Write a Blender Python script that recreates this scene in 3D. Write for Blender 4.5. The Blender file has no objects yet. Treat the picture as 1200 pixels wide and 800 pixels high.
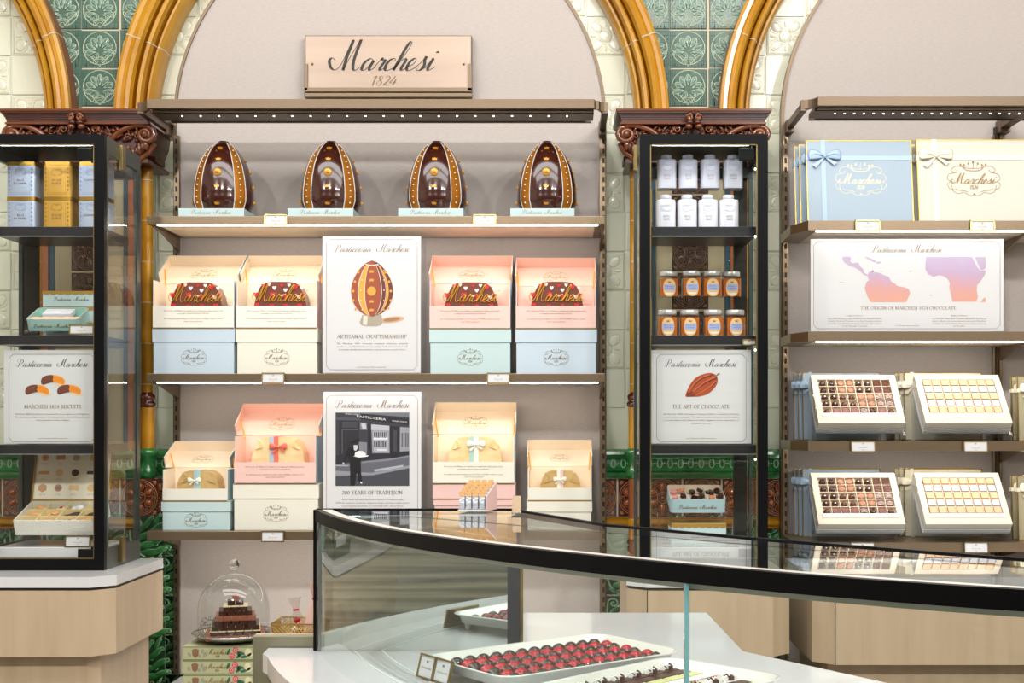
EXPOSURE = -0.7
import bpy, math, random
from mathutils import Matrix, Vector
from math import sin, cos, pi, radians, sqrt, atan2
random.seed(7)
CX, CY, F, CZ = 657.0, 490.0, 1500.0, 1.45
def X(px, d): return (px - CX) / F * d
def Z(py, d): return CZ + (CY - py) / F * d
sc = bpy.context.scene
COL = sc.collection

# ---------------------------------------------------------------- materials
def lin(h):
    if isinstance(h, int): c = [(h >> 16 & 255) / 255, (h >> 8 & 255) / 255, (h & 255) / 255]
    else: c = list(h)
    return tuple((v / 12.92 if v <= .04045 else ((v + .055) / 1.055) ** 2.4) for v in c) + (1.,)
MATS = {}
def pbr(name, col, rough=.5, metal=0., coat=0., spec=.5, emit=None, es=0., bump=None, vary=None, sss=0.):
    """bump=(kind,scale,strength[,stretch]); vary=(hex2,scale,stretch)"""
    if name in MATS: return MATS[name]
    m = bpy.data.materials.new(name); m.use_nodes = True
    nt = m.node_tree; b = nt.nodes['Principled BSDF']
    b.inputs['Base Color'].default_value = lin(col); b.inputs['Roughness'].default_value = rough
    b.inputs['Metallic'].default_value = metal; b.inputs['Coat Weight'].default_value = coat
    b.inputs['Coat Roughness'].default_value = .06; b.inputs['Specular IOR Level'].default_value = spec
    if sss: b.inputs['Subsurface Weight'].default_value = sss; b.inputs['Subsurface Scale'].default_value = .01
    if emit is not None:
        b.inputs['Emission Color'].default_value = lin(emit); b.inputs['Emission Strength'].default_value = es
    def coords(stretch):
        tc = nt.nodes.new('ShaderNodeTexCoord'); mp = nt.nodes.new('ShaderNodeMapping')
        mp.inputs['Scale'].default_value = stretch; nt.links.new(tc.outputs['Object'], mp.inputs['Vector']); return mp
    if vary:
        mp = coords(vary[2]); n = nt.nodes.new('ShaderNodeTexNoise'); n.inputs['Scale'].default_value = vary[1]
        n.inputs['Detail'].default_value = 5.; nt.links.new(mp.outputs[0], n.inputs['Vector'])
        r = nt.nodes.new('ShaderNodeValToRGB'); r.color_ramp.elements[0].position = .35; r.color_ramp.elements[1].position = .68
        r.color_ramp.elements[0].color = lin(col); r.color_ramp.elements[1].color = lin(vary[0])
        nt.links.new(n.outputs['Fac'], r.inputs[0]); nt.links.new(r.outputs[0], b.inputs['Base Color'])
    if bump:
        mp = coords(bump[3] if len(bump) > 3 else (1, 1, 1))
        if bump[0] == 'noise':
            n = nt.nodes.new('ShaderNodeTexNoise'); n.inputs['Detail'].default_value = 3.; o = n.outputs['Fac']
        elif bump[0] == 'voronoi':
            n = nt.nodes.new('ShaderNodeTexVoronoi'); o = n.outputs['Distance']
        elif bump[0] == 'wave':
            n = nt.nodes.new('ShaderNodeTexWave'); o = n.outputs['Fac']
        n.inputs['Scale'].default_value = bump[1]; nt.links.new(mp.outputs[0], n.inputs['Vector'])
        bn = nt.nodes.new('ShaderNodeBump'); bn.inputs['Strength'].default_value = bump[2]; bn.inputs['Distance'].default_value = .003
        nt.links.new(o, bn.inputs['Height']); nt.links.new(bn.outputs[0], b.inputs['Normal'])
    MATS[name] = m; return m
def glass(name, tint, ior=1.45, rough=0., refl=(1, 1, 1, 1)):
    if name in MATS: return MATS[name]
    m = bpy.data.materials.new(name); m.use_nodes = True; nt = m.node_tree
    nt.nodes.remove(nt.nodes['Principled BSDF']); out = nt.nodes['Material Output']
    t = nt.nodes.new('ShaderNodeBsdfTransparent'); t.inputs[0].default_value = tint
    g = nt.nodes.new('ShaderNodeBsdfGlossy'); g.inputs['Color'].default_value = refl; g.inputs['Roughness'].default_value = rough
    f = nt.nodes.new('ShaderNodeFresnel'); f.inputs[0].default_value = ior
    mx = nt.nodes.new('ShaderNodeMixShader')
    ge = nt.nodes.new('ShaderNodeNewGeometry'); iv = nt.nodes.new('ShaderNodeMath'); iv.operation = 'SUBTRACT'; iv.inputs[0].default_value = 1.
    ml = nt.nodes.new('ShaderNodeMath'); ml.operation = 'MULTIPLY'; nt.links.new(ge.outputs['Backfacing'], iv.inputs[1]); nt.links.new(iv.outputs[0], ml.inputs[0]); nt.links.new(f.outputs[0], ml.inputs[1])
    nt.links.new(ml.outputs[0], mx.inputs[0]); nt.links.new(t.outputs[0], mx.inputs[1]); nt.links.new(g.outputs[0], mx.inputs[2])
    nt.links.new(mx.outputs[0], out.inputs[0]); MATS[name] = m; return m
def halfmirror(name, f, tint, refl):
    m = bpy.data.materials.new(name); m.use_nodes = True; nt = m.node_tree
    nt.nodes.remove(nt.nodes['Principled BSDF']); out = nt.nodes['Material Output']
    t = nt.nodes.new('ShaderNodeBsdfTransparent'); t.inputs[0].default_value = tint
    g = nt.nodes.new('ShaderNodeBsdfGlossy'); g.inputs['Color'].default_value = refl; g.inputs['Roughness'].default_value = 0
    mx = nt.nodes.new('ShaderNodeMixShader'); mx.inputs[0].default_value = f
    nt.links.new(t.outputs[0], mx.inputs[1]); nt.links.new(g.outputs[0], mx.inputs[2])
    nt.links.new(mx.outputs[0], out.inputs[0]); MATS[name] = m; return m
def gradient_mat(name, stops, axis=2, z0=0., z1=1., noise=.15):
    m = bpy.data.materials.new(name); m.use_nodes = True; nt = m.node_tree; b = nt.nodes['Principled BSDF']
    tc = nt.nodes.new('ShaderNodeTexCoord'); sp = nt.nodes.new('ShaderNodeSeparateXYZ'); nt.links.new(tc.outputs['Object'], sp.inputs[0])
    mr = nt.nodes.new('ShaderNodeMapRange'); mr.inputs[1].default_value = z0; mr.inputs[2].default_value = z1
    nz = nt.nodes.new('ShaderNodeTexNoise'); nz.inputs['Scale'].default_value = 25.; nt.links.new(tc.outputs['Object'], nz.inputs['Vector'])
    ad = nt.nodes.new('ShaderNodeMath'); ad.operation = 'MULTIPLY_ADD'; ad.inputs[1].default_value = noise * 2; 
    nt.links.new(sp.outputs[axis], mr.inputs[0]); nt.links.new(nz.outputs['Fac'], ad.inputs[0]); nt.links.new(mr.outputs[0], ad.inputs[2])
    sb = nt.nodes.new('ShaderNodeMath'); sb.operation = 'SUBTRACT'; sb.inputs[1].default_value = noise; nt.links.new(ad.outputs[0], sb.inputs[0])
    r = nt.nodes.new('ShaderNodeValToRGB'); e = r.color_ramp.elements
    e[0].position, e[0].color = stops[0][0], lin(stops[0][1]); e[1].position, e[1].color = stops[-1][0], lin(stops[-1][1])
    for p, c in stops[1:-1]: q = e.new(p); q.color = lin(c)
    nt.links.new(sb.outputs[0], r.inputs[0]); nt.links.new(r.outputs[0], b.inputs['Base Color']); b.inputs['Roughness'].default_value = .5
    MATS[name] = m; return m

# ---------------------------------------------------------------- mesh builder
class MB:
    def __init__(s): s.v = []; s.f = []; s.mi = []; s.sm = []; s.mats = []; s.M = Matrix()
    def add(s, vs, fs, m, smooth=False, M=None):
        if m not in s.mats: s.mats.append(m)
        k = s.mats.index(m); b = len(s.v); T = s.M @ M if M is not None else s.M
        s.v += [T @ Vector(p) for p in vs]
        for f in fs: s.f.append([i + b for i in f]); s.mi.append(k); s.sm.append(smooth)
        return s
    def box(s, x0, x1, y0, y1, z0, z1, m, M=None):
        v = [(x0, y0, z0), (x1, y0, z0), (x1, y1, z0), (x0, y1, z0), (x0, y0, z1), (x1, y0, z1), (x1, y1, z1), (x0, y1, z1)]
        return s.add(v, [(0, 3, 2, 1), (4, 5, 6, 7), (0, 1, 5, 4), (1, 2, 6, 5), (2, 3, 7, 6), (3, 0, 4, 7)], m, M=M)
    def prism(s, poly, y0, y1, m, smooth=False, M=None):      # poly in x,z extruded along y
        n = len(poly); v = [(p[0], y0, p[1]) for p in poly] + [(p[0], y1, p[1]) for p in poly]
        s.add(v, [tuple(range(n)), tuple(reversed(range(n, 2 * n)))], m, M=M)
        return s.add(v, [(i, i + n, (i + 1) % n + n, (i + 1) % n) for i in range(n)], m, smooth, M)
    def prismz(s, poly, z0, z1, m, smooth=False, M=None):     # poly in x,y extruded along z
        n = len(poly); v = [(p[0], p[1], z0) for p in poly] + [(p[0], p[1], z1) for p in poly]
        s.add(v, [tuple(reversed(range(n))), tuple(range(n, 2 * n))], m, M=M)
        return s.add(v, [(i, (i + 1) % n, (i + 1) % n + n, i + n) for i in range(n)], m, smooth, M)
    def prismx(s, poly, x0, x1, m, smooth=False, M=None):     # poly in y,z extruded along x
        n = len(poly); v = [(x0, p[0], p[1]) for p in poly] + [(x1, p[0], p[1]) for p in poly]
        s.add(v, [tuple(reversed(range(n))), tuple(range(n, 2 * n))], m, M=M)
        return s.add(v, [(i, (i + 1) % n, (i + 1) % n + n, i + n) for i in range(n)], m, smooth, M)
    def lathe(s, prof, c, n, m, M=None, sx=1., sy=1., smooth=True):
        v = []; f = []; k = len(prof)
        for i in range(n):
            a = 2 * pi * i / n
            for r, z in prof: v.append((c[0] + r * cos(a) * sx, c[1] + r * sin(a) * sy, c[2] + z))
        for i in range(n):
            for j in range(k - 1):
                a, b = i * k + j, ((i + 1) % n) * k + j
                f.append((a, b, b + 1, a + 1))
        return s.add(v, f, m, smooth, M)
    def ell(s, c, r, m, nu=12, nv=7, M=None, half=False):
        prof = []
        for j in range(nv + 1):
            t = (0 if half else -pi / 2) + (pi / 2 if half else pi) * j / nv
            prof.append((max(cos(t), 1e-4), sin(t)))
        T = Matrix.Translation(c) @ Matrix.Diagonal((r[0], r[1], r[2], 1))
        if M is not None: T = M @ T
        return s.lathe(prof, (0, 0, 0), nu, m, T)
    def tube(s, pts, r, m, n=6, closed=False, sq=None):
        pts = [Vector(p) for p in pts]; N = len(pts); v = []; f = []
        R = r if isinstance(r, (list, tuple)) else [r] * N
        prev = None
        for i, p in enumerate(pts):
            a = pts[(i - 1) % N] if (closed or i > 0) else p; b = pts[(i + 1) % N] if (closed or i < N - 1) else p
            t = (b - a); t = t.normalized() if t.length > 1e-9 else Vector((1, 0, 0))
            if prev is None:
                u = Vector((0, 1, 0)) if abs(t.y) < .9 else Vector((1, 0, 0))
            else: u = prev
            u = (u - t * u.dot(t)); u = u.normalized() if u.length > 1e-6 else t.orthogonal().normalized()
            prev = u; w = t.cross(u)
            for k in range(n):
                A = 2 * pi * k / n
                v.append(p + u * cos(A) * R[i] * (sq or 1) + w * sin(A) * R[i])
        for i in range(N if closed else N - 1):
            j = (i + 1) % N
            for k in range(n): f.append((i * n + k, i * n + (k + 1) % n, j * n + (k + 1) % n, j * n + k))
        if not closed: f += [tuple(reversed(range(n))), tuple(range((N - 1) * n, N * n))]
        return s.add(v, f, m, True)
    def poly(s, pts, y, m, M=None): return s.add([(p[0], y, p[1]) for p in pts], [tuple(range(len(pts)))], m, M=M)
    def disc(s, cx, cz, rx, rz, y, m, n=20, rot=0.):
        c, q = cos(rot), sin(rot)
        return s.poly([(cx + rx * cos(2 * pi * i / n) * c - rz * sin(2 * pi * i / n) * q, cz + rx * cos(2 * pi * i / n) * q + rz * sin(2 * pi * i / n) * c) for i in range(n)], y, m)
    def stroke(s, pts, w, y, m, wf=None, closed=False):        # flat printed stroke in xz
        N = len(pts); v = []; f = []
        for i, p in enumerate(pts):
            a = pts[max(i - 1, 0)] if not closed else pts[(i - 1) % N]; b = pts[min(i + 1, N - 1)] if not closed else pts[(i + 1) % N]
            dx, dz = b[0] - a[0], b[1] - a[1]; L = sqrt(dx * dx + dz * dz) or 1e-9; dx /= L; dz /= L
            ww = (w if wf is None else wf(dx, dz)) / 2
            v += [(p[0] - dz * ww, y, p[1] + dx * ww), (p[0] + dz * ww, y, p[1] - dx * ww)]
        for i in range(N if closed else N - 1):
            j = (i + 1) % N; f.append((2 * i, 2 * i + 1, 2 * j + 1, 2 * j))
        return s.add(v, f, m)
    def build(s, name, parent=None, world=False, bevel=0., bseg=2, sub=0, shade=None):
        me = bpy.data.meshes.new(name)
        vs = s.v
        if world and parent is not None:
            I = wm(parent).inverted(); vs = [I @ p for p in vs]
        me.from_pydata([tuple(p) for p in vs], [], s.f)
        for m in s.mats: me.materials.append(m)
        me.polygons.foreach_set('material_index', s.mi); me.polygons.foreach_set('use_smooth', s.sm); me.update()
        o = bpy.data.objects.new(name, me); COL.objects.link(o)
        if parent is not None: o.parent = parent
        if bevel:
            b = o.modifiers.new('bevel', 'BEVEL'); b.width = bevel; b.segments = bseg; b.limit_method = 'ANGLE'; b.angle_limit = radians(40)
        return o
def wm(o):
    M = o.matrix_basis.copy()
    while o.parent is not None: o = o.parent; M = o.matrix_basis @ M
    return M
def thing(name, label, cat, loc=(0, 0, 0), rot=(0, 0, 0), group=None):
    o = bpy.data.objects.new(name, None); COL.objects.link(o); o.empty_display_size = .05
    o.location = loc; o.rotation_euler = rot; o['label'] = label; o['category'] = cat
    if group: o['group'] = group
    return o
def tag(o, label, cat, group=None):
    o['label'] = label; o['category'] = cat
    if group: o['group'] = group
    return o
def struct(o): o['kind'] = 'structure'; return o
def copy_tree(o, parent=None):
    c = o.copy(); COL.objects.link(c)
    if parent is not None: c.parent = parent
    for ch in [q for q in o.children]: copy_tree(ch, c)
    return c
def cr(pts, n=6, closed=False):                                # Catmull-Rom
    out = []; N = len(pts); D = len(pts[0])
    for i in range(N if closed else N - 1):
        p = [pts[(i + k) % N] if closed else pts[min(max(i + k, 0), N - 1)] for k in (-1, 0, 1, 2)]
        for k in range(n):
            t = k / n
            out.append(tuple(.5 * (2 * p[1][a] + (p[2][a] - p[0][a]) * t + (2 * p[0][a] - 5 * p[1][a] + 4 * p[2][a] - p[3][a]) * t * t + (3 * p[1][a] - p[0][a] - 3 * p[2][a] + p[3][a]) * t ** 3) for a in range(D)))
    if not closed: out.append(tuple(pts[-1]))
    return out

# ---------------------------------------------------------------- lettering
SC = {  # cursive strokes, upright; sheared later
 'a': (.44, [[(.30, .34), (.17, .42), (.03, .26), (.05, .04), (.18, .03), (.31, .36), (.29, .1), (.35, 0), (.46, .1)]]),
 'r': (.36, [[(.0, .1), (.09, .36), (.13, .44), (.16, .36), (.27, .37), (.22, .12), (.26, 0), (.38, .1)]]),
 'c': (.32, [[(.25, .34), (.2, .42), (.08, .38), (.01, .2), (.07, .01), (.19, .01), (.34, .12)]]),
 'h': (.42, [[(0, .1), (.14, .5), (.2, .92), (.14, 1.02), (.08, .86), (.05, .4), (.03, 0)], [(.03, .02), (.12, .3), (.22, .42), (.29, .34), (.26, .1), (.32, 0), (.44, .1)]]),
 'e': (.31, [[(0, .1), (.16, .2), (.22, .34), (.15, .43), (.04, .32), (.02, .12), (.09, 0), (.19, .01), (.33, .12)]]),
 's': (.34, [[(0, .1), (.12, .3), (.19, .5), (.2, .36), (.27, .18), (.22, .02), (.1, 0), (.06, .08)], [(.22, .02), (.36, .1)]]),
 'i': (.28, [[(0, .1), (.13, .44), (.1, .12), (.16, 0), (.32, .12)], [(.12, .62), (.15, .67), (.17, .62)]]),
 't': (.25, [[(0, .1), (.12, .45), (.15, .82), (.1, .25), (.13, .01), (.26, .1)], [(.0, .52), (.26, .54)]]),
 'o': (.34, [[(.2, .4), (.06, .36), (.02, .12), (.13, 0), (.26, .12), (.25, .34), (.16, .4), (.36, .34)]]),
 ' ': (1.0, []),
}
SCU = {  # capitals and digits, already slanted
 'M': (.86, [[(-.16, .36), (-.28, .44), (-.4, .34), (-.34, .1), (-.14, .02), (.12, .26), (.52, .98), (.58, 1.02), (.34, .5), (.16, 0)], [(.16, 0), (.5, .52), (.86, 1.02), (.9, 1.03), (.64, .42), (.58, .08), (.68, .0), (.84, .1)]]),
 'P': (.72, [[(.52, .92), (.34, .5), (.14, .04), (-.02, 0), (-.1, .12), (.02, .2)], [(.2, .62), (.02, .74), (.12, .96), (.46, 1.04), (.82, .92), (.8, .62), (.5, .46), (.38, .56)]]),
 '1': (.42, [[(.2, .78), (.5, .98), (.3, .5), (.14, 0)]]),
 '8': (.56, [[(.62, .86), (.5, 1.0), (.3, .84), (.36, .6), (.46, .36), (.38, .06), (.14, 0), (.06, .2), (.24, .44), (.5, .64), (.62, .86)]]),
 '2': (.56, [[(.28, .76), (.4, .98), (.62, .94), (.6, .66), (.3, .28), (.06, .02), (.2, .1), (.38, 0), (.54, .1)]]),
 '4': (.56, [[(.56, 1.0), (.3, .6), (.06, .3), (.3, .28), (.6, .34)], [(.62, .66), (.44, .3), (.3, 0)]]),
}
def script_paths(txt, cx, z, h, slant=.6, sp=1.22, n=5):
    x = 0; out = []
    for ch in txt:
        if ch in SCU: w, st = SCU[ch]; sh = 0; kx = 1
        else: w, st = SC[ch]; sh = slant; kx = sp
        for p in st: out.append([(x + a * kx + sh * b, b) for a, b in p])
        x += w if ch in SCU else w * sp
    xs = [q[0] for p in out for q in p]; mid = (min(xs) + max(xs)) / 2
    return [cr([(cx + (a - mid) * h, z + b * h) for a, b in p], n) for p in out]
def script(mb, txt, cx, z, h, y, m, thick=.09, thin=.025, sx=1., n=5):
    for p in script_paths(txt, 0, 0, h, n=n):
        p = [(cx + a * sx, z + b) for a, b in p]
        mb.stroke(p, 0, y, m, wf=lambda dx, dz: h * (thin + (thick - thin) * max(0., -dz) ** 1.3))
SF = {  # serif capitals: (width, [paths])
 'A': (.7, [[(.04, 0), (.35, 1)], [(.35, 1), (.66, 0)], [(.15, .35), (.55, .35)], [(-.03, 0), (.14, 0)], [(.54, 0), (.76, 0)]]),
 'B': (.6, [[(.14, 0), (.14, 1)], [(.02, 1), (.3, 1), (.47, .87), (.45, .64), (.3, .54), (.14, .54)], [(.3, .54), (.53, .42), (.54, .15), (.35, 0), (.02, 0)]]),
 'C': (.68, [[(.62, .76), (.5, .96), (.25, .97), (.06, .72), (.05, .3), (.25, .02), (.5, .03), (.64, .22)], [(.62, .7), (.62, .98)]]),
 'D': (.74, [[(.14, 0), (.14, 1)], [(.02, 1), (.35, 1), (.6, .85), (.68, .5), (.6, .15), (.35, 0), (.02, 0)]]),
 'E': (.58, [[(.14, 0), (.14, 1)], [(.02, 1), (.5, 1), (.5, .84)], [(.14, .52), (.4, .52)], [(.02, 0), (.53, 0), (.54, .18)]]),
 'F': (.54, [[(.14, 0), (.14, 1)], [(.02, 1), (.5, 1), (.5, .84)], [(.14, .52), (.4, .52)], [(.02, 0), (.28, 0)]]),
 'G': (.74, [[(.62, .76), (.5, .96), (.25, .97), (.06, .72), (.05, .3), (.25, .02), (.5, .03), (.63, .14)], [(.63, .42), (.63, .05)], [(.5, .42), (.72, .42)], [(.62, .7), (.62, .98)]]),
 'H': (.8, [[(.14, 0), (.14, 1)], [(.64, 0), (.64, 1)], [(.14, .52), (.64, .52)], [(.02, 0), (.26, 0)], [(.52, 0), (.76, 0)], [(.02, 1), (.26, 1)], [(.52, 1), (.76, 1)]]),
 'I': (.34, [[(.16, 0), (.16, 1)], [(.04, 0), (.28, 0)], [(.04, 1), (.28, 1)]]),
 'L': (.56, [[(.14, 0), (.14, 1)], [(.02, 1), (.26, 1)], [(.02, 0), (.5, 0), (.53, .2)]]),
 'M': (.94, [[(.12, 0), (.14, 1)], [(.14, 1), (.45, .05)], [(.45, .05), (.78, 1)], [(.8, 1), (.82, 0)], [(0, 0), (.24, 0)], [(.7, 0), (.94, 0)], [(.0, 1), (.16, 1)], [(.78, 1), (.92, 1)]]),
 'N': (.8, [[(.13, 0), (.13, 1)], [(.13, 1), (.66, 0)], [(.66, 0), (.66, 1)], [(.0, 1), (.16, 1)], [(.02, 0), (.25, 0)], [(.54, 1), (.78, 1)]]),
 'O': (.8, [[(.4, .98), (.15, .85), (.05, .5), (.15, .13), (.4, .02), (.65, .13), (.75, .5), (.65, .85), (.4, .98)]]),
 'P': (.58, [[(.14, 0), (.14, 1)], [(.02, 1), (.32, 1), (.52, .86), (.5, .58), (.3, .46), (.14, .48)], [(.02, 0), (.28, 0)]]),
 'R': (.66, [[(.14, 0), (.14, 1)], [(.02, 1), (.32, 1), (.5, .86), (.48, .62), (.3, .52), (.14, .52)], [(.3, .52), (.6, 0)], [(.02, 0), (.26, 0)], [(.56, 0), (.7, 0)]]),
 'S': (.5, [[(.42, .78), (.36, .95), (.18, .98), (.06, .84), (.1, .64), (.36, .4), (.44, .2), (.32, .03), (.14, .03), (.05, .22)]]),
 'T': (.64, [[(.32, 0), (.32, 1)], [(.03, .82), (.05, 1), (.59, 1), (.61, .82)], [(.2, 0), (.44, 0)]]),
 'U': (.74, [[(.13, 1), (.13, .3), (.25, .04), (.45, .03), (.6, .25), (.61, 1)], [(.01, 1), (.25, 1)], [(.5, 1), (.72, 1)]]),
 'V': (.7, [[(.04, 1), (.35, 0)], [(.35, 0), (.66, 1)], [(-.03, 1), (.16, 1)], [(.54, 1), (.76, 1)]]),
 'Y': (.66, [[(.05, 1), (.33, .48)], [(.62, 1), (.33, .48)], [(.33, .5), (.33, 0)], [(-.03, 1), (.16, 1)], [(.5, 1), (.7, 1)], [(.2, 0), (.46, 0)]]),
 '0': (.56, [[(.27, .95), (.1, .8), (.06, .45), (.12, .12), (.27, .02), (.44, .14), (.48, .5), (.43, .82), (.27, .95)]]),
 '1': (.4, [[(.08, .8), (.2, .95), (.2, 0)], [(.08, 0), (.32, 0)]]),
 '2': (.52, [[(.06, .74), (.16, .93), (.36, .92), (.43, .7), (.3, .4), (.05, .03), (.44, .03), (.48, .2)]]),
 '4': (.54, [[(.38, 0), (.38, .95)], [(.38, .95), (.03, .28)], [(.03, .28), (.52, .28)]]),
 '8': (.52, [[(.26, .95), (.1, .84), (.12, .6), (.38, .4), (.44, .18), (.26, .02), (.08, .16), (.12, .38), (.38, .6), (.42, .84), (.26, .95)]]),
 ' ': (.3, []),
}
def serif(mb, txt, cx, z, h, y, m, width=None):
    x = 0; ps = []
    for ch in txt:
        w, st = SF[ch]
        for p in st:
            if len(p) > 4: p = cr(p, 3)
            ps.append([(x + a, b) for a, b in p])
        x += w + .08
    k = h if width is None else width / x
    for p in ps:
        mb.stroke([(cx + (a - x / 2) * k, z + b * h) for a, b in p], 0, y, m,
                  wf=lambda dx, dz: h * (.05 + .09 * abs(dz) if dx * dz <= 0 or abs(dx) < .15 else .06))
_tc = {}
def text(mb, body, cx, z, size, y, m, width=None, align='CENTER'):
    if body not in _tc:
        cu = bpy.data.curves.new('t', 'FONT'); cu.body = body; cu.resolution_u = 1; cu.size = 1.
        ob = bpy.data.objects.new('t', cu); COL.objects.link(ob); dg = bpy.context.evaluated_depsgraph_get(); dg.update()
        me = bpy.data.meshes.new_from_object(ob.evaluated_get(dg))
        _tc[body] = ([tuple(v.co) for v in me.vertices], [tuple(p.vertices) for p in me.polygons])
        bpy.data.objects.remove(ob); bpy.data.curves.remove(cu); bpy.data.meshes.remove(me)
    vs, fs = _tc[body]
    if not vs: return
    x0 = min(v[0] for v in vs); x1 = max(v[0] for v in vs); k = size if width is None else width / (x1 - x0)
    ox = cx - (x0 + x1) / 2 * k if align == 'CENTER' else cx - x0 * k
    mb.add([(ox + v[0] * k, y, z + v[1] * size) for v in vs], [tuple(f) for f in fs], m)
def crown(mb, cx, cz, w, y, m, th=None):
    pts = [(-.36, -.3), (.36, -.3), (.5, .28), (.26, .02), (.2, .38), (.08, .05), (0, .5), (-.08, .05), (-.2, .38), (-.26, .02), (-.5, .28)]
    p = [(cx + a * w, cz + b * w * .8) for a, b in pts]
    if th: mb.prism(p, y - th, y, m)
    else: mb.poly(p, y, m)
def crest(mb, cx, cz, w, y, m, t=.012, word=True):
    """scrolled cartouche with a crown on top, the name and year inside"""
    def S(pts, k=1.): 
        for sg in (-1, 1): mb.stroke(cr([(cx + sg * a * w, cz + b * w) for a, b in pts], 5), w * t * k, y, m)
    S([(.16, .24), (.26, .28), (.36, .27), (.42, .2), (.38, .15), (.47, .12), (.5, .03), (.45, -.02), (.5, -.08), (.46, -.16), (.38, -.18)])
    S([(.42, -.09), (.40, -.2), (.3, -.26), (.2, -.23), (.12, -.28), (.04, -.3), (.0, -.26)])
    S([(.3, .21), (.34, .15), (.4, .15)]); S([(.36, -.02), (.42, -.03), (.46, -.01)]); S([(.36, -.16), (.3, -.19), (.2, -.2), (.12, -.23)])
    S([(0, .19), (.12, .2), (.19, .25)], 1.6); S([(0, .235), (.13, .245), (.21, .3)])
    for a, b in ((0, .36), (.09, .33), (.17, .3), (.24, .31)):
        for sg in (-1, 1): mb.disc(cx + sg * a * w, cz + b * w, w * .018, w * .026, y, m, 8)
    mb.stroke([(cx, cz + .24 * w), (cx, cz + .34 * w)], w * t, y, m); mb.disc(cx, cz - .27 * w, w * .02, w * .02, y, m, 8)
    if word:
        script(mb, 'Marchesi', cx, cz - .06 * w, w * .19, y, m, thick=.12, thin=.05, n=3)
        script(mb, '1824', cx, cz - .17 * w, w * .075, y, m, thick=.16, thin=.08, n=3)
def crest_flat(*a, **k): crest(*a, **k)
# ---------------------------------------------------------------- material set
fabric = pbr('linen_panel', 0xBDB4AE, .9, bump=('noise', 900, .25, (1, 1, .25)), vary=(0xB5ABA4, 60, (1, 1, 6)))
bronze = pbr('brushed_bronze', 0x94816A, .34, metal=.9, bump=('noise', 60, .05, (1, 1, 40)))
bronze_c = pbr('canopy_bronze', 0x6C5C4A, .4, metal=.75, bump=('noise', 60, .05, (1, 1, 40)))
bronze_dk = pbr('dark_bronze', 0x3A332B, .5, metal=.5)
blackm = pbr('black_metal', 0x09090B, .42, spec=.12)
blacks = pbr('black_shelf', 0x242428, .32, metal=.2)
slatem = pbr('grey_green_metal', 0x4C524C, .35, metal=.6)
gold = pbr('gold_foil', 0xAE8838, .3, metal=.9)
goldp = pbr('gold_print', 0x86683A, .4, metal=.3)
brass = pbr('brass', 0x968254, .3, metal=.9)
inkm = pbr('dark_ink', 0x2A251E, .6)
inkb = pbr('brown_ink', 0x7A6242, .6)
amber = pbr('amber_glaze', 0xAE760A, .36, coat=.15, vary=(0xC48E1C, 7, (1, 1, 1)), bump=('noise', 18, .12))
amberd = pbr('amber_glaze_dark', 0x885208, .18, coat=1.)
groutm = pbr('grout', 0xC9BFA8, .9)
cream_t = pbr('cream_glaze', 0xE4E6D4, .2, coat=.8, vary=(0xDDDDC6, 5, (1, 1, 1)))
cream_l = pbr('cream_glaze_relief', 0xE0E0CC, .22, coat=.8)
green_t = pbr('green_glaze', 0x3E5F52, .22, coat=.6, vary=(0x4A6A5A, 14, (1, 1, 1)))
green_l = pbr('green_glaze_ridge', 0xAEBCA2, .3, coat=.4)
green_p = pbr('green_glaze_petal', 0x4E7464, .3, coat=.4)
green_d = pbr('green_glaze_deep', 0x33544A, .2, coat=.8)
emerald = pbr('emerald_glaze', 0x2C7A3A, .12, coat=1., vary=(0x1E5C2C, 20, (1, 1, 1)))
emerald_l = pbr('emerald_glaze_ridge', 0x7FAE84, .15, coat=1.)
emerald_k = pbr('emerald_glaze_deep', 0x103A1C, .15, coat=1.)
brown_t = pbr('brown_glaze', 0x5A2410, .12, coat=1., vary=(0x41180A, 20, (1, 1, 1)))
brown_l = pbr('brown_glaze_ridge', 0xA8683A, .15, coat=1.)
brown_o = pbr('brown_glaze_amber', 0x9A4A14, .12, coat=1.)
capm = pbr('capital_glaze', 0x3C160A, .34, coat=.15, vary=(0x54240F, 12, (1, 1, 1)))
capl = pbr('capital_glaze_light', 0x703A1C, .2, coat=.6)
copper = pbr('copper_glaze', 0x9C5A36, .2, coat=.8)
teal = pbr('teal_glaze', 0x2E4A58, .2, coat=.6)
beige_t = pbr('beige_glaze', 0xB0A284, .2, coat=.6)
maple = pbr('maple_veneer', 0xC0AA8E, .42, coat=.15, vary=(0xB6A084, 3, (9, 9, 1)), bump=('noise', 80, .04, (1, 1, .1)))
marble = pbr('white_marble', 0xCFCFD0, .16, coat=.3, vary=(0xDADADB, 2.2, (1, 1, 1)))
paper = pbr('white_board', 0xD2D2D3, .55)
paper_c = pbr('white_card', 0xEDEBE6, .6)
cream_p = pbr('cream_card', 0xECE6D8, .55)
ivory = pbr('ivory_card', 0xE4E1D2, .55)
cream_in = pbr('cream_lining', 0xF6E2C6, .55)
pink_in = pbr('pink_lining', 0xF6C8B6, .55)
pink_p = pbr('pink_card', 0xE2BDB6, .55)
pink_f = pbr('pink_flap', 0xE9C2B8, .55)
blue_p = pbr('pale_blue_card', 0xBFCFDA, .55)
blue_g = pbr('powder_blue_card', 0x9EB0BF, .5)
mint_p = pbr('mint_card', 0xBCD2D2, .55)
mint_b = pbr('mint_tin', 0xA6CCC4, .35)
led = pbr('led_light', 0xFFFFFF, .5, emit=0xFFF6EA, es=20.)
led_c = pbr('cool_led_light', 0xFFFFFF, .5, emit=0xF2F8FF, es=12.)
halo = pbr('halo_led', 0xFFFFFF, .5, emit=0xF4FCFA, es=6.5)
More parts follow.
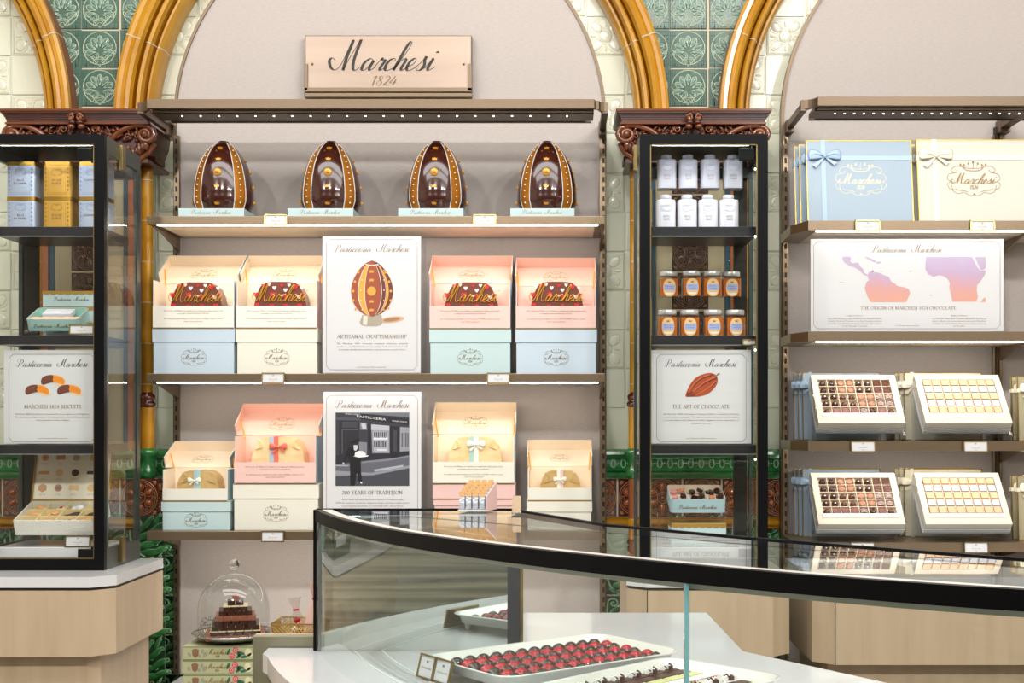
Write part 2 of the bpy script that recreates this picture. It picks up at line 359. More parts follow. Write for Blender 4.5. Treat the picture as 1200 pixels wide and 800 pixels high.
clear = glass('clear_glass', (.98, .99, .985, 1), 1.45)
clear_g = glass('green_edge_glass', (.95, .972, .965, 1), 1.5)
acryl = glass('clear_acrylic', (.97, .98, .99, 1), 1.42)
edge_t = pbr('glass_edge', 0x7DB5B8, .1, coat=1.)
choc = pbr('dark_chocolate', 0x3A150C, .16, coat=.6)
choc_m = pbr('milk_chocolate', 0x6E3A2A, .35, coat=.2)
silver = pbr('silver_metal', 0xC4C4C2, .25, metal=1.)

H0 = Z(622, 4.4)
# ---------------------------------------------------------------- tile reliefs (unit tiles in x,z ; relief towards -y)
def tile_base(mb, m, M, inset=.025, hole=None, nseg=1):
    g = inset; mb.add([(g, 0, g), (1 - g, 0, g), (1 - g, 0, 1 - g), (g, 0, 1 - g), (2 * g, -.02, 2 * g), (1 - 2 * g, -.02, 2 * g), (1 - 2 * g, -.02, 1 - 2 * g), (2 * g, -.02, 1 - 2 * g)],
        [(4, 5, 6, 7), (0, 1, 5, 4), (1, 2, 6, 5), (2, 3, 7, 6), (3, 0, 4, 7)], m, M=M)
def ring(mb, cx, cz, r, t, m, M, n=24, y=-.02):
    s0 = mb.M; mb.M = s0 @ M; mb.tube([(cx + r * cos(2 * pi * i / n), y, cz + r * sin(2 * pi * i / n)) for i in range(n)], t, m, 5, closed=True); mb.M = s0
def line(mb, pts, t, m, M, y=-.02):
    s0 = mb.M; mb.M = s0 @ M; mb.tube([(a, y, b) for a, b in pts], t, m, 5); mb.M = s0
def petal(mb, cx, cz, a, l, w, h, m, M, y=-.02):
    mb.ell((0, 0, 0), (l, h, w), m, 10, 6, M @ Matrix.Translation((cx, y, cz)) @ Matrix.Rotation(-a, 4, 'Y'))
def flower_tile(mb, M):
    tile_base(mb, cream_t, M)
    line(mb, [(.07, .07), (.93, .07), (.93, .93), (.07, .93), (.07, .07)], .012, cream_l, M)
    mb.ell((.5, -.02, .5), (.17, .03, .17), cream_l, 16, 6, M); ring(mb, .5, .5, .2, .014, cream_l, M)
    for k in range(4):
        a = pi / 4 + k * pi / 2
        petal(mb, .5 + .33 * cos(a), .5 + .33 * sin(a), a, .17, .12, .018, cream_l, M)
        line(mb, cr([(.5 + .2 * cos(a - .5), .5 + .2 * sin(a - .5)), (.5 + .4 * cos(a - .42), .5 + .4 * sin(a - .42)), (.5 + .53 * cos(a), .5 + .53 * sin(a)), (.5 + .4 * cos(a + .42), .5 + .4 * sin(a + .42)), (.5 + .2 * cos(a + .5), .5 + .2 * sin(a + .5))], 4), .012, cream_l, M)
        a += pi / 4; petal(mb, .5 + .31 * cos(a), .5 + .31 * sin(a), a, .08, .03, .02, cream_l, M)
def palmette_tile(mb, M):
    tile_base(mb, green_t, M, .02)
    for k in range(1, 10):
        for s_ in (.04, .9): 
            x = .06 + k * .088
            line(mb, [(x, .03), (x, .12 if s_ < .1 else .12)], .006, green_d, M)
        for xx in (.02, .8): line(mb, [(xx + .03, k * .095), (xx + .15, k * .095)], .006, green_d, M)
    for x in (.1, .16, .84, .9): line(mb, [(x, .03), (x, .97)], .005, green_d, M)
    ring(mb, .5, .52, .43, .015, green_l, M)
    line(mb, [(.07, .5), (.5, .05), (.93, .5)], .015, green_l, M)
    for k in range(7):
        a = radians(-8 + k * 32.6); c = (.5 + .25 * cos(a), .44 + .27 * sin(a))
        petal(mb, c[0], c[1], a, .15, .062, .016, green_p, M)
        w, e, t = .32, .38, .47
        P = lambda r, q: (.5 + r * .85 * cos(a + q), .44 + r * .9 * sin(a + q))
        line(mb, cr([P(.12, 0), P(.24, -.14), P(.36, -.22), P(.45, 0), P(.36, .22), P(.24, .14), P(.12, 0)], 3), .014, green_l, M)
    for r in (.07, .12, .17): line(mb, [(.5 + r * cos(q * pi / 8), .12 + r * sin(q * pi / 8)) for q in range(9)], .008, green_l, M)
    for sg in (-1, 1):
        for r in (.05, .09): line(mb, [(.5 + sg * .11 + r * cos(q * pi / 6), .32 + r * sin(q * pi / 6)) for q in range(-6, 5)], .009, green_l, M)
def rosette_tile(mb, M, light=brown_l, petalm=brown_o, base=brown_t):
    tile_base(mb, base, M, .015)
    for r, t in ((.46, .014), (.41, .01), (.14, .014), (.09, .01)): ring(mb, .5, .5, r, t, light, M)
    mb.ell((.5, -.02, .5), (.05, .04, .05), petalm, 10, 5, M)
    for k in range(6):
        a = pi / 2 + k * pi / 3; c = (.5 + .27 * cos(a), .5 + .27 * sin(a))
        petal(mb, c[0], c[1], a, .1, .075, .05, petalm, M); ring(mb, c[0], c[1], .105, .009, light, M, 14)
        a += pi / 6; ring(mb, .5 + .35 * cos(a), .5 + .35 * sin(a), .035, .01, light, M, 8)
    for cx, cz in ((.08, .08), (.92, .08), (.08, .92), (.92, .92)):
        for k in range(3):
            a = atan2(.5 - cz, .5 - cx) + (k - 1) * .6; petal(mb, cx + .05 * cos(a), cz + .05 * sin(a), a, .05, .02, .02, light, M)
def acanthus_tile(mb, M):
    tile_base(mb, emerald_k, M, .012)
    sp = [(.30 + .15 * (1 - t / 15) * cos(2.6 - t * .6), .80 + .13 * (1 - t / 15) * sin(2.6 - t * .6)) for t in range(15)]
    stem = cr([(.5, .0), (.28, .16), (.16, .4), (.14, .62)], 4)
    line(mb, stem + sp, .03, emerald_l, M)
    for k, (x, z, a, l, w) in enumerate(((.36, .66, 34, .2, .07), (.56, .82, 52, .2, .07), (.44, .48, 22, .24, .08), (.74, .66, 40, .24, .08), (.52, .28, 12, .26, .085), (.84, .42, 30, .24, .08), (.62, .1, 6, .26, .08), (.9, .18, 20, .2, .07), (.8, .9, 64, .16, .06), (.3, .12, -30, .14, .05))):
        a = radians(a); petal(mb, x, z, a, l, w, .04, emerald, M)
        line(mb, cr([(x - l * cos(a) + .02, z - l * sin(a) + .05), (x, z + w * 1.1), (x + l * cos(a), z + l * sin(a) + .02), (x + l * cos(a) + .03, z + l * sin(a) - .05), (x + l * cos(a) - .02, z + l * sin(a) - .06)], 4), .012, emerald_l, M)
def grape(mb): pass

# ---------------------------------------------------------------- room shell
def room():
    m = MB(); m.box(-3.6, 3.6, -3.2, 4.62, -.1, 0, pbr('floor_stone', 0x9A948A, .25, coat=.3, vary=(0xB4AEA4, 2, (1, 1, 1)))); struct(m.build('floor'))
    m = MB(); m.box(-3.6, 3.6, 4.44, 4.62, 0, 3.9, cream_t); struct(m.build('wall_back'))
    dk = pbr('streaky_stone', 0x3C463E, .3, coat=.4, vary=(0xDCD8BE, 1.6, (.3, 1, 14)))
    m = MB(); m.box(-3.6, 3.6, -3.3, -3.2, 0, 3.9, dk); struct(m.build('wall_front'))
    pl = pbr('side_plaster', 0xD8CFC4, .7)
    m = MB(); m.box(-3.7, -3.6, -3.2, 4.44, 0, 3.9, pl); struct(m.build('wall_left'))
    m = MB(); m.box(3.6, 3.7, -3.2, 4.44, 0, 3.9, pl); struct(m.build('wall_right'))
    m = MB(); m.box(-3.7, 3.7, -3.3, 4.62, 3.9, 4.0, pbr('ceiling_paint', 0xEDE9E2, .8)); struct(m.build('ceiling'))
room()
AC = [(-2.575, 'left'), (-.567, 'middle'), (1.463, 'right')]
ZC = Z(145, 4.35)
# cream tiles on the niche wall
def cream_tiles():
    T = .1355; m = MB()
    for x0, rng, ph in ((-1.768 - 10 * T, range(0, 11), 1), (-1.397 - T, range(0, 3), 1), (.224 - 5 * T, range(0, 7), 0), (X(898, 4.42) - T, range(0, 6), 1)):
        for j in rng:
            xa = x0 + j * T
            for k in range(-2, 16):
                z = .713 + CZ - .1355 * 7.5 + k * T - .0678
                if z < H0 + .3 or z > 3.05: continue
                M = Matrix.Translation((xa, 4.438, z)) @ Matrix.Diagonal((T, T, T, 1))
                if (j + k + ph) % 2 == 0: flower_tile(m, M)
                else: tile_base(m, cream_t, M, .012)
    o = struct(m.build('wall_back_cream_tiles'))
cream_tiles()
def lower_bands():
    # moulded green dado, brown rosette frieze, amber stripe and green leaf tiles, across the niches
    d = 4.40
    for (x0, x1, dd, nm) in ((-3.0, -1.77, d, 'left'), (-1.45, -1.22, d, 'middle'), (.06, .27, d, 'right'), (.55, .80, d, 'far_right')):
        bands(x0, x1, dd, nm)
def bands(x0, x1, d, nm):
    g0, g1, b1, a1 = Z(526, d), Z(560, d), Z(606, d), Z(620, d)
    m = MB(); h = g0 - g1
    prof = [(d + .03, g1), (d - .012, g1), (d - .018, g1 + .1 * h), (d - .006, g1 + .14 * h), (d - .006, g1 + .2 * h), (d - .014, g1 + .26 * h), (d - .008, g1 + .32 * h), (d, g1 + .4 * h), (d - .002, g1 + .62 * h), (d - .02, g1 + .7 * h), (d - .03, g1 + .82 * h), (d - .026, g1 + .92 * h), (d - .012, g0), (d + .03, g0)]
    m.prismx(prof, x0, x1, emerald)
    x = x0 + .02; zc = g1 + .5 * h
    while x < x1 - .01:
        n = 10; m.tube([(x + .008 * cos(2 * pi * i / n), d - .003, zc + .014 * sin(2 * pi * i / n)) for i in range(n)], .0028, emerald_l, 5, closed=True)
        m.tube([(x + .012, d - .003, zc), (x + .022, d - .003, zc)], .003, emerald_l, 5); x += .034
    struct(m.build('trim_green_moulding_' + nm))
    m = MB(); T = g1 - b1; x = x0
    while x < x1:
        rosette_tile(m, Matrix.Translation((x, d + .004, b1)) @ Matrix.Diagonal((T, T, T, 1))); x += T
    m.box(x0, x1, d + .003, d + .03, b1, g1, groutm); struct(m.build('trim_brown_frieze_' + nm))
    m = MB(); h = b1 - a1
    m.prismx([(d + .03, a1), (d, a1), (d - .012, a1 + .12 * h), (d - .004, a1 + .25 * h), (d - .018, a1 + .5 * h), (d - .018, a1 + .7 * h), (d - .004, a1 + .85 * h), (d - .008, b1), (d + .03, b1)], x0, x1, amber)
    m.box(x0, x1, d - .0145, d, a1 + .02 * h, a1 + .14 * h, brown_t); struct(m.build('trim_amber_stripe_' + nm))
    m = MB(); T = .136; 
    m.box(x0, x1, d + .003, d + .03, CZ - 1.2, a1, groutm)
    x = X(179, d) if nm == 'middle' else (x0 if x0 < -2 else X(705, d) if nm == 'right' else x0)
    while x < x1:
        for k in range(6):
            acanthus_tile(m, Matrix.Translation((x, d + .004, a1 - T * (k + 1) + .045)) @ Matrix.Diagonal((T, T, T, 1)))
        x += T
    struct(m.build('trim_green_leaf_tiles_' + nm))
lower_bands()
# green palmette tiles of the spandrels
def spandrel(xc, nm):
    m = MB(); T = .1312; d = 4.362; z0 = Z(125.5, d)
    tm = MB(); palmette_tile(tm, Matrix())
    for j in range(-4, 4):
        for k in range(0, 5):
            x = xc - T / 2 + j * T + (.004 if j else 0); z = z0 + k * T; cxx, czz = x + T / 2, z + T / 2
            inside = lambda a, b, R: any((a - c) ** 2 + (b - ZC) ** 2 < R * R for c, _ in AC)
            if inside(cxx, czz, .93 - .09): continue
            keep = []
            for q, f in enumerate(tm.f):
                c = sum((tm.v[i] for i in f), Vector()) / len(f)
                pts = [(x + T * tm.v[i].x, z + T * tm.v[i].z) for i in f]
                if q >= 1 and any(inside(a, b, .865) for a, b in pts): continue
                if q == 0 and any(inside(a, b, .85) for a, b in pts): # clip the base face into cells
                    continue
                keep.append(q)
            base = len(m.v)
            m.v += [Vector((x + T * p.x, d + T * p.y, z + T * p.z)) for p in tm.v]
            for q in keep:
                mt = tm.mats[tm.mi[q]]
                if mt not in m.mats: m.mats.append(mt)
                m.f.append([i + base for i in tm.f[q]]); m.mi.append(m.mats.index(mt)); m.sm.append(tm.sm[q])
            if 0 not in keep:
                n = 10
                for a in range(n):
                    for b in range(n):
                        xa, za = x + T * (a / n), z + T * (b / n); e = T / n
                        if not inside(xa + e / 2, za + e / 2, .875): m.add([(xa, d - .002, za), (xa + e, d - .002, za), (xa + e, d - .002, za + e), (xa, d - .002, za + e)], [(0, 1, 2, 3)], green_t)
    # grout bed behind
    n = 60; zt = z0 + 4.9 * T
    L = [c for c, _ in AC if c < xc]; R = [c for c, _ in AC if c > xc]
    for i in range(n):
        za, zb = z0 - .02 + (zt - z0) * i / n, z0 - .02 + (zt - z0) * (i + 1) / n
        def ex(c, sg):
            dz = max(za - ZC, 0); return c + sg * sqrt(max(.88 ** 2 - dz * dz, 0))
        xl = ex(L[-1], 1) if L else xc - .5; xr = ex(R[0], -1) if R else xc + .5
        m.box(xl, xr, d + .001, 4.43, za, zb, groutm)
    struct(m.build('wall_back_green_tiles_' + nm))
XS = {'left': (AC[0][0] + AC[1][0]) / 2, 'right': (AC[1][0] + AC[2][0]) / 2}
spandrel(X(117, 4.36), 'left'); spandrel(X(806.5, 4.36), 'right')
# glazed arch mouldings
PROF = [(.822, 4.43), (.82, 4.375), (.823, 4.35), (.831, 4.335), (.838, 4.335), (.842, 4.342), (.846, 4.322), (.852, 4.306), (.862, 4.303), (.868, 4.31), (.871, 4.318), (.875, 4.302), (.882, 4.287), (.893, 4.281), (.902, 4.287), (.908, 4.281), (.920, 4.279), (.930, 4.284), (.932, 4.30), (.932, 4.43)]
def arch(c, nm):
    m = MB(); n = 90; a0, a1 = radians(-3.4), radians(183.4)
    def sweep(aa, ab, k, pr, mats):
        base = []
        for i in range(k + 1):
            a = aa + (ab - aa) * i / k; base += [(c + r * cos(a), y, ZC + r * sin(a)) for r, y in pr]
        N = len(pr)
        for q in range(N - 1):
            m.add([base[i * N + q] for i in range(k + 1)] + [base[i * N + q + 1] for i in range(k + 1)],
                  [(i, i + 1, i + 1 + k + 1, i + k + 1) for i in range(k)], mats(q), smooth=False)
    sm = lambda q: pbr('arch_side_glaze', 0x7E4A2A, .5) if q == 18 else (amberd if q in (5, 9, 10) else amber)
    sweep(a0, a1, n, PROF, sm)
    for a in range(18, 180, 18):
        a_ = radians(a + .2 if nm != 'right' else a - .6)
        sweep(a_ - .0022, a_ + .0022, 1, [(r - .0012 if r < .85 else r + .0012, y - .0015) for r, y in PROF], lambda q: groutm)
    N = len(PROF)
    for a in (a0, a1): m.add([(c + r * cos(a), y, ZC + r * sin(a)) for r, y in PROF], [tuple(range(N))], amber)
    o = m.build('trim_amber_arch_' + nm); struct(o)
    for p in o.data.polygons: p.use_smooth = True
    try: o.data.set_sharp_from_angle(angle=radians(50))
    except Exception: pass
for c, nm in AC: arch(c, nm)
# pilasters with capitals
def pilaster(xc, nm):
    d = 4.2; m = MB(); zt = Z(150, d)
    m.box(xc - .15, xc + .15, d + .01, 4.43, CZ - 1.1, zt, beige_t)
    T = .1265; g0 = Z(530, d)
    k = 0; z = Z(318, d)
    zz = z - 2 * T
    while zz + T < zt:
        rosette_tile(m, Matrix.Translation((xc - T / 2, d + .012, zz)) @ Matrix.Diagonal((T, T, T, 1)), pbr('brown_relief_ridge', 0x6A4A38, .2, coat=.8), pbr('brown_relief_petal', 0x4A2E22, .2, coat=.8), pbr('brown_relief', 0x3E241A, .2, coat=.8)); zz += T
    for sg in (-1, 1):
        m.box(*sorted((xc + sg * .114, xc + sg * .13)), d + .003, d + .02, g0, zt, teal)
        m.box(*sorted((xc + sg * .131, xc + sg * .152)), d - .004, d + .03, g0, zt, copper)
    struct(m.build('trim_pilaster_' + nm))
    bands(xc - .155, xc + .155, d, 'pilaster_' + nm)
    for sg, w in ((-1, 'a'), (1, 'b')):
        m = MB(); cx, y = xc + sg * .178, 4.245; zr = Z(470, y); zt2 = Z(185, y); zm = Z(525, y); zb = Z(607, y)
        r = .0185
        m.lathe([(r, zr + .03 - 0), (r, zt2 - .02)], (cx, y, 0), 16, amber)
        for q in range(6):
            z = zt2 - .075 - q * .135
            m.lathe([(r + .0006, z - .0012), (r + .0006, z + .0012)], (cx, y, 0), 16, groutm)
        m.lathe([(r * 1.15, zr - .02), (r * 1.5, zr - .016), (r * 1.6, zr - .006), (r * 1.2, zr), (r * 1.45, zr + .008), (r * 1.5, zr + .018), (r * 1.1, zr + .026), (r, zr + .03)], (cx, y, 0), 16, brown_t)
        m.lathe([(r * 1.25, zm - .0), (r * 1.25, zr - .02)], (cx, y, 0), 16, amber)
        m.lathe([(r * 1.3, zm - .10), (r * 1.9, zm - .09), (r * 1.7, zm - .07), (r * 1.3, zm - .06), (r * 1.5, zm - .03), (r * 2, zm - .02), (r * 1.9, zm - .006), (r * 1.3, zm)], (cx, y, 0), 16, emerald)
        m.lathe([(r * 1.25, CZ - .46 - .6), (r * 1.25, zb - .035)], (cx, y, 0), 16, copper)
        m.lathe([(r * 1.3, zb - .036), (r * 1.6, zb - .03), (r * 1.4, zb - .02), (r * 1.6, zb - .008), (r * 1.3, zb)], (cx, y, 0), 16, amber)
        m.lathe([(r * 1.25, zb), (r * 1.25, zm - .1)], (cx, y, 0), 16, copper)
        struct(m.build('trim_colonnette_%s_%s' % (nm, w)))
    # capital
    d = 4.09; m = MB(); z0 = Z(127, d); W = .25
    def slab(w, ya, za, zb, mm=capm): m.box(xc - w, xc + w, ya, 4.36, za, zb, mm)
    n = 8
    slab(W, d, z0 - .007, z0, capl); 
    for i in range(6):
        t = i / 5; slab(W - .006 - .014 * sin(t * pi / 2), d + .004 + .016 * sin(t * pi / 2), z0 - .007 - .0055 * (i + 1), z0 - .007 - .0055 * i)
    zb = z0 - .04; slab(W - .016, d + .016, zb - .006, zb, capl)
    # frieze body tapers downwards
    zf = zb - .006; hb = .105
    m.prism([(xc - W + .03, zf), (xc + W - .03, zf), (xc + W - .035, zf - .035), (xc + .205, zf - .06), (xc + .185, zf - hb), (xc - .185, zf - hb), (xc - .205, zf - .06), (xc - W + .035, zf - .035)], d + .045, 4.36, capm)
    slab(.215, d + .05, zf - hb - .012, zf - hb, capm)
    for sg in (-1, 1):
        cxs = xc + sg * (W - .035); cz = zf - .032
        sp = [(cxs + sg * (.031 * (1 - t / 26)) * cos(pi / 2 - t * .5), d + .03 - t * .0004, cz + (.028 * (1 - t / 26)) * sin(pi / 2 - t * .5)) for t in range(22)]
        lead = cr([(xc + sg * .10, d + .035, zf - .05), (xc + sg * .13, d + .03, zf - .022), (xc + sg * .175, d + .03, zf - .004), (cxs, d + .03, cz + .029)], 5)
        m.tube(lead + sp, [.009] * len(lead) + [.0095 - t * .0002 for t in range(22)], capl, 8)
        m.ell((cxs, d + .022, cz), (.012, .014, .012), capl, 10, 6)
        # hanging acanthus below the volute
        for k in range(5):
            a = radians(-40 - k * 24); L = .032 - k * .002
            px = cxs - sg * (.002 + k * .011); pz = cz - .032 - .006 * k
            m.ell((px, d + .035 + .004 * k, pz), (.010, .014, .019), capm if k % 2 else capl, 9, 6, Matrix())
        pts = cr([(cxs + sg * .018, d + .05, cz - .022), (cxs + sg * .004, d + .05, cz - .05), (cxs - sg * .026, d + .05, cz - .075), (cxs - sg * .03, d + .05, cz - .095)], 4)
        m.tube(pts, [.011 - .0003 * i for i in range(len(pts))], capl, 8)
        # running foliage
        for k in range(15):
            px = xc + sg * (.045 + k * .0125); pz = zf - .018 + .006 * sin(k * 1.7) - .0006 * k
            m.ell((px, d + .04, pz), (.0065, .01, .0055 + .002 * (k % 3)), capl if k % 3 else capm, 8, 5)
        for k in range(34):
            px = xc + sg * (.02 + .0058 * k); pz = zf - .006 - .026 * (k % 3) / 2 + random.uniform(-.003, .003)
            m.ell((px, d + .038 + .003 * (k % 2), pz), (.0048, .008, .0062), capl if k % 2 else capm, 8, 5)
        for k in range(6):
            bx = xc + sg * (.03 + .031 * k)
            m.tube([(bx + sg * (.010 * (1 - t / 16)) * cos(t * .6), d + .031, zf - .036 + (.009 * (1 - t / 16)) * sin(t * .6)) for t in range(12)], .0028, capl, 6)
            m.tube(cr([(bx - sg * .012, d + .036, zf - .002), (bx, d + .028, zf - .012), (bx + sg * .006, d + .034, zf - .028)], 4), .003, capl, 6)
        for k in range(26):
            px = xc + sg * random.uniform(.03, .2); pz = zf - random.uniform(.035, .1)
            m.ell((px, d + .045, pz), (random.uniform(.006, .013), .012, random.uniform(.005, .012)), random.choice((capm, capm, capl)), 8, 5)
        sp = [(xc + sg * (.052 + (.014 * (1 - t / 20)) * cos(t * .6)), d + .032, zf - .014 + (.013 * (1 - t / 20)) * sin(t * .6)) for t in range(16)]
        m.tube(sp, .0038, capl, 6)
        # leaf rosette in the middle
        for k in range(4):
            m.ell((xc + sg * (.012 + .004 * (k % 2)), d + .004, z0 - .018 - k * .013), (.012, .013, .009), capl if k % 2 else capm, 9, 6)
        m.tube([(xc + sg * (.014 + (.012 * (1 - t / 18)) * cos(t * .6)), d - .006, z0 - .03 + (.011 * (1 - t / 18)) * sin(t * .6)) for t in range(14)], .0035, capl, 6)
    for k in range(5): m.ell((xc + (k - 2) * .014, d + .03, zf - .055), (.008, .016, .02), capm if k % 2 else capl, 9, 6)
    # copper-rim astragal over colonnettes
    for sg in (-1, 1): m.box(xc + sg * .19 - .03, xc + sg * .19 + .03, 4.2, 4.3, Z(185, 4.245) - .022, Z(185, 4.245) - .004, capm)
    struct(m.build('trim_capital_' + nm))
PX = {'left': X(97, 4.15), 'right': X(811, 4.15)}
pilaster(PX['left'], 'left'); pilaster(PX['right'], 'right')

# ---------------------------------------------------------------- arched linen panels
def panel(xl, xr, label, full=True):
    d = 4.31; xc = xl + .7185; R = .7185; zc = Z(143, d); zb = CZ - .86
    t = thing('arched_backing_panel', label, 'wall panel', (xc, d, zb))
    n = 60; ar = [(xc + R * cos(pi * i / n), zc + R * sin(pi * i / n)) for i in range(n + 1)]
    m = MB(); m.prism([(xc - R, zb), (xc + R, zb)] + ar, d, d + .018, fabric); m.build('linen_face', t, True)
    m = MB(); e = .010
    out = [(xc + R, zb)] + ar + [(xc - R, zb)]; o2 = [(xc + R + e, zb)] + [(xc + (R + e) * cos(pi * i / n), zc + (R + e) * sin(pi * i / n)) for i in range(n + 1)] + [(xc - R - e, zb)]
    N = len(out); v = []
    for (a, b), (c_, f_) in zip(out, o2): v += [(a, d - .006, b), (c_, d - .006, f_), (c_, d + .03, f_), (a, d + .03, b)]
    fs = []
    for i in range(N - 1):
        for q in range(4): fs.append((i * 4 + q, i * 4 + (q + 1) % 4, (i + 1) * 4 + (q + 1) % 4, (i + 1) * 4 + q))
    m.add(v, fs, bronze_c, False); m.build('bronze_edge', t, True)
    # halo strip behind the edge
    m = MB(); r0 = R - .03
    pts = [(xc - r0, zb + .1)] + [(xc + r0 * cos(pi - pi * i / n), zc + r0 * sin(pi - pi * i / n)) for i in range(n + 1)] + [(xc + r0, zb + .1)]
    v = []
    for a, b in pts: v += [(a, d + .03, b), (a, d + .045, b)]
    m.add(v, [(2 * i, 2 * i + 1, 2 * i + 3, 2 * i + 2) for i in range(len(pts) - 1)], halo)
    m.build('halo_light_strip', t, True)
    for ux in ((xc - R + .004, xc + R - .004) if full else (xc - R + .004, xc - .01)):
        m = MB(); m.box(ux - .009, ux + .009, d - .016, d - .001, zb, Z(160, d), bronze)
        z = zb + .02
        while z < Z(165, d):
            m.box(ux - .0035 + (.004 if ux > xc else 0), ux + .0035 + (.004 if ux > xc else 0), d - .0175, d - .014, z, z + .017, bronze_dk); z += .032
        m.build('slotted_upright', t, True)
    return t
panel(-1.293, .144, 'arched linen covered wall panel with bronze edge behind the chocolate eggs')
PR = panel(.751, 2.188, 'arched linen covered wall panel with bronze edge behind the gift boxes', False)
for k in (0,):
    m = MB(); d = 4.31; ux = X(1167, d) 
    for dx in (-.004, .012): m.box(ux + dx - .005, ux + dx + .004, d - .018, d - .001, CZ - .8, Z(150, d), bronze_dk if dx < 0 else bronze)
    m.build('slotted_upright', PR, True)
# ---------------------------------------------------------------- wall shelves
def shelf(x0, x1, ytop, th, label, led_on=True, dia=False, bx=(None,)):
    d0, d1 = 4.0, 4.305; zt = Z(ytop, d0); zb = Z(ytop + th, d0)
    t = thing('wall_shelf', label, 'shelf', ((x0 + x1) / 2, d1, zb))
    m = MB()
    if dia:  # left end is cut back to the panel
        m.prismz([(x0, d0 + .006), (x0 + .003, d0), (x1, d0), (x1, d1), (x0 - .03, d1), (x0 - .035, d0 + .1), (x0 - .022, d0 + .07)], zb, zt, bronze)
    else: m.box(x0, x1, d0, d1, zb, zt, bronze)
    m.build('board', t, True, bevel=.0012)
    m = MB(); m.box(x0 + .03, x1 - .03, d0 + .03, d1 - .01, zb - .0012, zb - .0002, pbr('shelf_underside', 0xE6D9C4, .5)); m.build('underside_panel', t, True)
    if led_on:
        lo_ = .07 if ytop > 500 else 0; m = MB(); m.box(x0 + .03, x1 - .02, d0 + .006 + lo_, d0 + .016 + lo_, zb - .004 + (.002 if lo_ else 0), zb - .0003, led); m.build('led_strip', t, True)
    for q in bx:
        if q is None: continue
        m = MB(); m.prismx([(d0 + .02, zb - .001), (d1, zb - .001), (d1, zb - .05), (d1 - .02, zb - .045), (d0 + .12, zb - .012)], q - .004, q + .004, bronze); m.build('bracket', t, True)
    return t
xl, xr = X(172, 4.0), X(708.5, 4.0)
shelf(xl, xr, 253, 9.4, 'upper bronze shelf carrying the four chocolate eggs', bx=(-1.283, .134))
shelf(xl, xr, 437.5, 10, 'middle bronze shelf carrying open cake boxes and the egg poster', bx=(-1.283, .134))
shelf(xl, xr, 622, 10.5, 'lowest bronze shelf left of the glass case carrying wrapped cakes', bx=(-1.283,))
xr2 = 1.0 * X(1262, 4.0)
shelf(X(946, 4.0), xr2, 258.5, 11, 'bronze shelf carrying the large blue and white gift boxes', dia=True, bx=(1.476,))
shelf(X(946, 4.0), xr2, 388.5, 11, 'bronze shelf under the chocolate origin map board', dia=True, bx=(1.476,))
shelf(X(946, 4.0), xr2, 517, 11, 'bronze shelf under the upper pair of open praline boxes', dia=True, bx=(1.476,))
shelf(X(946, 4.0), xr2, 635.5, 11, 'bronze shelf under the lower pair of open praline boxes', dia=True, bx=(1.476,))

def canopy(x0, x1, label, xm=None, y0=116, dz=0):
    """lit bronze frame projecting over the shelves"""
    d0 = 3.98; zt = Z(y0, d0); zb = Z(y0 + 10.5, d0)
    t = thing('light_canopy', label, 'shelf light', ((x0 + x1) / 2, 4.305, zb))
    c = .045
    def corner(x, sg): return [(x + sg * c - sg * c * sin(a), d0 + c - c * cos(a)) for a in ()]
    m = MB()
    arcL = [(x0 + c * (1 - cos(a)) * 1.0, d0 + c - c * sin(a) * 1.0) for a in [pi / 2 * i / 6 for i in range(7)]]
    # concave notched corner: arm end -> front beam
    arcL = [(x0 + c * sin(pi / 2 * i / 6), d0 + c - c * (1 - cos(pi / 2 * i / 6))) for i in range(7)]
    arcR = [(x1 - (p - x0), q) for p, q in reversed(arcL)] if x1 < 1.8 else [(x1, d0)]
    outer = arcL + arcR
    w = .02; inner = [(x0 + c + w, d0 + w), (x1 - c - w, d0 + w)]
    m.prismz(outer + [(x1, d0 + c + w), (x1 - w, d0 + c + w), (x1 - w - .01, d0 + w), (x0 + w + .03, d0 + w + .0), (x0 + w, d0 + c + w), (x0, d0 + c + w)], zb, zt, bronze_c)
    m.build('front_beam', t, True)
    m = MB(); zp = zb - .002
    m.box(x0 + .05, x1 - .05, d0 + .03, d0 + .05, zp - .001, zt - .003, bronze)
    m.box(x0 + .045, x1 - .045, d0 + .052, d0 + .15, zp - .003, zp + .012, bronze_c); m.build('light_bar', t, True)
    m = MB(); n = 22; L = x1 - x0 - .2
    for i in range(n): m.ell((x0 + .1 + L * (i + .5) / n, d0 + .085, zp - .003), (.003, .003, .0015), led, 8, 4)
    m.build('led_row', t, True)
    m = MB(); m.box(x0 + .07, x1 - .07, d0 + .152, d0 + .172, zp - .002, zp + .01, blackm); m.build('dark_slot', t, True)
    m = MB(); m.box(x0 + .05, x1 - .05, d0 + .173, d0 + .18, zp - .004, zp + .01, bronze); m.build('rear_rail', t, True)
    for x in ((x0, x0 + w), (x1 - w, x1)) if xm is None else ((x0, x0 + w), (xm - .012, xm + .02)):
        m = MB(); m.box(x[0], x[1], d0 + c, 4.305, zb - .006, zt - .01, bronze_c); m.box(x[0] - .002, x[1] + .002, 4.26, 4.305, zb - .02, zt - .005, bronze_c)
        m.build('side_arm', t, True, bevel=.001)
    return t
canopy(X(158, 4.0), X(713, 4.0), 'long bronze light canopy over the four chocolate eggs')
canopy(X(936, 3.98) + .015, xr2 + .02, 'bronze light canopy over the gift boxes', xm=1.476, y0=113)

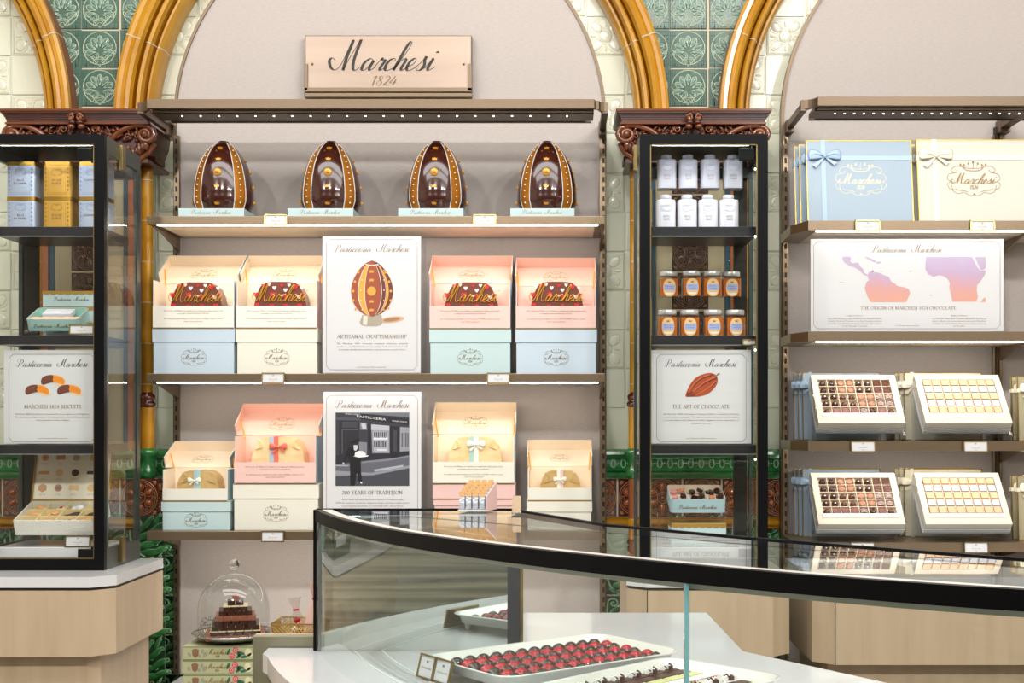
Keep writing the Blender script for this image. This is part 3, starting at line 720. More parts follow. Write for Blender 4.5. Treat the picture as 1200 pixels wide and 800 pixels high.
# ---------------------------------------------------------------- counters
def counter(x0, x1, label, ch=.055, front=3.52, left_open=True, right_open=True, zb_px=769.5, back=3.995):
    """marble topped counter: chamfered slab, drawer front, recessed base"""
    zt = Z(676, 3.52); zs = Z(688.5, 3.52); zd = Z(692, 3.52); zf = Z(zb_px, 3.52)
    t = thing('counter', label, 'counter', ((x0 + x1) / 2, front, 0))
    def out(e, cl=ch, cr_=ch):
        p = []
        p += [(x0 - e, back), (x0 - e, front + cl)] if left_open else [(x0, back), (x0, front - e)]
        if left_open: p += [(x0 + cl - e * .5, front - e)]
        p += [(x1 - cr_ + e * .5, front - e), (x1 + e, front + cr_), (x1 + e, back)] if right_open else [(x1, front - e), (x1, back)]
        return list(reversed(p))[::-1]
    m = MB(); m.prismz(out(0), zs, zt, marble); m.build('marble_top', t, True, bevel=.0018)
    m = MB(); m.prismz(out(-.006), zd, zs, bronze_dk); m.build('shadow_gap', t, True)
    m = MB(); m.prismz(out(-.001), zf, zd, maple); m.build('drawer_front', t, True, bevel=.0012)
    # seam lines of the front
    m = MB(); 
    for xx in ((x0 + ch, front - .0006 + .001),) if left_open else (): m.box(xx[0] - .001, xx[0] + .001, xx[1] - .001, xx[1], zf, zd, bronze_dk)
    m.box(x0 + .06, x1 - .06, front + .02, back, zf - .004, zf, bronze_dk); m.build('seam', t, True)
    m = MB(); m.prismz(out(-.045), .0, zf - .004, maple); m.build('base', t, True, bevel=.001)
    return t
counter(-2.6, -1.24, 'left counter with marble top and pale wood front under the glass cabinet', left_open=False)
counter(.183, .64, 'narrow pale wood counter behind the glass case under the bottle cabinet')
counter(.70, 2.6, 'wide pale wood counter seen through the right end of the glass case', right_open=False, zb_px=779)

# ---------------------------------------------------------------- black framed glass cabinets
def cabinet(x0, x1, label, right=True):
    d0, d1 = 3.67, 3.985; zb = Z(676, 3.52) + .0005; zt = Z(157, d0); w = .029
    t = thing('display_cabinet', label, 'cabinet', ((x0 + x1) / 2, (d0 + d1) / 2, zb))
    m = MB(); zi0, zi1 = Z(655, d0), Z(168, d0)
    m.box(x0, x0 + w, d0, d0 + .02, zb, zt, blackm); m.box(x1 - w, x1, d0, d0 + .02, zb, zt, blackm)
    m.box(x0 + w, x1 - w, d0, d0 + .02, zi1, zt, blackm); m.box(x0 + w, x1 - w, d0, d0 + .02, zb, zi0, blackm); m.build('front_frame', t, True)
    m = MB(); e = .0035
    for a, b, c_, f_ in ((x0 + w, x1 - w, zi1 - e, zi1), (x0 + w, x1 - w, zi0, zi0 + e), (x0 + w, x0 + w + e, zi0, zi1), (x1 - w - e, x1 - w, zi0, zi1)): m.box(a, b, d0 + .004, d0 + .012, c_, f_, brass)
    m.build('brass_bead', t, True)
    for sx, nm in ((x0, 'left'), (x1, 'right')):
        a, b = (sx, sx + .012) if nm == 'left' else (sx - .012, sx)
        m = MB(); m.box(a, b, d0 + .021, d0 + .036, zb, zt, slatem); m.box(a, b, d1 - .028, d1, zb, zt, slatem)
        m.box(a, b, d0 + .036, d1 - .028, zt - .05, zt, slatem); m.box(a, b, d0 + .036, d1 - .028, zb, zb + .06, slatem); m.build('side_frame', t, True)
        m = MB(); g = a + .004
        m.box(g, g + .005, d0 + .036, d1 - .028, zb + .06, zt - .05, clear); m.build('side_glass', t, True)
        o_ = sx - .010 if nm == 'left' else sx
        for zz in (zt - .04 - .04, zb + .01): m = MB(); m.box(o_, o_ + .010, 3.795, 3.825, zz, zz + .075, brass); m.build('side_clasp', t, True, bevel=.001)
    m = MB(); m.box(x0 + w, x1 - w, d0 + .006, d0 + .011, zi0 + e, zi1 - e, clear); m.build('door_glass', t, True)
    m = MB(); m.box(x0 + .01, x1 - .01, d1 - .01, d1 - .005, zb + .02, zt - .02, clear); m.build('back_glass', t, True)
    for px_ in ((x0 + .019,) if x0 < 0 else (x1 - .019 - .04,)):
        m = MB(); m.box(px_, px_ + .04, d1 - .03, d1 - .011, zb, zt - .01, pbr('dark_post', 0x26241F, .35, metal=.4)); m.build('rear_post', t, True)
    m = MB(); m.box(x0 + .012, x1 - .012, d1 - .045, d1 - .012, zt - .075, zt - .045, slatem); m.box(x0 + .012, x1 - .012, d0 + .04, d1, zt - .012, zt, blackm)
    m.build('top_frame', t, True)
    m = MB(); m.box(x0 + w + .01, x1 - w - .02, d0 + .024, d0 + .045, zi1 + .003, zi1 + .006, pbr('cabinet_led', 0xFFFFFF, .5, emit=0xF2F6FF, es=34.)); m.build('light_strip', t, True)
    for zz in (Z(265.5, 3.72), Z(393, 3.72), Z(521, 3.72)):
        m = MB(); m.box(x0 + w + .003, x1 - w + .004, 3.72, 3.95, zz - .026, zz, blacks); m.build('shelf', t, True, bevel=.001)
        m = MB(); m.box(x0 + w + .01, x1 - w - .002, 3.722, 3.7245, zz - .0285, zz - .0262, pbr('pale_metal_lip', 0xB8BCC4, .3, metal=.6)); m.build('shelf_lip', t, True)
    for zz in (Z(181, 3.69), Z(650, 3.69)):
        m = MB(); m.box(x1 - w - .052, x1 - w - .008, d0 + .013, d0 + .03, zz - .017, zz + .017 - .0, blackm); m.tube([(x1 - w - .012, d0 + .02, zz - .024), (x1 - w - .012, d0 + .02, zz + .024)], .004, blackm, 8)
        m.build('hinge', t, True, bevel=.001)
    for zz in (Z(198, 3.69), Z(277, 3.69), Z(410, 3.69), Z(538, 3.69)):
        m = MB(); m.ell((x1 - w - .004, d0 + .02, zz), (.003, .003, .003), led_c, 8, 6); m.build('lamp_point', t, True)
    zd = Z(641, 3.72)
    m = MB(); m.box(x0 + .035, x1 - .032, 3.72, 3.95, zb + .002, zd, marble); m.build('marble_plinth', t, True, bevel=.002)
    return zd
ZD = cabinet(-1.676, -1.309, 'black framed glass cabinet holding tins and biscuits on the left counter')
cabinet(.2275, .5945, 'black framed glass cabinet holding white bottles, jars and the cocoa pod poster')

# ---------------------------------------------------------------- wall sign
def sign():
    d = 4.27
    t = thing('shop_sign', 'mirrored gold name plate in a bronze channel above the canopy', 'sign', (X(455, d), 4.305, Z(114, d)))
    g = lambda a: X(a, d); h = lambda b: Z(b, d)
    m = MB(); m.box(g(358), g(552), d, d + .012, h(104), h(42), pbr('satin_gold_plate', 0x948070, .34, metal=.3, vary=(0xA08C7A, 3, (.3, 1, 5)))); m.build('plate', t, True, bevel=.0015)
    m = MB(); m.box(g(356.5), g(552.5), d + .013, 4.308, h(106), h(40), bronze_c); m.build('back_plate', t, True)
    m = MB(); m.box(g(357), g(361), d - .006, d + .013, h(107), h(75), bronze_c); m.box(g(548), g(553), d - .006, d + .013, h(107), h(75), bronze_c)
    m.box(g(357), g(553), d - .006, d + .013, h(108), h(103), bronze_c); m.box(g(357), g(553), d - .004, d + .03, h(114), h(109), bronze_c); m.build('channel', t, True, bevel=.001)
    for a in (366, 543.5):
        m = MB(); m.ell((g(a), d - .001, h(75)), (.0042, .004, .0042), gold, 10, 6); m.build('screw', t, True)
    m = MB()
    ps = script_paths('Marchesi', 0, 0, 1); xs = [p[0] for q in ps for p in q]; w = max(xs) - min(xs)
    H = h(50) - h(83); k = (g(513) - g(386)) / w
    for p in ps: m.stroke([(g(449.5) + a * k, h(82.5) + b * H) for a, b in p], 0, d - .0006, inkm, wf=lambda dx, dz: H * (.025 + .085 * max(0, -dz) ** 1.3))
    script(m, '1824', g(450.5), h(100), h(89) - h(100), d - .0006, inkb, thick=.14, thin=.05, sx=1.25)
    m.build('lettering', t, True)
sign()
# ---------------------------------------------------------------- chocolate eggs
EH = .2275
_ER = [(0, .086), (.05, .0885), (.13, .096), (.22, .0962), (.30, .0955), (.46, .0905), (.62, .081), (.72, .0715), (.8, .062), (.88, .0495), (.93, .039), (.97, .028), (.99, .019), (1, .012)]
def egg_r(t):
    t = min(max(t, 0), 1)
    for (a, ra), (b, rb) in zip(_ER, _ER[1:]):
        if t <= b: u = (t - a) / (b - a); return ra + (rb - ra) * u
def egg(px, label, rz=0.):
    d = 4.13; H = EH; z0 = Z(244, 4.03) + .0005
    t = thing('chocolate_egg', label, 'chocolate egg', (X(px, d), d, z0), (0, 0, rz), 'chocolate eggs on the top shelf')
    rr = cr([(r, H * q) for q, r in _ER], 4); prof = [(.0005, 0), (.080, 0)] + rr + [(.0005, H + .001)]
    m = MB(); m.lathe(prof, (0, 0, 0), 48, choc); m.build('shell', t)
    def surf(a, tt, off=.001):
        r = egg_r(tt) + off; return (r * sin(a), -r * cos(a), H * tt)
    for q in range(4):
        a0 = radians(45 + 90 * q)
        m = MB(); N = 30; wv = radians(10.5); v = []
        for i in range(N + 1):
            tt = .0 + .985 * i / N
            for k in range(5): v.append(surf(a0 + wv * (k - 2) / 2, tt, .0012))
        m.add(v, [(i * 5 + k, i * 5 + k + 1, (i + 1) * 5 + k + 1, (i + 1) * 5 + k) for i in range(N) for k in range(4)], pbr('egg_gold', 0xB8741C, .3, metal=.5), True)
        b = m.build('gold_band', t)
        m = MB()
        for sg in (-1, 1):
            for i in range(70):
                m.ell(surf(a0 + sg * radians(12), .01 + .97 * i / 69, .0014), (.0017, .0017, .0017), pbr('white_icing', 0xF4EFE6, .5), 5, 4)
        for i in range(11): m.ell(surf(a0, .1 + .84 * i / 10, .002), (.0026, .0026, .0026), MATS['white_icing'], 6, 4)
        m.build('icing_dots', t)
    og = pbr('gold_sugar', 0xD9932C, .35, metal=.35)
    for q in (-1, 0, 1):
        a0 = radians(90 * q)
        for tt in (.08, .31, .70, .87) if q == 0 else (.13, .35, .57, .74):
            p = Vector(surf(a0, tt, .0)); nrm = Vector((sin(a0), -cos(a0), (egg_r(tt - .02) - egg_r(tt + .02)) / (.04 * H))).normalized()
            w = .017; yv = -nrm; xv = Vector((cos(a0), sin(a0), 0)); zv = xv.cross(yv)
            M = Matrix(((xv.x, yv.x, zv.x, p.x), (xv.y, yv.y, zv.y, p.y), (xv.z, yv.z, zv.z, p.z), (0, 0, 0, 1)))
            m = MB(); m.M = M; crown(m, 0, 0, w, .001, og, th=.005); m.build('sugar_crown', t)
        if q == 0:
            p = Vector(surf(a0, .51, 0)); m = MB(); m.lathe([(.0001, 0), (.0125, 0), (.0125, .004), (.011, .0055), (.0001, .0055)], (0, 0, 0), 24, og, Matrix.Translation(p) @ Matrix.Rotation(radians(90), 4, 'X'))
            crown(m, 0, p.z, .013, p.y - .0062, goldp, th=.001); m.build('medallion', t)
    m = MB(); m.lathe([(.0001, 0), (.017, 0), (.015, .004), (.0001, .006)], (0, 0, H - .001), 20, choc); m.build('top_cap', t)
def eggs():
    for px, lab, rz in ((262, 'dark chocolate egg with gold bands, leftmost of the four eggs', .04), (388, 'dark chocolate egg with gold bands, second of the four eggs from the left', .06), (512, 'dark chocolate egg with gold bands, third of the four eggs from the left', .0), (641, 'dark chocolate egg with gold bands, rightmost of the four eggs', -.02)):
        egg(px, lab, rz)
    for a, b, lab in ((209, 297, 'leftmost'), (337, 425, 'second from left'), (466.5, 554, 'third from left'), (598, 684, 'rightmost')):
        d = 4.03; t = thing('egg_box_base', 'pale blue flat box base under the %s chocolate egg' % lab, 'box', (X((a + b) / 2, d), d, Z(253, 4.0)), group='pale blue bases under the eggs')
        m = MB(); x0, x1 = X(a, d), X(a + (b - a) * .875, d); x0 = X(a, d)
        m.box(x0, x1, d, d + .19, Z(253, 4.0), Z(244, d), mint_p); m.build('box_body', t, True, bevel=.001)
        m = MB(); script(m, 'Pasticceria Marchesi', (x0 + x1) / 2, Z(250.5, d), .0125, d - .0006, goldp, n=3); m.build('lettering', t, True)
eggs()
# ---------------------------------------------------------------- card holders
def tagholder(px, py, d, label, w=27, h=13, front=True, rz=0.):
    s = d / F
    t = thing('price_card_holder', label, 'card holder', (X(px, d), d, Z(py + h / 2, d)), (radians(-6), 0, rz), 'price card holders')
    W, Hh = w * s / 2, h * s
    m = MB(); e = .0035
    for a in ((-W, W, 0, e), (-W, W, Hh - e, Hh), (-W, -W + e, 0, Hh), (W - e, W, 0, Hh)): m.box(a[0], a[1], -.004, .0, a[2], a[3], brass)
    m.box(-W, W, 0, .0015, 0, Hh, brass); m.build('frame', t)
    m = MB(); m.box(-W + e, W - e, -.0015, 0, e, Hh - e, paper)
    crown(m, 0, Hh * .74, .006, -.0018, goldp)
    text(m, 'Marchesi 1824', 0, Hh * .36, .0045, -.0018, goldp); m.box(-.004, .004, -.0018, -.0017, Hh * .2, Hh * .22, goldp); m.build('card', t)
for a in ((323, 257.5, 3.992, 'card holder on the egg shelf between first and second egg'), (568, 257.5, 3.992, 'card holder on the egg shelf between third and fourth egg'),
          (320, 443, 3.992, 'card holder on the middle shelf below the second cream cake box'), (584, 443, 3.992, 'card holder on the middle shelf below the pink cake boxes'),
          (319.5, 628.5, 3.992, 'card holder on the lowest shelf under the cream cake box')): tagholder(*a)
for a in ((1017, 264.5, 3.992, 'card holder below the large pale blue gift box'), (1151.5, 264.5, 3.992, 'card holder below the large white gift box'),
          (1011.5, 523, 3.992, 'card holder below the upper dark praline box'), (1143.5, 523, 3.992, 'card holder below the upper caramel box'),
          (1011, 641.5, 3.992, 'card holder below the lower dark praline box'), (1144, 641.5, 3.992, 'card holder below the lower caramel box')): tagholder(*a, w=29, h=13.5)
tagholder(95.5, 386, 3.718, 'card holder beside the open mint tin in the left cabinet', w=29, h=12)
tagholder(91, 634, 3.722, 'card holder in front of the open biscuit box', w=30, h=13.5)
tagholder(878, 401, 3.712, 'card holder at the right end of the jar shelf', w=16, h=7)

# ---------------------------------------------------------------- boards and posters
def border(m, x0, x1, z0, z1, y, mt, c=.012, w=.0011):
    p = [(x0 + c, z0), (x1 - c, z0)]
    q = lambda cx, cz, a0: [(cx + c * cos(radians(a0 - k * 22.5)), cz + c * sin(radians(a0 - k * 22.5))) for k in range(5)]
    p = [(x0 + c, z0), (x1 - c, z0)] + [(x1 - c * .5, z0 + c * .45), (x1, z0 + c)] + [(x1, z1 - c), (x1 - c * .5, z1 - c * .45), (x1 - c, z1), (x0 + c, z1), (x0 + c * .5, z1 - c * .45), (x0, z1 - c), (x0, z0 + c), (x0 + c * .5, z0 + c * .45)]
    m.stroke(p, w, y, mt, closed=True)
def board(px0, px1, py0, py1, d, label, rz=0., acr=True, name='poster_board', ground=None):
    x0, x1, z0, z1 = X(px0, d), X(px1, d), Z(py1, d), Z(py0, d); xc = (x0 + x1) / 2
    if ground is not None: z0 = ground
    t = thing(name, label, 'poster', (xc, d, z0), (0, 0, rz))
    W, Hh = (x1 - x0) / 2, z1 - z0
    m = MB(); m.box(-W, W, 0, .004, 0.003, Hh, paper); m.build('printed_sheet', t)
    if acr:
        m = MB(); m.box(-W - .001, W + .001, -.003, -.0016, .0005, Hh + .001, clear) if False else None
        m.box(-W - .002, W + .014, .0045, .04, 0, .004, acryl); m.box(W + .0, W + .014, .034, .04, .004, Hh - .01, acryl); m.box(-W - .002, W + .014, .036, .042, 0.004, Hh - .002, acryl); m.build('acrylic_stand', t)
    s = d / F
    return t, (lambda a: (a - (px0 + px1) / 2) * s), (lambda b: (py1 - b) * s + (Z(py1, d) - z0)), W, Hh
def body(m, lines, cx, ztop, step, size, mt, width=None):
    for i, (ln, w) in enumerate(lines): text(m, ln, cx, ztop - i * step, size, -.0008, mt, width=w)
s4 = 4.03 / F
# egg poster
t, gx, gz, W, Hh = board(378, 493, 277, 437, 4.03, 'tall white poster with a painted chocolate egg on the middle shelf', ground=Z(437.5, 4.0))
m = MB(); border(m, gx(382.5), gx(489), gz(433), gz(280.5), -.0006, goldp); m.build('border_line', t)
m = MB(); script(m, 'Pasticceria Marchesi', gx(436), gz(295), .023, -.0008, inkb, sx=1.02); serif(m, 'ARTISANAL CRAFTSMANSHIP', gx(436), gz(396.2), .0112, -.0008, goldp, width=82 * s4)
body(m, [('The   Marchesi   1824   chocolate   creations   showcase   artisanal', 83 * s4), ('excellence, handcrafted by master pastry chefs and enriched with', 84 * s4), ('decorative details that transform each piece into a work of art.', 78 * s4)], gx(436), gz(403.2), .0096, .0068, inkb)
text(m, 'Join Marchesi 1824 community', gx(435.5), gz(430.6), .0055, -.0008, inkb, width=34 * s4); m.build('lettering', t)
m = MB()
pe = [pbr('print_brown', 0x9A4C2E, .6), pbr('print_dark_brown', 0x6E3226, .6), pbr('print_gold', 0xE0A040, .6), pbr('print_white', 0xF0E6DA, .6), pbr('print_silver', 0xA89C8C, .6), pbr('print_tan', 0xC9A587, .6)]
m.disc(gx(459), gz(374.5), 15 * s4, 3.6 * s4, -.0005, pe[5], 20, .12); m.disc(gx(459), gz(374.3), 10 * s4, 2.2 * s4, -.0006, pbr('print_shadow', 0xA07858, .6), 20, .12)
m.poly([(gx(a), gz(b)) for a, b in ((424.5, 369), (447, 369), (448.5, 378), (446, 381), (441, 382), (429, 382), (424, 381), (421.5, 378))], -.0007, pe[4])
m.poly([(gx(a), gz(b)) for a, b in ((426, 370), (431, 370), (430, 381), (425, 380))], -.0008, pbr('print_pale', 0xD8D0C2, .6))
def er(t): return 24.6 * max(sin(pi * max(min(t, 1), 0) ** .86), 0) ** .6
def estrip(u0, u1, mt, y, ta=.0, tb=1.): 
    n = 24; L = [(gx(436 + u0 * er(ta + (tb - ta) * i / n)), gz(371 - 66 * (ta + (tb - ta) * i / n))) for i in range(n + 1)]; R = [(gx(436 + u1 * er(ta + (tb - ta) * i / n)), gz(371 - 66 * (ta + (tb - ta) * i / n))) for i in range(n + 1)]
    m.poly(L + R[::-1], y, mt)
estrip(-1, 1, pe[0], -.0008); estrip(.42, 1, pe[1], -.001); estrip(-.68, -.36, pe[2], -.0011, .02, .93); estrip(.7, .8, pe[2], -.0012, .04, .93)
for u, w_ in ((-.68, .03), (-.36, .02), (.44, .03), (.66, .02)): estrip(u, u + w_, pe[3], -.0013, .02, .93)
m.stroke([(gx(428.5), gz(309.5)), (gx(432), gz(310.5)), (gx(440), gz(310.5)), (gx(443.5), gz(309.5))], .0022, -.0014, pe[3])
for b in (318, 328, 353, 363): crown(m, gx(435.5), gz(b), .017, -.0014, pe[2])
m.disc(gx(435.5), gz(341), 5.2 * s4, 5.4 * s4, -.0014, pe[2])
for a, b in ((420, 319), (416, 330), (414, 341), (414, 352), (417, 362), (452, 319), (456, 330), (458, 341), (458, 352), (455, 361)): m.disc(gx(a), gz(b), 1.6 * s4, 1.6 * s4, -.0014, pe[2], 8)
for b in (317, 328, 340, 352, 363): m.disc(gx(422.2 + abs(b - 345) * .12), gz(b), .7 * s4, .7 * s4, -.0015, pe[3], 6); m.disc(gx(450), gz(b), .7 * s4, .7 * s4, -.0015, pe[3], 6)
m.build('painted_egg', t)
# tradition poster with an old shop photograph
t, gx, gz, W, Hh = board(379, 493.5, 459, 622, 4.03, 'tall white poster with an old black and white shop photograph', ground=Z(622, 4.0))
m = MB(); border(m, gx(382.5), gx(489.5), gz(618), gz(463), -.0006, goldp); m.build('border_line', t)
m = MB(); script(m, 'Pasticceria Marchesi', gx(437), gz(477.5), .023, -.0008, inkb); serif(m, '200 YEARS OF TRADITION', gx(436.5), gz(579), .0112, -.0008, inkm, width=71 * s4)
body(m, [('Since 1824, Marchesi has been a symbol of Milanese style.', 72 * s4), ('With its exclusive creations, elegant settings, and impeccable service,', 87 * s4), ('it accompanies moments of conviviality with refined luxury.', 72 * s4)], gx(437), gz(586), .0100, .0068, inkb)
text(m, 'Join Marchesi 1824 community', gx(437), gz(614), .0055, -.0008, inkb, width=34 * s4); m.build('lettering', t)
m = MB(); ph = lambda h: pbr('photo_%06x' % h, h, .55)
P = lambda pts, y, h: m.poly([(gx(393 + a * .1087), gz(483 + b * .1087)) for a, b in pts], y, ph(h))  # a,b in crop pixels minus origin (65,25)/6.4
def P(pts, y, h): m.poly([(gx(393.2 + (a - 65) / 8.0), gz(483.2 + (b - 25) / 8.0)) for a, b in pts], y, ph(h))
P([(65, 25), (757, 25), (757, 712), (65, 712)], -.0006, 0x34343C)
P([(65, 430), (370, 440), (757, 430), (757, 712), (65, 712)], -.0008, 0x5C5E68)
P([(65, 590), (420, 600), (757, 545), (757, 712), (65, 712)], -.0009, 0x3E4048)
P([(65, 570), (400, 590), (757, 520), (757, 545), (420, 612), (65, 615)], -.0010, 0x8A8C94)
P([(420, 560), (700, 515), (700, 535), (440, 578)], -.0012, 0xA8AAB0); P([(65, 515), (200, 518), (180, 530), (65, 528)], -.001, 0x9A9CA4)
P([(310, 485), (620, 450), (757, 425), (757, 440), (560, 478), (310, 500)], -.001, 0x7C7E88)
P([(65, 25), (757, 25), (757, 70), (400, 40), (65, 25)], -.0008, 0x6A6C76); P([(65, 70), (300, 75), (300, 100), (65, 95)], -.0009, 0x4A4A54)
P([(300, 35), (757, 85), (757, 140), (300, 90)], -.0009, 0x1E1E24); P([(100, 100), (285, 100), (285, 420), (100, 420)], -.001, 0x24242A)
P([(125, 185), (280, 182), (280, 188), (132, 190), (132, 410), (125, 410)], -.0011, 0x5A5A62); P([(128, 110), (272, 110), (272, 165), (128, 165)], -.0011, 0x3C3C44)
P([(295, 118), (360, 122), (360, 190), (295, 186)], -.001, 0x787882); P([(305, 130), (345, 125), (355, 175), (320, 180)], -.0011, 0xBCBCC4); P([(285, 300), (360, 305), (360, 420), (290, 420)], -.001, 0x7A7A84)
P([(400, 135), (570, 150), (572, 405), (410, 405)], -.001, 0x8E8E98); P([(415, 200), (560, 205), (560, 390), (425, 395)], -.0011, 0xA6A6B0); P([(400, 135), (570, 150), (570, 195), (400, 190)], -.0012, 0xB4B4BC)
for k in range(7): P([(425 + k * 19, 208), (437 + k * 19, 209), (437 + k * 19, 255 + (k % 3) * 8), (425 + k * 19, 250)], -.0013, 0x4A4A52)
for k in range(6): P([(425 + k * 20, 290 + (k % 2) * 10), (440 + k * 20, 290), (440 + k * 20, 345), (425 + k * 20, 350)], -.0013, 0x52525A)
P([(420, 262), (555, 262), (555, 278), (420, 278)], -.0013, 0xD8D8DE); P([(455, 368), (545, 370), (545, 382), (455, 380)], -.0013, 0xDADADE)
P([(575, 150), (660, 155), (655, 440), (580, 445)], -.001, 0x1A1A20); P([(600, 190), (640, 190), (640, 390), (600, 390)], -.0011, 0x3A3A42)
P([(670, 160), (757, 165), (757, 385), (668, 390)], -.001, 0x90909A); 
for k in range(4): P([(685 + k * 18, 215), (695 + k * 18, 215), (695 + k * 18, 350), (685 + k * 18, 345)], -.0012, 0x4A4A52)
P([(370, 130), (395, 132), (400, 440), (372, 440)], -.0012, 0x1C1C22); P([(65, 425), (570, 410), (757, 395), (757, 425), (620, 450), (310, 480), (65, 515)], -.0009, 0x22222A)
# figure carrying a domed cake on a plate
P([(140, 330), (150, 305), (250, 290), (255, 320), (245, 350), (190, 345), (150, 345)], -.0014, 0x202026)
P([(200, 300), (285, 268), (288, 290), (220, 318)], -.0015, 0x08080C); P([(235, 330), (270, 330), (275, 360), (255, 385), (238, 375)], -.0015, 0xC4C4CA)
P([(190, 345), (240, 350), (260, 390), (235, 440), (300, 440), (305, 590), (315, 690), (290, 690), (265, 590), (245, 712), (205, 712), (200, 480), (175, 430), (150, 500), (135, 505), (160, 420)], -.0014, 0x0A0A0E)
P([(245, 432), (250, 400), (280, 384), (320, 385), (348, 408), (352, 432)], -.0016, 0xE2E2E4); P([(230, 434), (376, 426), (365, 437), (290, 446)], -.0017, 0xF0F0F2)
P([(132, 492), (148, 495), (146, 515), (134, 512)], -.0016, 0xD0D0D4); P([(298, 672), (315, 675), (314, 690), (300, 690)], -.0016, 0xE0E0E2)
txm = MB(); text(txm, 'PASTICCERIA', 0, 0, .0105, 0, ph(0xE8E8EA), width=.092)
txm2 = MB(); text(txm2, 'MARCHESI', 0, 0, .006, 0, ph(0xD8D8DC), width=.045)
def put(src, cx, cz, rot):
    T = Matrix.Translation((cx, -.0018, cz)) @ Matrix.Rotation(rot, 4, 'Y')
    m.add([T @ v for v in src.v], src.f, src.mats[0])
put(txm, gx(393.2 + 42), gz(483.2 + 7.6), radians(6.5)); put(txm2, gx(393.2 + 20), gz(483.2 + 2.7), radians(3)); put(txm2, gx(393.2 + 75), gz(483.2 + 11.2), radians(5))
m.build('printed_photograph', t)
# vitrine posters
def cab_poster(px0, px1, label, title, lines, cx, kind, rz):
    d = 3.735; t, gx, gz, W, Hh = board(px0, px1, 410, 522, d, label, rz=rz, ground=Z(521, 3.72) + .0003); s = d / F
    m = MB(); border(m, gx(px0 + 6), gx(px1 - 6), gz(517.5), gz(415), -.0006, goldp); m.build('border_line', t)
    m = MB(); script(m, 'Pasticceria Marchesi', cx * s, gz(429.5), .021, -.0008, inkm, sx=.98); serif(m, title, cx * s, gz(478.3), .0105, -.0008, inkb, width=67 * s)
    body(m, [(a, b * s) for a, b in lines], cx * s, gz(485.8), .0089, .0062, inkb)
    text(m, 'Join Marchesi 1824 community', cx * s, gz(514), .005, -.0008, inkb, width=35 * s); m.build('lettering', t)
    m = MB()
    if kind == 'biscuit':
        cb = pbr('print_choc', 0x6A3524, .6); ob = pbr('print_orange', 0xF09428, .6); od = pbr('print_orange_dark', 0xC46C18, .6); ps_ = pbr('print_soft', 0xE4CBA8, .6)
        for bx, bz in ((62, 444.5), (43.5, 456), (81, 456)):
            bx = (bx - (px0 + px1) / 2)
            top = [(-14, 2), (-12, -2.5), (-6, -5), (2, -5.2), (9, -3.5), (13, -.5), (14.2, 2.5)]; bot = [(13.5, 6), (10.5, 6.2), (5, 4), (-1, 3.4), (-6, 4.6), (-11, 6.2), (-13.5, 5)]
            Q = lambda p: (( bx + p[0]) * s, gz(bz + p[1]))
            m.disc((bx + 10) * s, gz(bz + 5.8), 7 * s, 1.6 * s, -.0006, ps_)
            m.poly([Q(p) for p in cr(top, 3) + cr(bot, 3)], -.0008, ob)
            L = [p for p in cr(top, 3) if p[0] < -.2] + [(0, -5.2), (.8, -2), (-.4, 0), (.8, 2), (0, 3.5)] + [p for p in cr(bot, 3) if p[0] < -.2]
            m.poly([Q(p) for p in L], -.0010, cb)
            for k in (-2, 0, 2): m.stroke([Q(p) for p in cr([(1, k - 1), (6, k - .2), (12.5, k + 2.6)], 3)], .0009, -.0011, od)
            m.stroke([Q(p) for p in cr([(-12, 1), (-7, -1.6), (-1, -2.2)], 3)], .001, -.0011, pbr('print_choc_light', 0x8E5440, .6))
    else:
        c = (820.5 - (px0 + px1) / 2); od = pbr('print_rust', 0xA8431C, .6); ok_ = pbr('print_rust_dark', 0x6E2812, .6); ol = pbr('print_rust_light', 0xCC6A34, .6)
        Q = lambda a, b: ((a - (px0 + px1) / 2) * s, gz(b + 1))
        m.poly([Q(*p) for p in cr([(803.3, 463), (805, 457), (809, 449), (816, 441), (825, 437), (833, 436), (839, 438.5), (841, 444), (839.5, 450), (834, 457), (827, 461.5), (818, 463.5), (810, 463.6), (806, 463.8)], 4, True)], -.0008, od)
        for a in (((805, 462), (812, 452), (822, 443), (836, 438)), ((806, 462.6), (816, 455), (828, 447), (840, 442)), ((809, 463), (820, 459), (831, 453), (839.6, 446))): m.stroke([Q(*p) for p in cr(list(a), 5)], .0042, -.0010, ok_)
        for a in (((807, 458), (814, 448), (823, 441), (831, 438)), ((812, 458), (820, 451), (830, 444), (838, 441)), ((815, 461.5), (825, 456.5), (834, 450), (839, 445))): m.stroke([Q(*p) for p in cr(list(a), 5)], .0026, -.0012, ol)
        m.stroke([Q(*p) for p in ((838.5, 440), (841, 437.6), (843.5, 436.5))], .0042, -.0009, pbr('print_stem', 0x8A6A48, .6))
    m.build('illustration', t)
cab_poster(4.5, 117, 'white poster with three half dipped biscuits in the left cabinet', 'MARCHESI 1824 BISCUITS', [('Marchesi 1824 biscuits are renowned for their lightness and fragrance.', 88), ('The selection includes dozens of traditions such as Baci di Dama, Krumiri,', 89), ('and a selection of other delights.', 40)], 1.2, 'biscuit', 0)
cab_poster(763.5, 880, 'white poster with a red cocoa pod in the cabinet of bottles', 'THE ART OF CHOCOLATE', [('At Marchesi 1824, chocolate is lasting excellence, a meeting of artisan', 88), ('research and sensorial craft. Through meticulous tasting and careful methods', 90), ('to pursue flavor and refined aromatic elegance in true expression of', 88), ('artisanal mastery.', 23)], -.2, 'pod', radians(-2.0))
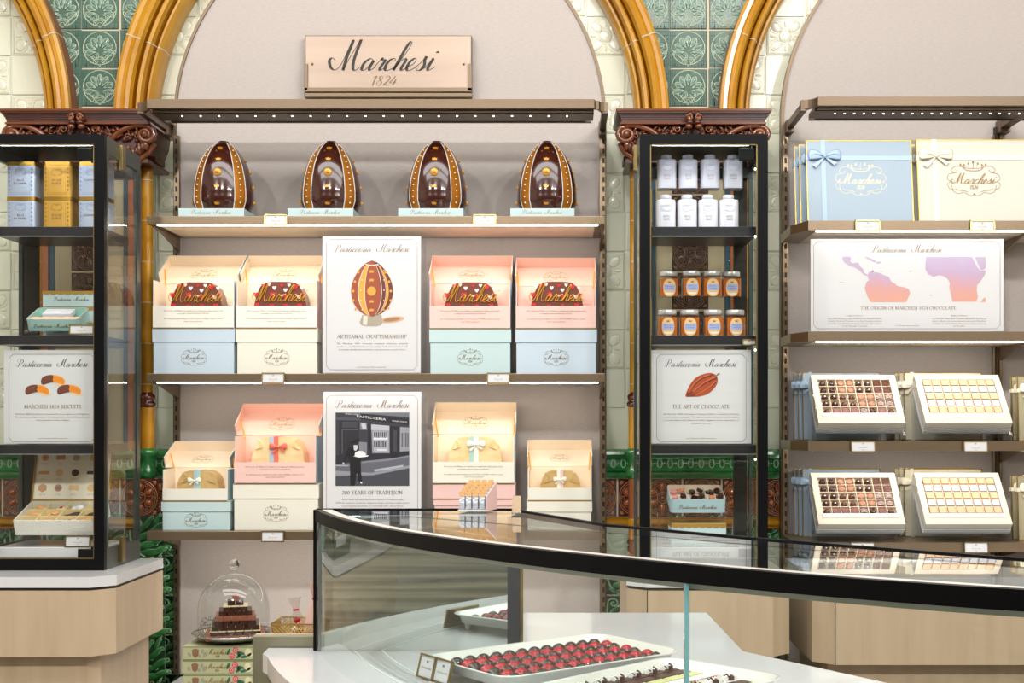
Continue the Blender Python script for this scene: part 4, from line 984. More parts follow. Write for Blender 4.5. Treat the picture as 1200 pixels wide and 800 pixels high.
# origin map board
t, gx, gz, W, Hh = board(950, 1176, 280, 388, 4.03, 'wide white board with a watercolour map of two continents', ground=Z(388.5, 4.0))
m = MB(); border(m, gx(953.5), gx(1172), gz(385), gz(283), -.0006, goldp); m.build('border_line', t)
m = MB(); script(m, 'Pasticceria Marchesi', gx(1063), gz(295.5), .022, -.0008, inkb); serif(m, 'THE ORIGIN OF MARCHESI 1824 CHOCOLATE', gx(1064.5), gz(362.6), .0096, -.0008, goldp, width=112 * s4)
text(m, 'Origin & Selection', gx(1001.5), gz(370.3), .0052, -.0008, goldp, width=19 * s4)
body(m, [('At the heart of Marchesi 1824 chocolate lies the masterful selection', 63 * s4), ('of quality, Criollo and Trinitario cocoas from Venezuela, perfected', 63 * s4), ('and slowly roasted from the plantations of the best regions nearest', 63 * s4), ('to Lake Maracaibo, Venezuela.', 30 * s4)], gx(1001.5), gz(373.9), .0077, .0055, inkb)
text(m, 'Balance & Flavor', gx(1124), gz(370.3), .0052, -.0008, goldp, width=19 * s4)
body(m, [('Our chocolate composition is carefully calibrated for intensity and', 63 * s4), ('balance: refined cocoa aromas harmonize with notes of dried fruit,', 63 * s4), ('resulting in an extraordinary softness and an intense sweetness', 63 * s4), ('on the palate.', 14 * s4)], gx(1124), gz(373.9), .0077, .0055, inkb)
text(m, 'Join Marchesi 1824 community', gx(1063), gz(382), .0045, -.0008, goldp, width=28 * s4)
for a, b, c_ in ((1033, 318, 'Mexico'), (986, 331, 'Galapagos'), (1067, 318, 'Atlantic'), (1091, 346, 'Angola')): text(m, c_, gx(a), gz(b), .0035, -.0008, inkb)
m.build('lettering', t)
zA, zB = gz(355), gz(300)
wc = gradient_mat('watercolour', [(0, 0xD69C86), (.35, 0xCC9A98), (.6, 0xB8A0BC), (1, 0xB9AAC6)], 2, zA, zB, .22)
m = MB(); q = lambda a, b: (gx(900 + a / 4), gz(200 + b / 4))
m.poly([q(*p) for p in cr([(350, 404), (388, 404), (386, 425), (400, 434), (412, 430), (425, 434), (432, 448), (446, 462), (450, 478), (468, 488), (466, 492), (446, 484), (432, 468), (410, 452), (388, 446), (362, 432), (352, 420)], 2, True)], -.0007, wc)
m.poly([q(*p) for p in ((470, 478), (484, 470), (500, 476), (520, 478), (545, 490), (566, 498), (578, 520), (596, 530), (606, 540), (640, 546), (660, 556), (666, 574), (658, 592), (648, 614), (482, 614), (468, 592), (456, 562), (454, 546), (462, 522), (474, 512), (468, 498))], -.0007, wc)
m.poly([q(*p) for p in ((448, 404), (470, 406), (494, 416), (508, 426), (496, 428), (478, 418), (460, 410))], -.0007, wc); m.poly([q(*p) for p in ((506, 428), (528, 426), (526, 434), (508, 434))], -.0007, wc)
m.poly([q(*p) for p in ((742, 404), (956, 404), (966, 424), (980, 452), (998, 470), (1020, 466), (1018, 484), (1000, 512), (980, 536), (978, 560), (984, 590), (976, 612), (864, 612), (858, 580), (850, 548), (852, 524), (842, 506), (824, 492), (800, 488), (776, 496), (752, 484), (738, 462), (738, 430))], -.0007, wc)
m.poly([q(*p) for p in ((970, 404), (1020, 404), (1020, 456), (1000, 468), (986, 440))], -.0007, wc); m.poly([q(*p) for p in ((1018, 592), (1021, 614), (996, 614), (1006, 602))], -.0007, wc)
m.disc(gx(1022.7), gz(317.5), .9 * s4, .9 * s4, -.0009, pe[1], 8); m.build('watercolour_map', t)

# ---------------------------------------------------------------- open cake boxes
def bow(m, cx, y, cz, s, mt, tails=True, rot=0.):
    T = m.M @ Matrix.Translation((cx, y, cz)) @ Matrix.Rotation(rot, 4, 'Y'); s0 = m.M; m.M = T
    for sg in (-1, 1):
        # puffed loop: a flattened tube folded over, wide at its outer end
        k = []
        for i in range(9):
            u = i / 8; w = s * (.07 + .26 * sin(pi * min(u * .62 + .02, 1)) ** 1.2) * (1 if u < .98 else .7)
            k.append((sg * s * (.04 + .92 * u), w, s * (.07 * sin(u * pi * .9) + .10 * u)))
        v = []; n = 8
        for x_, w, dz in k:
            for q in range(n): v.append((x_, -.05 * s - (.13 * s) * sin(pi * min(abs(x_) / s, 1)) * (.5 + .5 * cos(2 * pi * q / n)) , dz + w * sin(2 * pi * q / n)))
        m.add(v, [(i * n + q, i * n + (q + 1) % n, (i + 1) * n + (q + 1) % n, (i + 1) * n + q) for i in range(8) for q in range(n)] + [tuple(range(8 * n, 9 * n))], mt, True)
        m.tube([(sg * s * .12, -.16 * s, .05 * s), (sg * s * .5, -.2 * s, .14 * s), (sg * s * .8, -.14 * s, .1 * s)], [.02 * s, .035 * s, .01 * s], mt, 6)
        if tails:
            a = (sg * .62 * s, -.66 * s) if sg < 0 else (sg * .62 * s, -.5 * s)
            m.prism([(-.07 * s * sg, .02 * s), (.07 * s * sg, -.04 * s), (a[0] + .16 * s * sg, a[1] + .12 * s), (a[0] + .02 * s * sg, a[1] + .09 * s), (a[0] - .06 * s * sg, a[1] - .04 * s)], -.10 * s, -.06 * s, mt)
    m.ell((0, -.14 * s, .03 * s), (.12 * s, .12 * s, .14 * s), mt, 10, 6); m.M = s0
def heart(m, cx, cz, w, y0, y1, mt):
    p = [(0, -.5), (.28, -.2), (.48, .1), (.46, .34), (.26, .46), (.06, .36), (0, .24), (-.06, .36), (-.26, .46), (-.46, .34), (-.48, .1), (-.28, -.2)]
    m.prism([(cx + a * w, cz + b * w) for a, b in p], y0, y1, mt)
HP = [(12, 6, 6, 'w'), (22, 4, 7, 'r'), (34, 2, 6, 'w'), (46, 8, 7, 'w'), (62, 4, 5, 'r'), (78, 3, 6, 'w'), (92, 6, 9, 'r'), (106, 8, 6, 'w'), (5, 20, 9, 'r'), (42, 20, 9, 'r'), (70, 12, 7, 'w'), (63, 22, 5, 'w'), (71, 24, 7, 'r'), (99, 24, 7, 'w'), (111, 20, 5, 'r'), (8, 38, 7, 'r'), (40, 40, 7, 'r'), (70, 39, 6, 'r'), (101, 39, 8, 'r')]
def cake_profile(x0, x1, z0, z1):
    xc, w, h = (x0 + x1) / 2, (x1 - x0) / 2, z1 - z0
    pts = [(-1, 0), (-.97, .2), (-.9, .5), (-.82, .72), (-.68, .9), (-.5, .985), (-.25, 1), (.25, 1), (.5, .985), (.68, .9), (.82, .72), (.9, .5), (.97, .2), (1, 0)]
    return [(xc + a * w, z0 + b * h) for a, b in pts]
def open_box(spec, zg=None):
    (nm, px0, px1, ytop, yflap, ybot, lx0, lx1, ly0, d, D, lining, outer, flap, words) = spec
    x0, x1 = X(px0, d), X(px1, d); zb, zf, zt = Z(ybot, d), Z(yflap, d), Z(ytop, d)
    if zg is not None: zb = zg
    t = thing('open_cake_box', nm, 'cake box', ((x0 + x1) / 2, d, zb)); w = .003
    m = MB(); m.box(x0, x1, d, d + D, zb, zb + w, outer); m.build('base_panel', t, True)
    m = MB(); m.box(x0, x1, d, d + w, zb + w, zf, flap); m.build('front_flap', t, True)
    for sg, a in ((0, x0), (1, x1 - w)):
        m = MB(); o_, i_ = (a, a + .0012) if sg == 0 else (a + w - .0012, a + w)
        m.box(o_, i_, d + w, d + D, zb + w, zt, outer)
        a0, a1 = (a + .0012, a + w) if sg == 0 else (a, a + w - .0012)
        m.box(a0, a1, d + w, d + D, zb + w, zt, lining); m.build('side_wall', t, True)
    m = MB(); m.box(x0 + w, x1 - w, d + D - w, d + D, zb + w, zt, lining); m.build('back_wall', t, True)
    m = MB(); m.box(x0, x1, d - .0008, d - .0002, zb, zb + .0022, gold); m.build('gold_edge', t, True)
    # lid leaning back on its hinge
    dh = d + D; xa, xb = X(px0 + 2, dh), X(px1 - 1, dh); zt_ = zt
    hvis = Z(ly0, d + D + .11) - zt; rim = .036; L = D; 
    th = radians(57); 
    for _ in range(30):
        if L * cos(th) + rim * sin(th) > hvis: th += .02
        else: break
    zz = zt + .002; W = (X(lx1, dh + L * sin(th)) - X(lx0, dh + L * sin(th))) / 2; xc = (X(lx0, dh + L * sin(th)) + X(lx1, dh + L * sin(th))) / 2
    xc = (x0 + x1) / 2 * .5 + xc * .5
    T = Matrix.Translation((xc, dh, zz)) @ Matrix.Rotation(-th, 4, 'X')
    lid = bpy.data.objects.new('lid', None)
    m = MB(); m.M = T
    m.box(-W, W, -.0008, .002, 0, L, lining); m.box(-W, W, .002, .0032, 0, L, outer)
    for a, b, c_, f_ in ((-W, W, L - .003, L), (-W, -W + .0025, 0, L), (W - .0025, W, 0, L)): 
        m.box(a, b, -rim, -.0008, c_, f_, lining)
    for a in (-W - .0006, W): m.box(a, a + .0006, -rim, .003, 0, L, outer)
    m.box(-W, W, -rim - .0004, .003, L, L + .0008, outer)
    lo = m.build('lid', t, True)
    cm = MB(); cm.M = T; cw = .086 * (x1 - x0) / .26
    sv = cm.M; cm.M = T @ Matrix.Translation((0, 0, L * .45)) @ Matrix.Diagonal((1, 1, 1.35, 1)); crest(cm, 0, 0, cw, -.0012, pbr('crest_gold', 0xA8844A, .45), .011); cm.M = sv
    c_ = cm.build('gold_crest', None); c_.parent = lo; 
    I = wm(lo).inverted(); c_.data.transform(I)
    rb = MB(); rm = pbr('orange_ribbon', 0xE39A2C, .5)
    for sg in (-1, 1):
        xa_ = x0 + .002 if sg < 0 else x1 - .002; P0 = Vector((xa_ - sg * .004, dh - .02, zt - .004)); P1 = T @ Vector((sg * (W - .004), -rim * .55, L * .42)); q = Vector((.0022, 0, 0)); r_ = Vector((0, .001, .004))
        rb.add([P0 - q - r_, P0 + q - r_, P1 + q + r_, P1 - q + r_, P0 - q - r_ + Vector((0, .001, 0)), P0 + q - r_ + Vector((0, .001, 0)), P1 + q + r_ + Vector((0, .001, 0)), P1 - q + r_ + Vector((0, .001, 0))], [(0, 1, 2, 3), (7, 6, 5, 4), (0, 4, 5, 1), (1, 5, 6, 2), (2, 6, 7, 3), (3, 7, 4, 0)], rm)
    rb.build('lid_ribbon', t, True)
    if words:
        m = MB(); xc2 = (x0 + x1) / 2; hh = zf - zb
        for i, (ln, ww) in enumerate((('Nel cuore di Milano la tradizione artigianale della pasticceria', .185), ('accompagna i momenti di Pasticceria Marchesi', .10), ('A confectionery tradition in the heart of Milan, where every', .185), ('creation of Pasticceria Marchesi', .06))):
            text(m, ln, xc2, zf - hh * (.24, .36, .60, .72)[i], .006, d - .0006, inkb, width=ww)
        m.build('printed_text', t, True)
    return t, x0, x1, zb, zf, zt
def closed_box(px0, px1, y0, y1, d, D, mt, label, lidpx=16, zg=None, cr_=True, grp=None, inset=1.0):
    x0, x1 = X(px0, d), X(px1, d); zt, zb = Z(y0, d), Z(y1, d)
    if zg is not None: zb = zg
    t = thing('gift_box', label, 'box', ((x0 + x1) / 2, d, zb), group=grp)
    i = inset * d / F * 1.2; zl = Z(y0 + lidpx, d)
    m = MB(); m.box(x0 + i, x1 - i, d + .003, d + D, zb, zt - .003, mt); m.build('box_body', t, True, bevel=.0008)
    m = MB(); m.box(x0, x1, d, d + D + .002, zl, zt, mt); m.box(x0 + .001, x1 - .001, d - .0006, d, zt - .0022, zt - .0006, gold); m.build('box_lid', t, True, bevel=.0008)
    if cr_:
        m = MB(); crest(m, (x0 + x1) / 2 - .0, (zl + zb) / 2, .079 * min(1, (x1 - x0) / .24), d + .0024, pbr('crest_ink', 0x83735A, .55), .011); m.build('crest', t, True)
    return t
def cake(kind, px0, px1, ytop, x0, x1, zb, d, label, extra=None):
    a, b = X(px0, d), X(px1, d); zt = Z(ytop, d); z0 = zb + .003
    t = thing('chocolate_cake' if kind == 'choc' else 'wrapped_cake', label, 'cake', ((a + b) / 2, d, z0))
    pr = cake_profile(a, b, z0, zt); s = d / F
    if kind == 'choc':
        m = MB(); m.prism(pr, d, d + .075, choc_m, True); m.build('cake_body', t, True, bevel=.009, bseg=4)
        cols = {'r': pbr('red_sugar', 0xD8202C, .35), 'w': pbr('white_sugar', 0xF2DEDE, .4)}
        for k, (ha, hb, hw, hc) in enumerate(HP):
            hx = a + (b - a) * (.04 + .92 * (ha / 116)) ; hz = zt - (hb + 1.5) * s * .66 - .003
            if abs((hx - (a + b) / 2)) > (b - a) / 2 * .86 and hb < 18: hx = (a + b) / 2 + (hx - (a + b) / 2) * .82
            m = MB(); heart(m, hx, hz, hw * s * .68, d - .003, d + .003, cols[hc]); m.build('sugar_heart', t, True, bevel=.0006, bseg=1)
        m = MB(); H = .052; ps = script_paths('Marchesi', 0, 0, 1, n=4); xs = [p[0] for q in ps for p in q]; k = (b - a) * .96 / (max(xs) - min(xs))
        for p in ps: m.tube([((a + b) / 2 + u * k, d - .004, zt - .062 + v * H) for u, v in p], .0013, pbr('gold_icing', 0xD9A23A, .3, metal=.5), 6)
        m.build('gold_script', t, True)
    else:
        wrap = pbr('gold_tissue_' + extra['w'], {'cream': 0xE6C48C, 'gold': 0xBE9A5E}[extra['w']], .42, metal=.1, bump=('voronoi', 38, .55), vary=({'cream': 0xEFD4A4, 'gold': 0xD2B47C}[extra['w']], 14, (1, 1, 1)))
        n = len(pr); rr = random.Random(int(px0)); pr2 = cr(pr, 3); pr2 = [(u + rr.uniform(-.0008, .0008), v + (rr.uniform(-.0012, .0012) if v > z0 + .001 else 0)) for u, v in pr2]
        m = MB(); m.prism(pr2, d, d + .075, wrap, True)
        for sg, xx in ((-1, a + (b - a) * .15), (1, b - (b - a) * .15)):
            for q in range(3):
                m.tube(cr([(xx + sg * -.004 * q, d + .012 * q, zt - .006), (xx + sg * (-.012 - .004 * q), d - .001, zt - .016 - .006 * q), (xx + sg * .004 * q, d - .001, zt - .04)], 3), [.0016] * 6 + [.0004], wrap, 5)
        m.build('gold_wrapping', t, True, bevel=.006, bseg=3)
        m = MB(); c1, c2 = extra['rib']; rx = extra['rx']; rx = X(rx, d)
        W = .0072 * extra.get('k', 1); top = zt + .0012
        for q, cc in ((-1, c1), (1, c2)):
            p0, p1 = (rx - 2 * W, rx - .0) if q < 0 else (rx, rx + 2 * W)
            m.box(p0, p1, d - .0016, d - .0004, z0, top, cc); m.box(p0, p1, d - .0016, d + .07, top, top + .001, cc)
        m.build('ribbon_band', t, True)
        m = MB(); bow(m, X(extra['bx'], d), d - .005, Z(extra['by'], d), .03 * extra.get('k', 1), extra['bow']); m.build('ribbon_bow', t, True)
    return t
dB = 4.03
def build_cakes():
    zsh = Z(437.5, 4.0); zs3 = Z(622, 4.0)
    spec = [  # middle shelf
     (179, 274, 328, 358.5, 384.5, 194, 285, 290.5, cream_in, blue_p, cream_p, 'first', blue_p, 'pale blue', 'cream', 196.5, 263.5, 330.5),
     (277, 371, 328, 358.5, 384.5, 287.5, 377, 291, cream_in, pink_p, cream_p, 'second', ivory, 'ivory', 'cream', 294.5, 362, 330),
     (503.5, 598, 328, 358.5, 385, 505, 599, 291, pink_in, blue_p, pink_f, 'third', mint_p, 'pale mint', 'pink', 518, 586.5, 330.5),
     (604.5, 698.5, 330.5, 358.5, 385, 605, 697, 294, pink_in, blue_g, pink_f, 'fourth', blue_p, 'pale blue', 'pink', 619, 686.5, 330)]
    for a, b, yt, yf, yb, l0, l1, ly, lining, outer, flap, nth, lowm, lowc, upc, c0, c1, cy in spec:
        closed_box(a - .5, b + 1, yb, 437, dB, .135, lowm, 'closed %s gift box supporting the %s open cake box on the middle shelf' % (lowc, nth), zg=zsh)
        t, x0, x1, zb, zf, zt = open_box(('open %s lined cake box, %s from the left on the middle shelf' % (upc, nth), a, b, yt, yf, yb, l0, l1, ly, dB, .135, lining, outer, flap, True), zg=Z(yb, dB))
        cake('choc', c0, c1, cy, x0, x1, zb, dB + .05, 'chocolate cake with sugar hearts in the %s open box on the middle shelf' % nth)
    blueR, pinkR, whiteR, mintR, lilR = pbr('pale_blue_ribbon', 0xA9BCCB, .4), pbr('coral_ribbon', 0xE0715C, .4), pbr('white_ribbon', 0xF3EEDF, .4), pbr('mint_ribbon', 0xA8CBBF, .4), pbr('lilac_ribbon', 0xE0C4C4, .4)
    # lowest shelf
    closed_box(189, 270, 587, 622, dB, .13, mint_p, 'closed mint gift box at the left end of the lowest shelf', lidpx=12, zg=zs3)
    t, x0, x1, zb, zf, zt = open_box(('small open cream cake box at the left end of the lowest shelf', 190.5, 266.5, 550, 572.5, 587, 197, 272, 517, dB, .13, cream_in, mint_p, ivory, False), zg=Z(587, dB))
    cake('wrap', 205, 258.5, 551.5, x0, x1, zb, dB + .05, 'gold wrapped cake with white bow in the small cream box at left', dict(w='gold', rib=(blueR, mintR), rx=231, bow=whiteR, bx=228, by=563, k=.72))
    closed_box(273, 373.5, 567, 622, dB, .135, ivory, 'closed ivory gift box supporting the tall pink lined box', lidpx=17, zg=zs3)
    t, x0, x1, zb, zf, zt = open_box(('open pink lined cake box holding a wrapped cake on the lowest shelf', 274.5, 370, 511, 541.5, 566.5, 280, 376, 468, dB, .135, pink_in, blue_g, pink_f, True), zg=Z(566.5, dB))
    cake('wrap', 291, 360, 512, x0, x1, zb, dB + .05, 'cream wrapped cake with coral bow in the pink lined box', dict(w='cream', rib=(blueR, pinkR), rx=321, bow=pinkR, bx=326.5, by=524, k=1))
    closed_box(507, 603.5, 567, 585, dB, .135, pink_p, 'closed pink gift box stacked directly under the right wrapped cake box', lidpx=17, zg=Z(585, dB), cr_=False)
    closed_box(508, 603, 585, 622, dB, .135, pink_p, 'closed pink gift box at the bottom of the right stack', lidpx=7, zg=zs3, cr_=False)
    t, x0, x1, zb, zf, zt = open_box(('open cream lined cake box with a wrapped cake right of the photograph poster', 507, 602.5, 509.5, 541, 566.5, 509, 603.5, 468, dB, .135, cream_in, blue_p, ivory, True), zg=Z(566.5, dB))
    cake('wrap', 522, 591, 512, x0, x1, zb, dB + .05, 'cream wrapped cake with white bow right of the photograph poster', dict(w='cream', rib=(mintR, whiteR), rx=555.5, bow=whiteR, bx=558, by=521, k=1))
    closed_box(617, 694, 586.5, 622, dB, .13, ivory, 'closed ivory gift box at the right end of the lowest shelf', lidpx=13, zg=zs3, cr_=False)
    t, x0, x1, zb, zf, zt = open_box(('small open cream cake box at the right end of the lowest shelf', 618.5, 693.5, 548.5, 571.5, 586.5, 618.5, 692.5, 515.5, dB, .13, cream_in, ivory, ivory, False), zg=Z(586.5, dB))
    cake('wrap', 631, 682.5, 551.5, x0, x1, zb, dB + .05, 'gold wrapped cake with pale bow in the small cream box at right', dict(w='gold', rib=(whiteR, lilR), rx=656.5, bow=whiteR, bx=656, by=562, k=.72))
build_cakes()
# ---------------------------------------------------------------- left cabinet contents
def rrect(x0, x1, y0, y1, r, n=4):
    p = []
    for cx, cy, a0 in ((x1 - r, y0 + r, -90), (x1 - r, y1 - r, 0), (x0 + r, y1 - r, 90), (x0 + r, y0 + r, 180)):
        p += [(cx + r * cos(radians(a0 + 90 * k / n)), cy + r * sin(radians(a0 + 90 * k / n))) for k in range(n + 1)]
    return p
tin_s = pbr('silver_blue_tin', 0xBCC8DC, .3, metal=.35, bump=('voronoi', 160, .07)); tin_g = pbr('gold_tin', 0xD9A94E, .3, metal=.5, bump=('voronoi', 160, .07))
tin_l = pbr('tin_pattern', 0x9AA8C4, .35, metal=.3); tin_lg = pbr('tin_pattern_gold', 0xB8862E, .35, metal=.4)
def tin(px, d, z0, mt, ln, words, label, w=.087, h=.104):
    x = X(px, d); t = thing('biscuit_tin', label, 'tin', (x, d, z0), group='tall biscuit tins in the left cabinet')
    m = MB(); m.prismz(rrect(-w / 2, w / 2, 0, w * .9, .012), 0, h - .012, mt, True); m.build('tin_body', t, shade=1)
    m = MB(); m.prismz(rrect(-w / 2 - .0012, w / 2 + .0012, -.0012, w * .9 + .0012, .013), h - .012, h, gold, True); m.build('tin_lid', t, bevel=.0012)
    m = MB(); 
    m.stroke([(-.026, .008), (.026, .008), (.026, h - .02), (-.026, h - .02)], .0009, -.0004, ln, closed=True)
    crest(m, 0, h - .032, .034, -.0005, ln, .03, word=False)
    for i in range(9):
        x_ = -w / 2 + .012 + i * (w - .024) / 8
        m.stroke([(x_ + .004 * cos(a * pi / 4), .009 + .004 * sin(a * pi / 4)) for a in range(9)], .0007, -.0004, ln)
    for i in range(6):
        for sg in (-1, 1): m.disc(sg * .033, .02 + i * .0125, .0035, .0045, -.0003, ln, 8)
    for i, wd in enumerate(words): text(m, wd, 0, h * .44 - i * .010, .0095, -.0008, pbr('tin_word', 0x6A4A38, .5))
    m.build('tin_print', t)
    return t
zs1 = Z(265.5, 3.72); 
for col, (px, mt, ln, wd, nm) in enumerate(((24, tin_s, tin_l, ('BACI', 'DI DAMA'), 'silver blue'), (66.5, tin_g, tin_lg, ('OCCHI', 'DI BUE'), 'gold'), (107.5, tin_s, tin_l, ('DIAMANTI', ''), 'silver blue'))):
    where = ('at the left', 'in the middle', 'beside the cabinet post')[col]
    for lev, lv in enumerate(('lower', 'upper')):
        tin(px, 3.82, zs1 + .0005 + lev * .1045, mt, ln, wd, '%s biscuit tin with gold lid %s, %s of its stack' % (nm, where, lv))
for px, mt, ln, nm in ((46.5, tin_g, tin_lg, 'between the silver and gold tins'), (86, tin_g, tin_lg, 'between the gold and right silver tins')):
    pass
# blue pastry boxes and open mint tin
zs2 = Z(393, 3.72)
def blue_box(x0, x1, d, D, z0, h, label, grp=None):
    t = thing('pastry_box', label, 'box', ((x0 + x1) / 2, d, z0), group=grp)
    m = MB(); m.box(x0, x1, d, d + D, z0, z0 + h * .86, mint_p); m.build('box_body', t, True, bevel=.001)
    m = MB(); m.box(x0 - .001, x1 + .001, d - .001, d + D, z0 + h * .80, z0 + h, pbr('gold_lid', 0xC09A4A, .35, metal=.6)); 
    for k in range(8): m.disc(x0 + (x1 - x0) * (k + .5) / 8, z0 + h * .8, (x1 - x0) / 22, .0022, d - .0012, MATS['gold_lid'], 10)
    m.build('gold_lid', t, True, bevel=.001)
    m = MB(); script(m, 'Pasticceria Marchesi', (x0 + x1) / 2, z0 + h * .38, .0105, d - .0005, inkb, thick=.14, thin=.05, n=3); m.build('lettering', t, True)
for k, lab in enumerate(('lowest', 'middle', 'topmost')):
    blue_box(X(50, 3.88), X(118, 3.88), 3.88, .065, zs2 + .0005 + k * .0485, .048, 'pale blue pastry box with gold lid, %s of the stack of three' % lab, 'stacked blue pastry boxes')
def open_tin(name, label, cx, d, z, W, D, H_, tilt, mt, lining, rz=0.):
    t = thing(name, label, 'tin', (cx, d, z), (tilt, 0, rz)); r = .012
    m = MB(); o = rrect(-W / 2, W / 2, 0, D, r); i = rrect(-W / 2 + .002, W / 2 - .002, .002, D - .002, r - .002); n = len(o)
    v = [(a, b, 0) for a, b in o] + [(a, b, H_) for a, b in o] + [(a, b, H_) for a, b in i] + [(a, b, .003) for a, b in i]
    m.add(v, [tuple(reversed(range(n)))], mt); m.add(v, [(k, (k + 1) % n, (k + 1) % n + n, k + n) for k in range(n)], mt, True)
    m.add(v, [(k + n, (k + 1) % n + n, (k + 1) % n + 2 * n, k + 2 * n) for k in range(n)], paper)
    m.add(v, [(k + 2 * n, (k + 1) % n + 2 * n, (k + 1) % n + 3 * n, k + 3 * n) for k in range(n)], lining, True); m.add(v, [tuple(range(3 * n, 4 * n))], lining)
    m.build('tin_body', t)
    m = MB(); script(m, 'Pasticceria Marchesi', 0, H_ * .30, .011, -.0006, inkb, thick=.14, thin=.05, n=3); m.build('lettering', t)
    return t
def stand(x0, x1, d0, d1, z0, zf, zb, label, grp=None):
    """clear acrylic wedge: sloping plate, front lip and two side plates"""
    t = thing('acrylic_stand', label, 'stand', ((x0 + x1) / 2, d0, z0))
    m = MB(); m.prismx([(d0, zf - .004), (d1, zb - .004), (d1, zb), (d0, zf)], x0, x1, acryl); m.build('sloping_plate', t, True)
    m = MB(); m.box(x0, x1, d0 - .004, d0, zf - .004, zf + .012, acryl); m.build('front_lip', t, True)
    for a in (x0, x1 - .004):
        m = MB(); m.prismx([(d0 + .006, z0), (d1, z0), (d1, zb - .004), (d0 + .006, zf - .004)], a, a + .004, acryl); m.build('side_plate', t, True)
    return t
tA = radians(24)
ot = open_tin('open_mint_tin', 'open mint green tin of pink biscuits tilted on an acrylic stand', X(62.5, 3.76), 3.76, zs2 + .016, .152, .105, .036, tA, mint_b, pbr('mint_lining', 0xA8D4C8, .4))
m = MB(); m.box(-.05, .035, .058, .1, .018, .034, pbr('white_sachet', 0xE6E4EC, .5, bump=('voronoi', 220, .3))); m.build('paper_liner', ot, bevel=.002)
stand(X(27, 3.752), X(99, 3.752), 3.752, 3.85, zs2, zs2 + .014, zs2 + .055, 'clear acrylic stand under the open mint tin')
def cookie_mesh(kind):
    m = MB(); A = pbr('biscuit_golden', 0xE0A868, .7, bump=('noise', 90, .2)); B = pbr('biscuit_pale', 0xEBCB9C, .7, bump=('noise', 90, .2)); C = pbr('jam', 0x7A1C18, .2, coat=.5); K = pbr('biscuit_cocoa', 0x4A2A1E, .6, bump=('noise', 90, .2)); S_ = pbr('icing_sugar', 0xF2EEEA, .8)
    if kind == 0:
        m.lathe([(.0001, 0), (.014, 0), (.0155, .003), (.014, .007), (.0001, .008)], (0, 0, 0), 16, B); m.lathe([(.0001, .008), (.005, .008), (.004, .0095), (.0001, .0098)], (0, 0, 0), 12, C)
    elif kind == 1: m.ell((0, 0, .006), (.021, .009, .007), A, 12, 7)
    elif kind == 2: m.ell((0, 0, .008), (.013, .013, .009), S_, 12, 7)
    elif kind == 3: m.ell((0, 0, .006), (.02, .008, .006), K, 12, 7)
    elif kind == 4: m.lathe([(.0001, 0), (.012, 0), (.0135, .004), (.009, .010), (.0001, .011)], (0, 0, 0), 14, A)
    elif kind == 5:
        m.ell((0, 0, .006), (.011, .011, .006), B, 12, 6); m.ell((0, 0, .012), (.011, .011, .005), A, 12, 6)
    elif kind == 6: m.ell((0, 0, .005), (.022, .01, .006), pbr('biscuit_pink', 0xF0C0A0, .7), 12, 7)
    return m
def from_mesh(kind_cache, key, mk, name):
    if key not in kind_cache:
        o = mk().build(name); kind_cache[key] = o; return o
    o = kind_cache[key].copy(); COL.objects.link(o); return o
_ck = {}
def item(key, mk, name, label, cat, M, group=None):
    o = from_mesh(_ck, key, mk, name); o.name = name; o.matrix_basis = M; o['label'] = label; o['category'] = cat
    if group: o['group'] = group
    return o
rr = random.Random(3)
MT = wm(ot)
names5 = ['left', 'second', 'third', 'fourth', 'right']
for k in range(5):
    item(('c', 6), lambda: cookie_mesh(6), 'biscuit', 'pale pink iced biscuit in front of the open mint tin, %s of five' % ('leftmost', 'second from left', 'middle', 'fourth from left', 'rightmost')[k], 'biscuit', MT @ Matrix.Translation((-.056 + .028 * k, .03, .022)) @ Matrix.Rotation(rr.uniform(-.3, .3), 4, 'Z'), 'biscuits in the mint tin')
